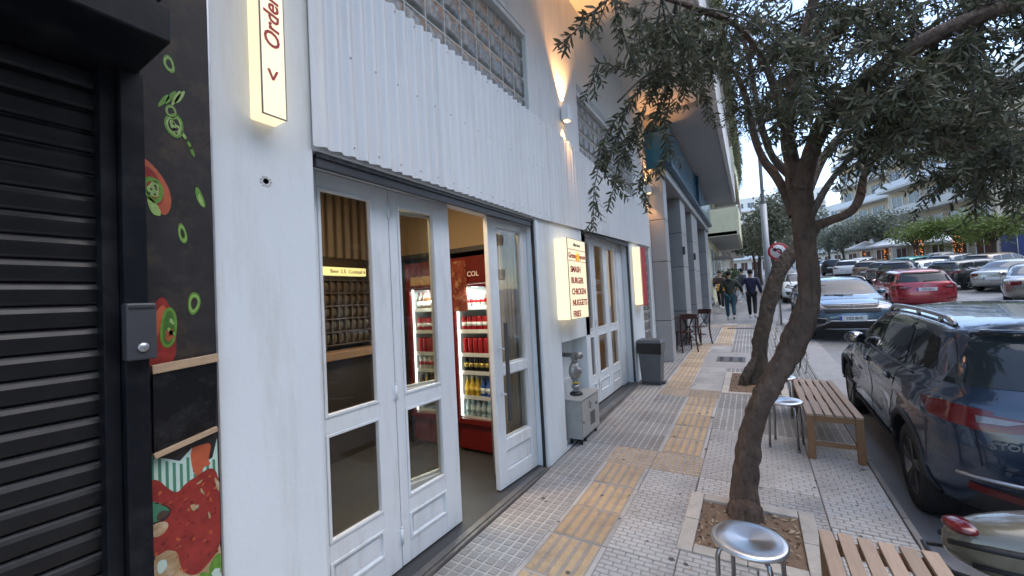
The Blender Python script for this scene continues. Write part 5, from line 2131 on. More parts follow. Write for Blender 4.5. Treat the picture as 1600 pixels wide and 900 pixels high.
# ---------------- scooter at the kerb, bottom right
def two_wheeler(name, label, pm, tail_pt, heading, s=1., detail=True):
    """a scooter; local x forward, rear wheel axle under x = 0"""
    t = thing(name, label, 'scooter')
    b = MB()
    st = [(-.42, .02, .70, .60), (-.36, .085, .74, .57), (-.2, .145, .79, .50), (0, .175, .82, .44), (.25, .165, .80, .40), (.45, .14, .74, .36), (.6, .10, .62, .30)]
    n = 18
    vs, fs = [], []
    for (x, w_, zt, zb_) in st:
        for k in range(n):
            a = 2 * PI * k / n
            ca, sa = math.cos(a), math.sin(a)
            sx = math.copysign(abs(ca) ** .7, ca)
            szz = math.copysign(abs(sa) ** .8, sa)
            vs.append((x, w_ * sx, (zt + zb_) / 2 + (zt - zb_) / 2 * szz))
    for i in range(len(st) - 1):
        for k in range(n):
            fs.append((i * n + k, i * n + (k + 1) % n, (i + 1) * n + (k + 1) % n, (i + 1) * n + k))
    fs += [tuple(range(n)), tuple((len(st) - 1) * n + k for k in range(n))]
    b.add(vs, fs, 0, True)
    o = b.build('body', pm, t, local=True)
    sb = o.modifiers.new('s', 'SUBSURF')
    sb.levels = sb.render_levels = 1
    for sd in (1, -1):
        b = MB()
        b.tube([(-.41, sd * .03, .665), (-.32, sd * .115, .69), (-.15, sd * .168, .70), (.1, sd * .187, .69), (.4, sd * .16, .64)], .011, 6)
        b.tube([(-.36, sd * .075, .60), (-.2, sd * .14, .61), (0, sd * .18, .585), (.25, sd * .175, .53), (.5, sd * .13, .45)], .010, 6)
        b.build('body_trim', M['black'], t, local=True)
        b = MB()
        b.ball((-.23, sd * .15, .485), (.035, .02, .024), 12)
        b.build('indicator', M['amber'], t, local=True)
        b = MB()
        b.tube([(-.23, sd * .08, .50), (-.23, sd * .14, .487)], .012, 6)
        b.build('indicator_stem', M['black'], t, local=True)
    b = MB()
    b.tube([(-.44, -.11, .575), (-.46, 0, .58), (-.44, .11, .575), (-.1, .2, .53), (.3, .19, .46)], .012, 8)
    b.tube([(-.44, -.11, .575), (-.1, -.2, .53), (.3, -.19, .46)], .012, 8)
    b.build('lower_trim', M['cab_in'], t, local=True)
    b = MB()
    b.ball((-.35, 0, .725), (.06, .075, .024), 14)
    b.build('tail_lamp', M['lamp_red'], t, local=True)
    b = MB()
    b.tube([(-.02, 0, .80), (.08, 0, .835), (.25, 0, .85), (.4, 0, .83), (.55, 0, .78)], [.08, .12, .13, .12, .07], 12, flat=.35)
    b.build('seat', M['black'], t, local=True)
    for (x, r) in ((0, .225), (1.22, .225)):
        b = MB()
        b.lathe([(r * .6, -.05), (r * .9, -.055), (r, -.02), (r, .02), (r * .9, .055), (r * .6, .05)], (0, 0, 0), 24, 'y', caps=False)
        w_ = b.build('wheel', M['tyre'], t, local=True)
        w_.location = (x, 0, r)
        b = MB()
        for sd in (.035, -.035):
            b.lathe([(r * .62, sd), (r * .5, sd * .8)], (0, 0, 0), 24, 'y', caps=False)
            for k in range(5):
                a = k * 2 * PI / 5
                b.bar((.02 * math.cos(a), sd, .02 * math.sin(a)), (r * .6 * math.cos(a), sd, r * .6 * math.sin(a)), .035, .01, (0, 1, 0))
        b.build('rim', M['rim'], w_, local=True)
    b = MB()
    b.tube([(-.3, 0, .45), (-.36, 0, .36), (-.38, 0, .22)], [.05, .06, .07], 8, flat=.5)
    b.box(.0, .55, -.1, .1, .16, .38)
    b.tube([(-.1, -.16, .22), (.25, -.16, .24), (.5, -.12, .2)], [.05, .055, .03], 10)
    b.build('engine', M['black'], t, local=True)
    b = MB()
    b.box(.5, .95, -.16, .16, .24, .30)
    b.build('footboard', M['black'], t, bevel=.02, local=True)
    b = MB()
    b.hexa([(.92, -.2, .3), (1.0, -.2, .3), (1.0, .2, .3), (.92, .2, .3)], [(.78, -.17, .95), (.86, -.17, .95), (.86, .17, .95), (.78, .17, .95)])
    b.build('leg_shield', pm, t, bevel=.03, local=True)
    b = MB()
    b.tube([(1.2, 0, .24), (.82, 0, 1.0)], .03, 8)
    b.tube([(.70, -.33, 1.03), (.8, -.12, 1.0), (.8, .12, 1.0), (.70, .33, 1.03)], .014, 8)
    b.build('handlebar', M['dark_grey'], t, local=True)
    b = MB()
    b.ball((.9, 0, .98), (.1, .15, .1), 12)
    b.build('headlamp_cowl', pm, t, local=True)
    b = MB()
    b.tube([(1.0, 0, .46), (1.22, 0, .50), (1.44, 0, .40)], [.05, .085, .04], 10)
    b.build('mudguard', pm, t, local=True)
    b = MB()
    b.box(-.40, -.392, -.085, .085, .27, .43)
    b.build('number_plate', M['plate'], t, local=True)
    t.location = tail_pt
    t.rotation_euler = (0, 0, heading)
    t.scale = (s, s, s)
    return t


two_wheeler('parked_scooter', 'khaki scooter with amber indicator parked at the kerb, bottom right', P['scoot'], (2.54, -1.06, ROADZ), R_(-82), 1.0)
q = at(1243, 470, 17.5)
two_wheeler('parked_motorcycle', 'dark scooter with white plate parked beyond the second tree', P['black'], (q.x, q.y, gz(q.x) + ROADZ), R_(-12), 1.05)

# ------------------------------------------------------------------ street furniture
def make_bench(label, x0, x1, y0, y1, zt, n=6):
    t = thing('slatted_bench', label, 'bench', ((x0 + x1) / 2, (y0 + y1) / 2, gz((x0 + x1) / 2)), 'slatted wooden benches on the pavement')
    g = gz((x0 + x1) / 2)
    W_ = (y1 - y0)
    sw = W_ / n * .80
    for i in range(n):
        c = y0 + sw / 2 + (W_ - sw) * i / (n - 1)
        b = MB()
        e = RNG.uniform(-.002, .002)
        b.box(x0, x1, c - sw / 2, c + sw / 2, zt - .02 + e, zt + e)
        b.build('slat', M['teak'], t, bevel=.003)
    b = MB()
    for x in (x0 + .02, (x0 + x1) / 2, x1 - .065):
        b.box(x, x + .045, y0 + .056, y1 - .056, zt - .075, zt - .0235)
    b.box(x0 + .066, x1 - .066, y0 + .01, y0 + .035, zt - .075, zt - .0235)
    b.box(x0 + .066, x1 - .066, y1 - .035, y1 - .01, zt - .075, zt - .0235)
    b.build('frame', M['teak_leg'], t, bevel=.003)
    for x in (x0 + .012, x1 - .067):
        for y in (y0, y1 - .055):
            b = MB()
            b.box(x, x + .055, y, y + .055, gz(x) + .002, zt - .0235)
            b.build('leg', M['teak_leg'], t, bevel=.004)
        b = MB()
        b.box(x + .012, x + .042, y0 + .056, y1 - .056, gz(x) + .12, gz(x) + .155)
        b.build('stretcher', M['teak_leg'], t, bevel=.003)
    return t


make_bench('weathered slatted bench standing between the stool and the dark blue crossover', 4.44, 6.05, -.745, -.345, .455)
make_bench('slatted bench cut by the bottom edge beside the tree pit', .80, 2.36, -.60, -.195, .45)


def make_stool(label, x, y):
    t = thing('steel_stool', label, 'stool', (x, y, gz(x)), 'round steel stools on the pavement')
    b = MB()
    b.lathe([(.0001, .438), (.03, .440), (.09, .447), (.13, .450), (.15, .447), (.157, .440), (.158, .430), (.150, .424), (.0001, .424)], n=48)
    s_ = b.build('seat', M['stool_top'], t, local=True)
    for k in range(4):
        a = k * PI / 2 + .55
        c, d = math.cos(a), math.sin(a)
        b = MB()
        b.tube([(c * .06, d * .06, .416), (c * .115, d * .115, .414), (c * .14, d * .14, .402), (c * .150, d * .150, .375), (c * .155, d * .155, .2), (c * .165, d * .165, .012)], .0105, 10)
        b.tube([(c * .165, d * .165, .02), (c * .1655, d * .1655, .0)], .0125, 8)
        b.build('leg', M['leg_steel'], t, local=True)
    return t


# spun steel: brushed in rings, which fans the reflection into a cross
m = bpy.data.materials.new('spun steel')
n_, l_, b_ = nodes_of(m)
b_.inputs['Metallic'].default_value = 1
b_.inputs['Base Color'].default_value = (.66, .67, .68, 1)
b_.inputs['Roughness'].default_value = .3
b_.inputs['Anisotropic'].default_value = .85
tg = n_.new('ShaderNodeTangent')
tg.direction_type = 'RADIAL'
tg.axis = 'Z'
l_.new(tg.outputs[0], b_.inputs['Tangent'])
M['stool_top'] = m
make_stool('round steel stool in front of the tree pit at the bottom edge', 2.15, .085)
make_stool('round steel stool beside the near end of the bench', 4.70, -.195)
make_stool('steel stool half hidden behind the olive trunk at the far end of the bench', 5.75, -.22)

# bin
t = thing('litter_bin', 'grey pedal bin with black liner under its lid against the white wall', 'bin', (6.86, 1.50, gz(6.86)))
b = MB()
h = .66
b.hexa([(-.14, -.15, .03), (.14, -.15, .03), (.14, .15, .03), (-.14, .15, .03)], [(-.17, -.185, h), (.17, -.185, h), (.17, .185, h), (-.17, .185, h)])
b.build('body', M['bin_grey'], t, bevel=.02, local=True)
b = MB()
b.hexa([(-.176, -.19, h - .16), (.176, -.19, h - .14), (.176, .19, h - .17), (-.176, .19, h - .15)], [(-.182, -.197, h + .012), (.182, -.197, h + .012), (.182, .197, h + .012), (-.182, .197, h + .012)])
b.build('bin_liner', M['bag_black'], t, bevel=.006, local=True)
b = MB()
b.hexa([(-.195, -.21, h + .014), (.195, -.21, h + .014), (.195, .21, h + .014), (-.195, .21, h + .014)], [(-.165, -.18, h + .07), (.165, -.18, h + .07), (.165, .18, h + .07), (-.165, .18, h + .07)])
b.build('lid', M['bin_grey'], t, bevel=.012, local=True)
b = MB()
b.box(-.06, .06, -.21, -.13, .02, .04)
b.box(-.14, .14, -.15, .15, .0, .029)
b.build('pedal_base', M['dark_grey'], t, bevel=.006, local=True)


# cafe chairs and table
def make_chair(label, x, y, rz):
    t = thing('cafe_chair', label, 'chair', (x, y, gz(x)), 'dark wooden chairs at the cafe table')
    b = MB()
    b.lathe([(.0001, .435), (.19, .435), (.205, .445), (.205, .455), (.19, .462), (.0001, .458)], n=20, sy=.95)
    b.build('seat', M['darkwood'], t, local=True)
    for (fx, fy) in ((.16, .15), (.16, -.15)):
        b = MB()
        b.tube([(fx, fy, .44), (fx + .015, fy * 1.06, .2), (fx + .04, fy * 1.12, 0)], [.02, .018, .014], 8)
        b.build('leg', M['darkwood'], t, local=True)
    for sd in (1, -1):
        b = MB()
        b.tube([(-.24, sd * .17, 0), (-.19, sd * .16, .25), (-.175, sd * .16, .45), (-.2, sd * .165, .65), (-.25, sd * .17, .84)], [.015, .019, .02, .018, .016], 8)
        b.build('leg', M['darkwood'], t, local=True)
    b = MB()
    b.bar((-.245, -.19, .80), (-.245, .19, .80), .022, .10)
    b.tube([(-.252, -.19, .85), (-.262, 0, .865), (-.252, .19, .85)], .017, 8)
    b.build('top_rail', M['darkwood'], t, bevel=.005, local=True)
    b = MB()
    b.tube([(-.185, -.1, .46), (-.21, .04, .62), (-.245, .1, .76)], .011, 6)
    b.tube([(-.185, .1, .46), (-.21, -.04, .62), (-.245, -.1, .76)], .011, 6)
    b.build('back_splat', M['black'], t, local=True)
    b = MB()
    for k in range(16):
        a, c = 2 * PI * k / 16, 2 * PI * (k + 1) / 16
        b.tube([(.15 * math.cos(a), .15 * math.sin(a), .25), (.15 * math.cos(c), .15 * math.sin(c), .25)], .009, 6)
    b.build('leg_hoop', M['darkwood'], t, local=True)
    t.rotation_euler = (0, 0, rz)
    return t


make_chair('dark red cafe chair nearer the bin, left of the small table', 10.0, 1.38, R_(25))
make_chair('dark red cafe chair on the far side of the small table', 11.0, 1.2, R_(150))
t = thing('cafe_table', 'small round dark cafe table on iron legs between the two chairs', 'table', (10.6, 1.42, gz(10.6)))
b = MB()
b.lathe([(.0001, .715), (.30, .715), (.31, .72), (.31, .735), (.30, .74), (.0001, .74)], n=28)
b.build('tabletop', M['tabletop'], t, local=True)
for k in range(3):
    a = k * 2 * PI / 3 + .4
    c, d = math.cos(a), math.sin(a)
    b = MB()
    b.tube([(c * .12, d * .12, .71), (c * .05, d * .05, .5), (c * .06, d * .06, .3), (c * .26, d * .26, .015)], .011, 8)
    b.build('leg', M['black'], t, local=True)
b = MB()
for k in range(14):
    a, c = 2 * PI * k / 14, 2 * PI * (k + 1) / 14
    b.tube([(.11 * math.cos(a), .11 * math.sin(a), .22), (.11 * math.cos(c), .11 * math.sin(c), .22)], .008, 6)
b.build('leg_ring', M['black'], t, local=True)

# no left turn sign on its post
t = thing('road_sign', 'round no left turn sign with red rim standing behind the second trunk', 'road sign', (14.8, -.72, gz(14.8)))
zc = 2.70
b = MB()
b.tube([(14.84, -.70, gz(14.8)), (14.84, -.70, zc + .32)], .03, 10)
b.build('post', M['pole'], t)
b = MB()
b.lathe([(.0001, 0), (.265, 0), (.265, .012), (.0001, .012)], (14.79, -.75, zc), 36, 'x')
o = b.build('disc', M['sign_white'], t)
b = MB()
b.lathe([(.205, -.002), (.268, -.002), (.268, .014), (.205, .014), (.205, -.002)], (14.79, -.75, zc), 36, 'x', caps=False)
b.build('red_rim', M['sign_red'], o)
b = MB()
b.bar((14.786, -.75 + .15, zc + .15), (14.786, -.75 - .15, zc - .15), .045, .002, (1, 0, 0))
b.build('red_slash', M['sign_red'], o)
b = MB()
pts = [(14.785, -.83, zc - .12), (14.785, -.83, zc + .0), (14.785, -.80, zc + .06), (14.785, -.74, zc + .075), (14.785, -.68, zc + .06)]
for p_, q_ in zip(pts, pts[1:]):
    b.bar(p_, q_, .045, .002, (1, 0, 0))
b.add([(14.784, -.70, zc + .13), (14.784, -.70, zc - .02), (14.784, -.60, zc + .05)], [(0, 1, 2)])
b.build('arrow', M['black'], o)

# lamp post
t = thing('lamp_post', 'tall pale grey lamp post rising behind the no left turn sign', 'lamp post', (18.0, -.55, gz(18)))
b = MB()
b.tube([(18, -.55, gz(18)), (18, -.55, gz(18) + 4.2)], .11, 12)
b.build('lower_post', M['pole'], t)
b = MB()
b.tube([(18, -.55, gz(18) + 4.2), (18, -.55, 9.8)], .06, 10)
b.tube([(18, -.55, 9.8), (18, -1.0, 10.2), (18, -1.9, 10.3)], .045, 8)
b.build('upper_post', M['pole'], t)
b = MB()
b.ball((18, -2.15, 10.28), (.14, .35, .07), 10)
b.build('lamp_head', M['pole'], t)


# ------------------------------------------------------------------ people
def skin_tube(name, chains, m, parent, sub=1, root=0):
    """chains: list of [(co, radius), ...]; equal coordinates are welded into one joint"""
    V, E, Rr, key = [], [], [], {}
    for ch in chains:
        last = None
        for co, r in ch:
            k = tuple(round(c, 4) for c in co)
            if k not in key:
                key[k] = len(V)
                V.append(k)
                Rr.append(r)
            i = key[k]
            if last is not None and last != i:
                E.append((last, i))
            last = i
    me = bpy.data.meshes.new(name)
    me.from_pydata(V, E, [])
    o = bpy.data.objects.new(name, me)
    COL.objects.link(o)
    md = o.modifiers.new('skin', 'SKIN')
    md.use_smooth_shade = True
    sv = me.skin_vertices[0].data if me.skin_vertices else None
    if sv is None:
        bm = bmesh.new()
        bm.from_mesh(me)
        bm.verts.layers.skin.verify()
        bm.to_mesh(me)
        bm.free()
        sv = me.skin_vertices[0].data
    for i, r in enumerate(Rr):
        sv[i].radius = r if hasattr(r, '__len__') else (r, r)
        sv[i].use_root = (i == root)
    sb = o.modifiers.new('sub', 'SUBSURF')
    sb.levels = sb.render_levels = sub
    bpy.context.view_layer.update()
    m2 = eval_mesh(o, name)
    bpy.data.objects.remove(o)
    m2.materials.clear()
    m2.materials.append(m)
    for p_ in m2.polygons:
        p_.use_smooth = True
    return link(name, m2, parent)


def person(label, x, y, z, heading, top, trousers, shoes, hair, stride=.22, lean=0., arms=((.30, .0, .86), (-.30, .0, .86)), scale=1., hood=False, long_hair=False, elbows=None):
    t = thing('person', label, 'person', (x, y, z))
    sw = stride
    P_ = {}
    pel, ch, nk = (0, 0, .93), (.03 + lean, 0, 1.30), (.04 + lean, 0, 1.46)
    hd = (.06 + lean, 0, 1.60)
    sh = {1: (.035 + lean, .19, 1.40), -1: (.035 + lean, -.19, 1.40)}
    chains_body = [[(pel, .13), ((.015, 0, 1.1), .115), (ch, .14), (nk, .058), ((.05 + lean, 0, 1.52), .055), ((.055 + lean, 0, 1.58), .075), ((.06 + lean, 0, 1.66), .085), ((.055 + lean, 0, 1.72), .055)]]
    tro, jac, shoe = [], [[((0, 0, .84), .15), (pel, .158), ((.015, 0, 1.1), .15), (ch, .168), ((.035 + lean, 0, 1.42), .10), ((.042 + lean, 0, 1.475), .072)]], []
    for sd in (1, -1):
        f = sw if sd == 1 else -sw
        hip, kn = (0, sd * .09, .88), (f * .55 + .03, sd * .095, .48)
        an = (f * 1.0 - (.05 if f < 0 else 0), sd * .09, .09 + (.06 if f < 0 else 0))
        toe = (an[0] + .16, an[1], .035 if f >= 0 else .03)
        heel = (an[0] - .04, an[1], an[2] - .05)
        chains_body += [[(pel, .13), (hip, .08), (kn, .052), (an, .036)]]
        tro += [[((0, 0, .96), .135), (hip, .098), (kn, .072), ((an[0], an[1], an[2] + .02), .058)]]
        shoe.append((heel, toe, an))
        el = elbows[0 if sd == 1 else 1] if elbows else (sh[sd][0] - .06, sd * .27, 1.13)
        hx, hy, hz = arms[0 if sd == 1 else 1]
        wr_ = (hx, sd * abs(hy) if hy else sd * .29, hz)
        ad = (Vector(wr_) - Vector(el)).normalized()
        pm_ = Vector(wr_) + ad * .06
        chains_body += [[(ch, .14), (sh[sd], .055), (el, .04), (wr_, .028), (tuple(pm_), (.038, .02))]]
        sdv = ad.cross(Vector((0, sd, .2))).normalized()
        for q in range(4):
            base = pm_ + sdv * (.022 * (q - 1.5) / 1.5)
            ln = (.075, .085, .08, .06)[q]
            curl = Vector((0, -sd, 0)) * .02
            chains_body += [[(tuple(pm_), (.038, .02)), (tuple(base + ad * .03), .009), (tuple(base + ad * (.03 + ln * .55) + curl * .5), .008), (tuple(base + ad * (.03 + ln) + curl * 1.6), .006)]]
        th = Vector(wr_) + ad * .02 + sdv * .03
        chains_body += [[(wr_, .028), (tuple(th), .011), (tuple(th + sdv * .02 + ad * .03), .009), (tuple(th + sdv * .022 + ad * .055), .007)]]
        jac += [[(ch, .168), (sh[sd], .082), (el, .066), (tuple(Vector(el).lerp(Vector(wr_), .94)), .05)]]
    body = skin_tube('body', chains_body, SKIN, t, 1)
    skin_tube('jacket', jac, top, t, 2)
    skin_tube('trousers', tro, trousers, t, 2)
    b = MB()
    for heel, toe, an in shoe:
        b.tube([heel, (an[0] + .03, an[1], max(.04, an[2] - .04)), toe], [.042, .048, .036], 8, flat=.85)
    b.build('shoes', shoes, t, local=True)
    b = MB()
    hx = .06 + lean
    b.ball((hx - .022, 0, 1.69), (.098, .09, .098), 14)
    if long_hair:
        b.tube([(hx - .06, 0, 1.68), (hx - .085, 0, 1.55), (hx - .08, 0, 1.46)], [.07, .075, .05], 10)
    b.build('hair', hair, t, local=True)
    b = MB()
    b.ball((hx + .088, 0, 1.625), (.016, .012, .018), 8)
    for sd in (1, -1):
        b.ball((hx, sd * .083, 1.635), (.018, .01, .028), 8)
    b.build('nose_and_ears', SKIN, t, local=True)
    b = MB()
    for sd in (1, -1):
        b.ball((hx + .079, sd * .03, 1.655), (.006, .011, .006), 8)
    b.tube([(hx + .082, -.022, 1.585), (hx + .086, 0, 1.583), (hx + .082, .022, 1.585)], .005, 6)
    b.build('eyes_and_mouth', M['black'], t, local=True)
    if hood:
        b = MB()
        b.tube([(hx - .11, -.07, 1.46), (hx - .15, 0, 1.44), (hx - .11, .07, 1.46)], [.045, .06, .045], 10)
        b.build('hood', top, t, local=True)
    t.rotation_euler = (0, 0, heading)
    t.scale = (scale,) * 3
    return t


cl = lambda n, c: mat(n, c, .85, var=.15, scale=12)
jeans, dkj = cl('teal jeans', (.025, .085, .11)), cl('black trousers', (.012, .012, .014))
grn, nav, gry, brn = cl('dark green hoodie', (.03, .036, .026)), cl('navy jacket', (.012, .016, .042)), cl('dark grey coat', (.05, .05, .06)), cl('brown jacket', (.06, .035, .03))
wht, palej = cl('white shoes', (.6, .6, .58)), cl('pale trousers', (.55, .55, .54))
hair = cl('black hair', (.012, .01, .009))
hair2 = cl('brown hair', (.04, .022, .014))


def stand(px, d, py=500):
    q = at(px, py, d)
    return q.x, q.y, gz(q.x)


x, y, z = stand(1143, 14.4)
person('person in dark green hoodie and teal jeans walking away on the pavement', x, y, z, R_(8), grn, jeans, wht, hair, stride=.10, hood=True, arms=((.12, .30, .98), (.22, .42, .98)), elbows=((-.05, .27, 1.15), (.0, -.36, 1.16)))
x, y, z = stand(1177, 14.4)
person('person in navy jacket and black trousers walking away beside the trunk', x, y, z, R_(-4), nav, dkj, wht, hair, stride=.16, arms=((.05, .30, 1.0), (.1, .3, .9)), elbows=((-.06, .34, 1.16), (-.06, -.27, 1.13)))
x, y, z = stand(1129, 18.5)
p3 = person('person in brown jacket carrying an orange bag beyond the green hoodie', x, y, z, R_(170), brn, dkj, wht, hair2, stride=.12, arms=((.2, .2, 1.0), (.2, .2, 1.0)))
q = at(1126, 441, 18.3)
tg_ = thing('shoulder_bag', 'orange bag hanging at the front of the person in the brown jacket', 'bag', (q.x - .25, q.y, z + 1.0))
b = MB()
b.hexa([(-.07, -.17, -.17), (.07, -.17, -.17), (.07, .17, -.17), (-.07, .17, -.17)], [(-.05, -.15, .15), (.05, -.15, .15), (.05, .15, .15), (-.05, .15, .15)])
b.build('bag_body', cl('orange bag cloth', (.6, .27, .03)), tg_, bevel=.03, local=True)
b = MB()
b.tube([(.0, -.14, .14), (.14, -.14, .38), (.24, 0, .45)], .012, 6)
b.build('strap', M['black'], tg_, local=True)
x, y, z = stand(1163, 20)
person('person in dark grey coat and pale trousers crossing the side street', x, y, z, R_(-60), gry, palej, wht, hair, stride=.25)
from mathutils import noise

# ------------------------------------------------------------------ trees
def smooth_path(pts, n=6):
    pts = [np.array(p_, float) for p_ in pts]
    out = []
    P_ = [2 * pts[0] - pts[1]] + pts + [2 * pts[-1] - pts[-2]]
    for i in range(1, len(P_) - 2):
        for k in range(n):
            t = k / n
            a, b, c, d = P_[i - 1], P_[i], P_[i + 1], P_[i + 2]
            out.append(.5 * ((2 * b) + (-a + c) * t + (2 * a - 5 * b + 4 * c - d) * t ** 2 + (-a + 3 * b - 3 * c + d) * t ** 3))
    out.append(pts[-1])
    return out


def gnarl(mb, path, radii, n=14, amp=.06, seed=0, mi=0):
    """a trunk or limb with ridges and knots"""
    rg = np.random.RandomState(seed)
    ph = rg.rand(4) * 6
    ref = None
    tw_ = .10 if n >= 16 else 1
    vs, fs = [], []
    L = len(path)
    for i in range(L):
        p_ = Vector(path[i])
        d = (Vector(path[min(i + 1, L - 1)]) - Vector(path[max(i - 1, 0)])).normalized()
        if ref is None:
            ref = Vector((1, 0, 0)) if abs(d.x) < .8 else Vector((0, 1, 0))
        x = d.cross(ref).normalized()
        y = x.cross(d).normalized()
        ref = -y if False else y
        ref = y
        # keep the frame steady
        x = y.cross(d).normalized() * -1
        for k in range(n):
            a = 2 * PI * k / n
            w_ = 1 + amp * (math.sin(3 * a + ph[0] + i * tw_ * .22) + .7 * math.sin(5 * a + ph[1] - i * tw_ * .17) + .8 * math.sin(2 * a + ph[2] + i * tw_ * .45)) + (rg.uniform(-amp, amp) * .45 if n < 16 else 0)
            q = p_ + (x * math.cos(a) + y * math.sin(a)) * radii[i] * w_
            if n >= 16:
                s_ = Vector((q.x * 16, q.y * 16, q.z * 2.6)) + Vector((seed * 7.3, 0, 0))
                rr = noise.noise(s_) * .10 + abs(noise.noise(s_ * 2.3)) * .24 - .09 + noise.noise(Vector((q.x * 5, q.y * 5, q.z * 4))) * .10
                q = p_ + (x * math.cos(a) + y * math.sin(a)) * radii[i] * (w_ + rr)
            vs.append(q)
    for i in range(L - 1):
        for k in range(n):
            k2 = (k + 1) % n
            fs.append((i * n + k, i * n + k2, (i + 1) * n + k2, (i + 1) * n + k))
    fs.append(tuple((L - 1) * n + k for k in range(n)))
    mb.add(vs, fs, mi, True)


def limb_radii(ctrl, n_out):
    return np.interp(np.linspace(0, len(ctrl) - 1, n_out), np.arange(len(ctrl)), ctrl)


LIMBS = []      # (path, radii) of everything twigs may spring from


def limb(mb, spec, seed=0, n=12, amp=.07, keep=True, sm=6):
    path = smooth_path([s[0] for s in spec], sm)
    rad = limb_radii([s[1] for s in spec], len(path))
    gnarl(mb, path, rad, n, amp, seed)
    if keep:
        LIMBS.append((path, rad))
    return path, rad


A = lambda px, py, d: tuple(at(px, py, d))
tree1 = thing('olive_tree', 'near olive tree with curved dark trunk growing from the stone edged pit', 'tree', (3.24, .15, -.02))
tb = MB()
limb(tb, [((3.26, .14, -.06), .135), ((3.25, .14, .02), .105), (A(1163, 785, 2.86), .086), (A(1164, 744, 2.87), .078), (A(1169, 705, 2.88), .075), (A(1176, 667, 2.89), .074), (A(1188, 630, 2.9), .075), (A(1209, 592, 2.92), .078), (A(1229, 560, 2.94), .080), (A(1243, 530, 2.95), .080),
          (A(1255, 500, 2.96), .080), (A(1265, 458, 2.97), .076), (A(1262, 405, 2.98), .073), (A(1258, 365, 3.0), .073), (A(1253, 330, 3.01), .074), (A(1249, 295, 3.03), .078), (A(1245, 262, 3.04), .072)], 1, 60, .05, False, 20)
tb.build('trunk', M['bark'], tree1)
tb = MB()
limb(tb, [(A(1248, 290, 3.03), .058), (A(1236, 250, 3.05), .05), (A(1229, 205, 3.08), .045), (A(1236, 150, 3.1), .043), (A(1247, 100, 3.12), .040), (A(1262, 40, 3.13), .038), (A(1275, -20, 3.15), .035), (A(1290, -100, 3.2), .03), (A(1310, -220, 3.3), .02)], 2)
limb(tb, [(A(1250, 295, 3.0), .065), (A(1264, 245, 2.94), .058), (A(1284, 200, 2.85), .058), (A(1312, 165, 2.75), .056), (A(1352, 128, 2.65), .054), (A(1410, 85, 2.5), .052), (A(1480, 45, 2.4), .048), (A(1590, 0, 2.35), .04), (A(1720, -60, 2.3), .03), (A(1850, -100, 2.4), .02)], 3)
limb(tb, [(A(1262, 372, 3.0), .05), (A(1275, 354, 2.98), .037), (A(1294, 346, 2.98), .033), (A(1317, 337, 3.0), .031), (A(1334, 325, 3.02), .03), (A(1345, 306, 3.05), .028), (A(1352, 270, 3.1), .025), (A(1380, 230, 3.2), .02), (A(1440, 190, 3.4), .015), (A(1520, 160, 3.6), .01)], 4)
limb(tb, [(A(1244, 335, 3.04), .05), (A(1230, 307, 3.1), .036), (A(1211, 274, 3.2), .032), (A(1192, 248, 3.3), .03), (A(1178, 210, 3.4), .028), (A(1165, 150, 3.4), .024), (A(1140, 104, 3.2), .016), (A(1100, 95, 2.9), .012), (A(1060, 100, 2.6), .010), (A(1010, 118, 2.35), .007), (A(965, 160, 2.2), .005)], 5)
limb(tb, [(A(1231, 200, 3.08), .035), (A(1215, 150, 3.0), .026), (A(1190, 90, 2.9), .022), (A(1150, 40, 2.7), .017), (A(1080, 10, 2.4), .015), (A(1010, -10, 2.1), .01), (A(940, -30, 1.9), .007)], 6)
limb(tb, [(A(1330, 150, 2.72), .04), (A(1360, 185, 2.6), .025), (A(1420, 210, 2.5), .02), (A(1500, 225, 2.5), .016), (A(1590, 250, 2.6), .015)], 7)
limb(tb, [(A(1249, 90, 3.12), .036), (A(1320, 40, 3.3), .03), (A(1400, -20, 3.6), .026), (A(1500, -90, 4), .03), (A(1600, -150, 4.4), .02)], 8)
tb.build('limb', M['bark'], tree1)

tree2 = thing('olive_tree', 'second olive tree with grey leaning trunk rising from the farther pit', 'tree', (7.1, .2, gz(7.1) - .05))
tb = MB()
L2 = []
keepL = LIMBS
LIMBS = []
limb(tb, [(A(1178, 612, 6.2), .20), (A(1183, 592, 6.2), .15), (A(1187, 563, 6.22), .122), (A(1190, 530, 6.25), .112), (A(1196, 497, 6.3), .112), (A(1204, 463, 6.35), .115), (A(1215, 430, 6.4), .115), (A(1229, 405, 6.45), .11), (A(1247, 386, 6.5), .10), (A(1262, 350, 6.55), .09), (A(1260, 305, 6.5), .08), (A(1240, 275, 6.4), .07)], 11, 34, .08, True, 14)
limb(tb, [(A(1162, 609, 6.12), .075), (A(1164, 594, 6.12), .068), (A(1172, 577, 6.14), .06), (A(1183, 556, 6.2), .045)], 12, 24, .14, False, 12)
tb.build('trunk', M['bark_g'], tree2)
tb = MB()
limb(tb, [(A(1242, 280, 6.4), .07), (A(1222, 262, 6.3), .06), (A(1205, 240, 6.2), .05), (A(1192, 205, 6.2), .045), (A(1182, 160, 6.2), .04), (A(1170, 90, 6.2), .035), (A(1150, 30, 6.1), .02)], 13)
limb(tb, [(A(1260, 305, 6.5), .07), (A(1290, 240, 6.7), .06), (A(1340, 190, 7), .07), (A(1400, 150, 7.3), .045), (A(1470, 120, 7.6), .025)], 14)
limb(tb, [(A(1262, 345, 6.5), .06), (A(1300, 280, 6.4), .045), (A(1340, 240, 6.3), .035), (A(1400, 225, 6.4), .025), (A(1460, 220, 6.5), .015)], 15)
tb.build('limb', M['bark_g'], tree2)
LIMB2 = LIMBS
LIMBS = keepL


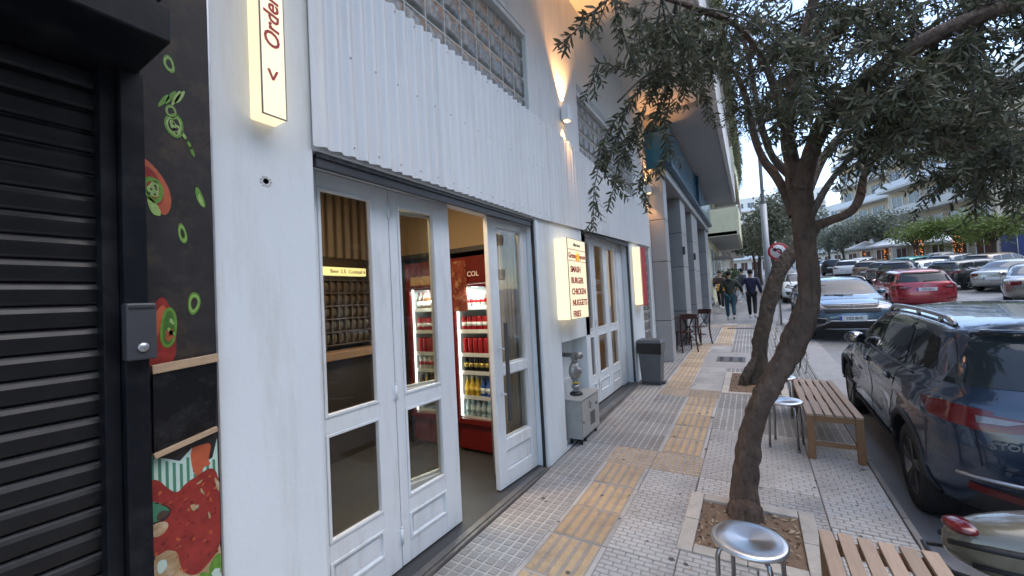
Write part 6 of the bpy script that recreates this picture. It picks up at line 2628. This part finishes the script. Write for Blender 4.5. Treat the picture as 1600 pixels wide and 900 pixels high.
def poly_pick(poly, rg):
    xs_, ys_ = [p_[0] for p_ in poly], [p_[1] for p_ in poly]
    while True:
        x, y = rg.uniform(min(xs_), max(xs_)), rg.uniform(min(ys_), max(ys_))
        c = False
        n_ = len(poly)
        for i in range(n_):
            (x1, y1), (x2, y2) = poly[i], poly[(i + 1) % n_]
            if (y1 > y) != (y2 > y) and x < (x2 - x1) * (y - y1) / (y2 - y1) + x1:
                c = not c
        if c:
            return x, y


def nearest_limb(limbs, q, rg):
    best = None
    for path, rad in limbs:
        for k in range(2, len(path), 2):
            d = np.linalg.norm(path[k] - q) * rg.uniform(.8, 1.25)
            if best is None or d < best[0]:
                best = (d, path[k], rad[k])
    return best


class Crown:
    def __init__(s, seed):
        s.rg = random.Random(seed)
        s.P, s.D, s.L, s.W_ = [], [], [], []
        s.tw = MB()

    def twig(s, path, r0, leaf=.055, gap=.017, spread=.75):
        """a leafy shoot along path (list of np points): leaves stand in pairs"""
        rg = s.rg
        s.tw.tube([Vector(p_) for p_ in path], list(np.linspace(r0, r0 * .35, len(path))), 4, caps=False)
        seg = [np.linalg.norm(b - a) for a, b in zip(path, path[1:])]
        tot = sum(seg)
        t = .02
        roll = rg.uniform(0, 6)
        while t < tot:
            q, i = t, 0
            while i < len(seg) - 1 and q > seg[i]:
                q -= seg[i]
                i += 1
            a, b = path[i], path[i + 1]
            d = (b - a) / (np.linalg.norm(b - a) + 1e-9)
            p_ = a + d * q
            roll += PI / 2 + rg.uniform(-.3, .3)
            u = np.cross(d, [0.3, .2, 1.0])
            u /= np.linalg.norm(u) + 1e-9
            v = np.cross(d, u)
            for sgn in (1, -1):
                if rg.random() < .12:
                    continue
                w_ = (u * math.cos(roll) + v * math.sin(roll)) * sgn
                dd = d * (1 - spread * .55) + w_ * spread + np.array([0, 0, -.12])
                s.P.append(p_)
                s.D.append(dd)
                f = (.65 + .35 * math.sin(min(1, t / tot) * PI)) * rg.uniform(.75, 1.2)
                s.L.append(leaf * f)
                s.W_.append(leaf * f * rg.uniform(.2, .27))
            t += gap * rg.uniform(.8, 1.25)

    def branch(s, a, b, r0, ntw, sag=.1, leaf=.055, tl=(.16, .34), gap=.017, skip=.25):
        rg = s.rg
        a, b = np.array(a), np.array(b)
        L = np.linalg.norm(b - a)
        mid = (a + b) / 2 + np.array([rg.uniform(-.1, .1), rg.uniform(-.1, .1), rg.uniform(0, .18)]) * L
        path = smooth_path([a, mid, b - np.array([0, 0, sag * L * .3])], 5)
        s.tw.tube([Vector(p_) for p_ in path], list(np.linspace(r0, r0 * .35, len(path))), 5, caps=False)
        s.twig(path[-4:], r0 * .4, leaf, gap)
        for _ in range(ntw):
            f = rg.uniform(skip, 1)
            k = f * (len(path) - 1)
            i = min(int(k), len(path) - 2)
            p_ = path[i] + (path[i + 1] - path[i]) * (k - i)
            d = (path[i + 1] - path[i])
            d /= np.linalg.norm(d) + 1e-9
            dr = d * rg.uniform(.2, .9) + np.array([rg.gauss(0, 1), rg.gauss(0, 1), rg.gauss(-.1, .7)]) * .6
            dr /= np.linalg.norm(dr)
            l_ = rg.uniform(*tl)
            q1 = p_ + dr * l_ * .5 + np.array([0, 0, .02])
            q2 = p_ + dr * l_ - np.array([0, 0, l_ * rg.uniform(.0, .35)])
            s.twig([p_, q1, q2], r0 * .3 + .0012, leaf, gap)

    def build(s, parent, lm, tm, name='foliage'):
        o = world_loc(parent)
        me = leaf_mesh(name, np.array(s.P), np.array(s.D), np.array(s.L), np.array(s.W_), lm, off=o)
        link(name, me, parent)
        s.tw.build('twigs', tm, parent)
        return len(s.P)


c1 = Crown(3)
dense = [(1200, 0), (1600, 0), (1600, 250), (1530, 265), (1480, 225), (1430, 235), (1390, 265), (1350, 255), (1310, 200), (1270, 215), (1205, 190), (1180, 120)]
rg = c1.rg
for _ in range(104):
    px, py = poly_pick(dense, rg)
    d = rg.uniform(2.0, 4.4)
    q = np.array(A(px, py, d))
    nb_ = nearest_limb(LIMBS, q, rg)
    c1.branch(nb_[1], q, min(.012, nb_[2] * .5), 11, leaf=.068, tl=(.14, .28), gap=.021)
low = [(1420, 210), (1600, 220), (1600, 310), (1540, 315), (1450, 260)]
for _ in range(20):
    px, py = poly_pick(low, rg)
    q = np.array(A(px, py, rg.uniform(2.4, 4.2)))
    nb_ = nearest_limb(LIMBS, q, rg)
    c1.branch(nb_[1], q, .009, 9, leaf=.068, gap=.022)
upper = [(1190, -260), (1750, -260), (1750, 0), (1190, 0)]
for _ in range(42):
    px, py = poly_pick(upper, rg)
    q = np.array(A(px, py, rg.uniform(2.4, 4.6)))
    nb_ = nearest_limb(LIMBS, q, rg)
    c1.branch(nb_[1], q, .012, 10, leaf=.065, gap=.022)
right = [(1600, -100), (1800, -100), (1800, 320), (1600, 300)]
for _ in range(22):
    px, py = poly_pick(right, rg)
    q = np.array(A(px, py, rg.uniform(2.2, 4.2)))
    nb_ = nearest_limb(LIMBS, q, rg)
    c1.branch(nb_[1], q, .012, 10, leaf=.062, gap=.02)
left = [(1090, 20), (1190, 10), (1225, 90), (1215, 190), (1180, 200), (1140, 170), (1090, 100)]
for _ in range(13):
    px, py = poly_pick(left, rg)
    q = np.array(A(px, py, rg.uniform(2.5, 3.6)))
    nb_ = nearest_limb(LIMBS, q, rg)
    c1.branch(nb_[1], q, .008, 9, leaf=.055, tl=(.1, .24))
mid_ = [(1000, 60), (1090, 20), (1110, 110), (1075, 150), (1045, 160), (1005, 150), (1000, 120)]
for _ in range(15):
    px, py = poly_pick(mid_, rg)
    q = np.array(A(px, py, rg.uniform(2.1, 2.7)))
    nb_ = nearest_limb(LIMBS[4:6], q, rg)
    c1.branch(nb_[1], q, .006, 7, leaf=.062, tl=(.09, .2), gap=.019)
# hanging shoots in front of the facade
HANG = [[(1020, 115, 2.35), (985, 160, 2.3), (950, 205, 2.25), (938, 250, 2.22), (928, 300, 2.2), (928, 358, 2.2)],
        [(975, -20, 1.85), (925, 20, 1.75), (898, 50, 1.72), (872, 72, 1.7)],
        [(955, -20, 1.95), (968, 30, 1.95), (980, 75, 2.0), (1000, 115, 2.1)],
        [(1040, 110, 2.5), (1005, 170, 2.4), (985, 230, 2.35), (972, 262, 2.3)],
        [(1050, 120, 2.5), (1020, 190, 2.45), (1005, 240, 2.4), (1005, 318, 2.38)],
        [(1050, 140, 2.5), (1040, 190, 2.45), (1042, 240, 2.42), (1022, 272, 2.4)],
        [(1000, 120, 2.35), (962, 105, 2.25), (935, 100, 2.2), (925, 130, 2.2)],
        [(1080, 95, 2.75), (1100, 140, 2.8), (1108, 195, 2.85)],
        [(1060, 100, 2.6), (1085, 60, 2.7), (1130, 20, 2.8)],
        [(985, 160, 2.3), (960, 225, 2.25), (945, 275, 2.2), (985, 290, 2.2)],
        [(1000, 180, 2.38), (968, 250, 2.3), (960, 300, 2.28)],
        [(1110, 90, 2.9), (1150, 60, 3), (1180, 20, 3.1)],
        [(1040, 60, 2.4), (1010, 40, 2.3), (990, 20, 2.2)]]
for h in HANG:
    path = smooth_path([A(*p_) for p_ in h], 4)
    c1.twig(path, .0055, .066, .017)
    for _ in range(6):
        k = c1.rg.randint(1, len(path) - 2)
        d = path[k + 1] - path[k]
        d = d / np.linalg.norm(d) + np.array([c1.rg.gauss(0, .5), c1.rg.gauss(0, .5), c1.rg.gauss(-.1, .4)])
        d /= np.linalg.norm(d)
        l_ = c1.rg.uniform(.07, .17)
        c1.twig([path[k], path[k] + d * l_ * .5, path[k] + d * l_ - np.array([0, 0, .025])], .003, .05, .015)
n1 = c1.build(tree1, M['olive'], M['twig'])

c2 = Crown(9)
reg2 = [(1130, 40), (1240, 40), (1330, 100), (1330, 180), (1240, 170), (1200, 190), (1140, 150)]
for _ in range(16):
    px, py = poly_pick(reg2, c2.rg)
    q = np.array(A(px, py, c2.rg.uniform(5.4, 7.4)))
    nb_ = nearest_limb(LIMB2, q, c2.rg)
    c2.branch(nb_[1], q, .014, 11, leaf=.07, tl=(.25, .5), gap=.028)
reg3 = [(1320, 120), (1480, 60), (1500, 190), (1400, 240), (1340, 250), (1290, 220)]
for _ in range(26):
    px, py = poly_pick(reg3, c2.rg)
    q = np.array(A(px, py, c2.rg.uniform(5.8, 7.8)))
    nb_ = nearest_limb(LIMB2, q, c2.rg)
    c2.branch(nb_[1], q, .014, 10, leaf=.07, tl=(.25, .5), gap=.03)
n2 = c2.build(tree2, M['olive'], M['twig'])

# suckers at the foot of the second tree
t = thing('sapling', 'thin leafy suckers growing at the kerb behind the trunks', 'shrub', (8.3, -.45, gz(8.3)))
c3 = Crown(21)
for _ in range(16):
    x, y = 8.3 + c3.rg.uniform(-.4, .5), -.5 + c3.rg.uniform(-.18, .2)
    h = c3.rg.uniform(.3, .95)
    c3.twig(smooth_path([(x, y, gz(x)), (x + c3.rg.uniform(-.1, .1), y + c3.rg.uniform(-.08, .08), gz(x) + h * .5), (x + c3.rg.uniform(-.2, .2), y + c3.rg.uniform(-.15, .15), gz(x) + h)], 3), .005, .05, .03)
c3.build(t, M['olive_far'], M['twig'])


def far_tree(name, label, x, y, h, r, lm, n=2600, leaf=.28, trunk_h=1.9, seed=0, tm='bark', squash=.8, grp=None, lights=False, base=None):
    rg = np.random.RandomState(seed)
    g = gz(x) if base is None else base
    t = thing(name, label, 'tree', (x, y, g), grp)
    b = MB()
    path = smooth_path([(x, y, g - .1), (x + rg.uniform(-.15, .15), y + rg.uniform(-.15, .15), g + trunk_h * .6), (x + rg.uniform(-.3, .3), y + rg.uniform(-.3, .3), g + trunk_h + (h - trunk_h) * .3)], 4)
    gnarl(b, path, np.linspace(.2, .1, len(path)), 8, .1, seed)
    C0 = np.array([x, y, g + trunk_h + (h - trunk_h) * .5])
    cl_ = []
    for k in range(16):
        v = rg.normal(size=3)
        v /= np.linalg.norm(v)
        c = C0 + v * np.array([r, r, (h - trunk_h) * .5]) * rg.uniform(.35, .78)
        cl_.append((c, r * rg.uniform(.28, .5)))
        gnarl(b, smooth_path([path[-3], (path[-1] + c) / 2 + rg.uniform(-.1, .1, 3), c], 3), np.linspace(.07, .015, 7), 5, .05, k)
    b.build('trunk', M[tm], t)
    P0, D, Ls = [], [], []
    for k in range(n):
        c, cr = cl_[rg.randint(len(cl_))]
        v = rg.normal(size=3)
        v /= np.linalg.norm(v)
        P0.append(c + v * cr * np.array([1, 1, squash]) * rg.uniform(.55, 1.08) + rg.normal(size=3) * .05)
        D.append(v * .5 + rg.normal(size=3) * .7 + [0, 0, -.15])
        Ls.append(leaf * rg.uniform(.6, 1.3))
    Ls = np.array(Ls)
    me = leaf_mesh('crown', P0, D, Ls, Ls * .42, lm, off=world_loc(t))
    link('crown', me, t)
    if lights:
        b = MB()
        for k in range(70):
            a, z_ = rg.uniform(0, 6.3), g + .15 + (trunk_h + .6) * rg.rand()
            rr = .22 + .1 * max(0, (z_ - g - trunk_h + .3))
            b.ball((x + rr * math.cos(a), y + rr * math.sin(a), z_), .02, 4)
        tag(b.build('fairy_light', M['fairy'], t), kind='stuff')
    return t


def ray_at(px, d):
    q = at(px, 420, d)
    return q.x, q.y


# olives down the left pavement behind the walkers
for i, (px, d, h, r, lab) in enumerate(((1200, 27, 6.6, 2.5, 'bushy olive tree behind the lamp post and road sign'), (1212, 38, 7.5, 3, 'farther olive tree rising over the sign'), (1180, 46, 7, 2.6, 'small grey olive tree beyond the walkers'), (1187, 33, 5.2, 2.3, 'low dark olive tree between the walkers and the lamp post'), (1224, 50, 8.2, 3.2, 'tall olive tree right behind the leaning second trunk'), (1262, 44, 8.5, 3.2, 'tall olive tree seen in the gap right of the main trunk'))):
    x, y = ray_at(px, d)
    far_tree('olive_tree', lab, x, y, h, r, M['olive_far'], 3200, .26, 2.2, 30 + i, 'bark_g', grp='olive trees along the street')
# grey olives behind the far row of cars
for i, (px, d, h, r, lab) in enumerate(((1296, 62, 6.2, 2.6, 'leftmost grey olive of the far row beside the trunk'), (1318, 52, 6.0, 2.6, 'second grey olive of the far row behind the white sport utility car'), (1350, 44, 5.8, 2.6, 'grey olive in the middle of the far row'), (1388, 39, 6.0, 2.7, 'broad grey olive next to the orange trees'))):
    x, y = ray_at(px, d)
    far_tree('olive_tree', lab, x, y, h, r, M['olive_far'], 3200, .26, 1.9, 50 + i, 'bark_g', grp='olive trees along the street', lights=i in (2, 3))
for i, (px, d, h, r, lab) in enumerate(((1438, 33, 4.3, 2.0, 'bright green orange tree left of its twin above the red car'), (1500, 31, 4.2, 2.0, 'bright green orange tree in the middle above the dark hatchback'), (1556, 28, 4.7, 2.2, 'taller green orange tree near the right edge'), (1630, 26, 4.6, 2.0, 'green orange tree cut by the right edge'))):
    x, y = ray_at(px, d)
    far_tree('orange_tree', lab, x, y, h, r, M['orange_leaf'], 3000, .2, 1.7, 70 + i, grp='orange trees in front of the cafe', lights=i in (0, 1))
x, y = ray_at(1151, 21.5)
far_tree('potted_bush', 'dark round bush beside the cream building behind the walkers', x, y + .3, 2.0, .7, M['shrub'], 900, .16, .4, 90, grp=None)

# ------------------------------------------------------------------ the next buildings on this side
g0 = gz(9)
bank = thing('grey_shop_building', 'shop with grey clad columns, dark glass and a blue sign band', 'shop', (13, 1.9, gz(13)))
b = MB()
b.box(8.63, 18.2, 1.98, 2.1, .2, 3.9)
b.box(8.63, 18.2, 2.1, 8, .0, 5.25)
b.build('back_wall', M['soffit_g'], bank)
for (x0, x1) in ((8.63, 9.0), (10.94, 11.8), (13.15, 14.57), (17.2, 18.2)):
    zs_ = (gz(x0) - .2, gz(x0) + .85, 2.25, 3.12, 4.0)
    for a, c in zip(zs_, zs_[1:]):
        b = MB()
        b.box(x0, x1, 1.45, 1.975, a + .006, c - .006)
        b.build('cladding_panel', M['clad'], bank, bevel=.006)
    b = MB()
    b.box(x0 + .01, x1 - .01, 1.46, 1.974, zs_[0], 3.99)
    b.build('column_core', M['clad_d'], bank)
for (x0, x1) in ((9.0, 10.94), (11.8, 13.15), (14.57, 17.2)):
    n_ = 2 if x1 - x0 > 1.5 else 1
    for k in range(n_):
        a, c = x0 + (x1 - x0) * k / n_, x0 + (x1 - x0) * (k + 1) / n_
        b = MB()
        b.box(a + .05, c - .05, 1.90, 1.912, gz(a) + .42, 3.5)
        b.build('window', M['bank_glass'], bank)
        b = MB()
        b.box(a, a + .045, 1.86, 1.95, gz(a) + .4, 3.55)
        b.box(c - .045, c, 1.86, 1.95, gz(a) + .4, 3.55)
        b.box(a + .046, c - .046, 1.86, 1.95, 3.5, 3.55)
        b.box(a + .046, c - .046, 1.86, 1.95, gz(a) + .37, gz(a) + .42)
        b.build('window_frame', M['clad_d'], bank)
    b = MB()
    b.box(x0, x1, 1.70, 1.97, gz(x0) - .3, gz(x0) + .36)
    b.build('plinth', M['clad'], bank, bevel=.006)
    b = MB()
    b.box(x0 + .001, x1 - .001, 1.80, 1.97, 3.56, 4.0)
    b.build('transom', M['clad'], bank, bevel=.006)
for x in (10.97, 13.2):
    b = MB()
    b.box(x - .06, x + .0, 1.40, 1.449, 2.55, 2.75)
    b.build('wall_light', M['dark_grey'], bank)
b = MB()
b.box(8.63, 18.3, 1.38, 1.97, 4.002, 4.2)
b.build('fascia', M['clad'], bank, bevel=.006)
b = MB()
b.box(9.05, 13.5, 1.30, 1.97, 4.32, 5.12)
b.box(14.1, 18.2, 1.30, 1.40, 4.32, 5.12)
b.build('blue_sign_panel', M['blue_sign'], bank, bevel=.01)
b = MB()
b.box(8.7, 18.3, 1.26, 1.42, 4.205, 4.315)
b.box(13.51, 14.09, 1.22, 1.42, 4.32, 5.16)
b.build('blue_sign_edge', M['blue_dark'], bank, bevel=.006)
b = MB()
b.box(8.63, 18.9, .46, 1.99, 5.25, 5.45)
b.build('balcony_slab', M['soffit_g'], bank, bevel=.006)
b = MB()
b.box(8.63, 18.9, .36, .458, 5.2, 6.3)
b.build('balcony_parapet', M['parapet'], bank, bevel=.008)
b = MB()
b.box(8.63, 18.9, 1.9, 8, 5.46, 22)
b.build('upper_wall', M['far_wall2'], bank)


def hanging(label, xs_, z0, z1, y, n, seed):
    rg_ = np.random.RandomState(seed)
    t = thing('hanging_plant', label, 'plant', ((xs_[0] + xs_[1]) / 2, y, z0), 'plants hanging over the balconies')
    c = Crown(seed)
    P0, D, Ls = [], [], []
    for k in range(n):
        x = rg_.uniform(*xs_)
        zt = rg_.uniform(z0 + (z1 - z0) * .5, z1)
        zl = zt - rg_.uniform(.2, 1.) * (z1 - z0) * .6
        p_ = [np.array([x, y, zt]), np.array([x + rg_.uniform(-.1, .1), y - .15, (zt + zl) / 2]), np.array([x + rg_.uniform(-.2, .2), y - rg_.uniform(.05, .3), zl])]
        c.twig(p_, .006, .09, .045)
    c.build(t, M['ivy'], M['twig'])


hanging('mass of plants hanging over the white parapet above the restaurant', (5.4, 8.4), 5.7, 7.6, .36, 90, 5)
hanging('plants hanging over the parapet above the blue sign', (8.9, 13.5), 5.5, 7.6, .33, 130, 6)
hanging('dry trailing plants at the far corner of the balcony', (14.2, 18.8), 5.2, 7.8, .30, 150, 8)
# storeys above, seen past the parapet
t = thing('upper_balcony', 'white upper balcony with plants above the first parapet', 'balcony', (10, .5, 8.3))
b = MB()
b.box(-.5, 18.9, .5, 1.9, 8.4, 8.6)
b.build('slab', M['soffit'], t)
b = MB()
b.box(-.5, 18.9, .38, .498, 8.35, 9.4)
b.build('parapet', M['parapet'], t)
hanging('plants trailing from the upper balcony above the street', (7, 15), 7.6, 9.8, .36, 120, 12)

# cream building beyond the side street, then more houses
crm = thing('cream_building', 'cream building with deep balconies beyond the side street', 'apartment building', (30, 3, gz(30)))
b = MB()
b.box(24.0, 33, 1.9, 12, .2, 20)
b.build('wall', M['cream'], crm)
b = MB()
for z_ in (4.5, 7.7, 10.9):
    b.box(24.0, 33, .5, 1.899, z_, z_ + .18)
b.build('balcony_slab', M['soffit_g'], crm)
for z_ in (4.5, 7.7, 10.9):
    b = MB()
    b.box(24.0, 33, .38, .5, z_ - .04, z_ + 1.45)
    b.box(24.0, 24.1, .501, 1.899, z_ - .03, z_ + 1.44)
    b.build('balcony_front', M['cream'], crm, bevel=.01)
for x in (25.2, 27.2, 29.4, 31.4):
    for z_ in (1.9, 5.0):
        b = MB()
        b.box(x, x + 1.0, 1.86, 1.897, z_, z_ + 2.0)
        f_ = b.build('window', M['far_glass'], crm)
        b = MB()
        b.box(x - .08, x, 1.85, 1.899, z_ - .05, z_ + 2.08)
        b.box(x + 1.0, x + 1.08, 1.85, 1.899, z_ - .05, z_ + 2.08)
        b.build('window_frame', M['sign_white'], f_)
b = MB()
b.box(26.5, 29.5, .9, 1.85, 3.55, 3.6)
b.build('small_canopy', M['soffit_g'], crm)
b = MB()
b.tube([(23.9, 2.5, gz(24)), (23.9, 2.5, 4.4)], .05, 8)
b.build('drain_pipe', M['far_wall2'], crm)
b = MB()
b.box(23.97, 23.995, 2.05, 2.55, 3.55, 3.85)
b.build('street_plate', M['plate_b'], crm)
b = MB()
for (y0, z0, w_, h_) in ((2.35, 2.5, .06, .3), (2.25, 2.45, .16, .05), (2.6, 2.4, .05, .22), (2.5, 2.62, .2, .04), (2.15, 2.6, .05, .2)):
    b.box(23.985, 23.997, y0, y0 + w_, z0, z0 + h_)
b.build('graffiti', M['black'], crm)
for k, (x0, x1, hh, mm, lab) in enumerate(((33.5, 46, 17, 'far_wall2', 'white apartment house after the cream building'), (46.5, 64, 20, 'far_wall', 'tan apartment house farther down the left side'))):
    t = thing('apartment_house', lab, 'apartment building', ((x0 + x1) / 2, 3, gz(x0)))
    b = MB()
    b.box(x0, x1, 2.0, 12, gz(x0) - 1.5, hh)
    b.build('wall', M[mm], t)
    for fl in range(4):
        z_ = gz(x0) + 3.3 + fl * 3.1
        b = MB()
        b.box(x0 + .5, x1 - .5, .7, 1.999, z_, z_ + .16)
        b.box(x0 + .5, x1 - .5, .65, .72, z_ + .161, z_ + 1.0)
        b.build('balcony', M['far_wall2'], t)
        x = x0 + 1
        while x < x1 - 1.5:
            b = MB()
            b.box(x, x + 1.2, 1.95, 1.998, z_ + .2, z_ + 2.3)
            b.build('window', M['far_glass'], t)
            x += 2.6

# ------------------------------------------------------------------ across the street
farpav = tag(sheet('far_pavement', XS, [-40, -15.5], lambda x, y: gz(x) + .02, M['concrete']), kind='structure')


def apartment(label, cx, cy, w_, dpt, rot, floors, wm, g, shop=True, fh=3.2, awn=None):
    t = thing('apartment_house', label, 'apartment building', (cx, cy, g))
    W2 = w_ / 2
    b = MB()
    b.box(-W2, W2, 0, dpt, -3, floors * fh + .6)
    b.build('wall', wm, t, local=True)
    for f in range(floors):
        z_ = f * fh
        if f:
            b = MB()
            b.box(-W2 + .3, W2 - .3, -1.5, -.002, z_ - .12, z_ + .08)
            bl = b.build('balcony', M['far_wall2'], t, local=True)
            b = MB()
            b.box(-W2 + .3, W2 - .3, -1.56, -1.48, z_ + .081, z_ + .85)
            b.build('balcony_front', M['sign_white'] if f % 2 else M['far_wall2'], bl, local=True)
        x = -W2 + .8
        while x < W2 - 1.4:
            b = MB()
            b.box(x, x + 1.5, -.06, -.003, z_ + .25, z_ + 2.4)
            wn_ = b.build('window', M['far_glass'] if f else M['awning'], t, local=True)
            b = MB()
            b.box(x - .1, x - .003, -.09, -.002, z_ + .2, z_ + 2.5)
            b.box(x + 1.503, x + 1.6, -.09, -.002, z_ + .2, z_ + 2.5)
            b.box(x + .72, x + .78, -.08, -.061, z_ + .25, z_ + 2.4)
            b.build('window_frame', M['sign_white'], wn_, local=True)
            x += 2.5
    if awn:
        b = MB()
        b.hexa([(-W2 + .5, -3.2, 2.5), (W2 - .5, -3.2, 2.5), (W2 - .5, -3.1, 2.5), (-W2 + .5, -3.1, 2.5)], [(-W2 + .5, -.1, 3.0), (W2 - .5, -.1, 3.0), (W2 - .5, -.05, 2.95), (-W2 + .5, -.05, 2.95)])
        b.build('awning', M['awning'], t, local=True)
    t.rotation_euler = (0, 0, rot)
    return t


def behind(px, d):
    q = at(px, 430, d)
    return q.x, q.y, gz(q.x) - .3


apartment('shaded apartment house across the road opposite the restaurant', 2, -19.5, 17, 8, R_(180), 6, M['far_wall'], .0)
apartment('grey apartment house across the road behind the camera side', -18, -19.5, 19, 8, R_(180), 6, M['clad'], .0)
apartment('white apartment house across the road to the right of the frame', 20, -21.5, 17, 8, R_(180), 5, M['far_wall2'], .5)
apartment('far pale apartment house closing the end of the street', 125, -2, 30, 10, R_(-90), 6, M['far_wall2'], gz(125) - .3)
x, y, g = behind(1470, 44)
apartment('pale house with white balconies and brown ground floor behind the orange trees', x, y, 13, 8, R_(180 + 22), 5, M['far_wall'], g, awn=True)
x, y, g = behind(1590, 40)
apartment('tan apartment house at the right edge behind the orange trees', x, y, 14, 8, R_(180 + 18), 6, M['far_wall2'], g, awn=True)
x, y, g = behind(1385, 58)
apartment('tall tan apartment house seen through the leaves left of the white balconies', x, y, 14, 8, R_(180 + 30), 6, M['far_wall'], g)
x, y, g = behind(1318, 85)
apartment('distant pale apartment house beyond the far olives', x, y, 15, 8, R_(180 + 35), 4, M['far_wall2'], g)
for i, (px, d, lab) in enumerate(((1356, 41, 'pale canvas cafe umbrella left of the fairy lit trunks'), (1392, 38, 'pale canvas cafe umbrella between the fairy lit trunks'), (1470, 37, 'pale cafe umbrella under the orange trees'))):
    x, y, g = behind(px, d)
    g = gz(x)
    t = thing('cafe_umbrella', lab, 'umbrella', (x, y, g), 'cafe umbrellas across the street')
    b = MB()
    b.lathe([(1.7, 2.0), (1.72, 2.15), (.0001, 2.9)], (0, 0, 0), 8, smooth=False)
    b.build('canopy', M['tent'], t, local=True)
    b = MB()
    b.tube([(0, 0, 0), (0, 0, 2.9)], .04, 8)
    b.build('pole', M['pole'], t, local=True)
    b = MB()
    b.box(-.3, .3, -.3, .3, 0, .08)
    b.build('foot', M['dark_grey'], t, local=True)
x, y, g = behind(1612, 30)
t = thing('blue_canopy', 'deep blue tarpaulin stall at the right edge behind the saloons', 'stall', (x, y, gz(x)))
b = MB()
b.hexa([(-1.2, -1, .1), (1.2, -1, .1), (1.2, 1, .1), (-1.2, 1, .1)], [(-1.2, -1, 2.2), (1.2, -1, 2.2), (1.2, 1, 2.3), (-1.2, 1, 2.3)])
b.build('tarpaulin', M['bluecloth'], t, bevel=.05, local=True)
b = MB()
for sx in (-1.22, 1.22):
    for sy in (-1.02, 1.02):
        b.tube([(sx, sy, 0), (sx, sy, 2.4)], .03, 6)
b.build('pole', M['pole'], t, local=True)
# strings of warm bulbs under the cafe awnings
x, y, g = behind(1500, 35)
t = thing('light_string', 'string of warm bulbs hung between the orange trees', 'lights', (x, y, gz(x) + 3.4))
b = MB()
b.tube([(-4, 0, .2), (-2, 0, -.1), (0, 0, .2), (2, 0, -.1), (4, 0, .2)], .01, 4)
b.build('cable', M['black'], t, local=True)
b = MB()
for k in range(14):
    b.ball((-3.9 + .6 * k, -.05, .05 + .1 * math.sin(k)), .06, 5)
tag(b.build('bulb', M['fairy_y'], t, local=True), kind='stuff')
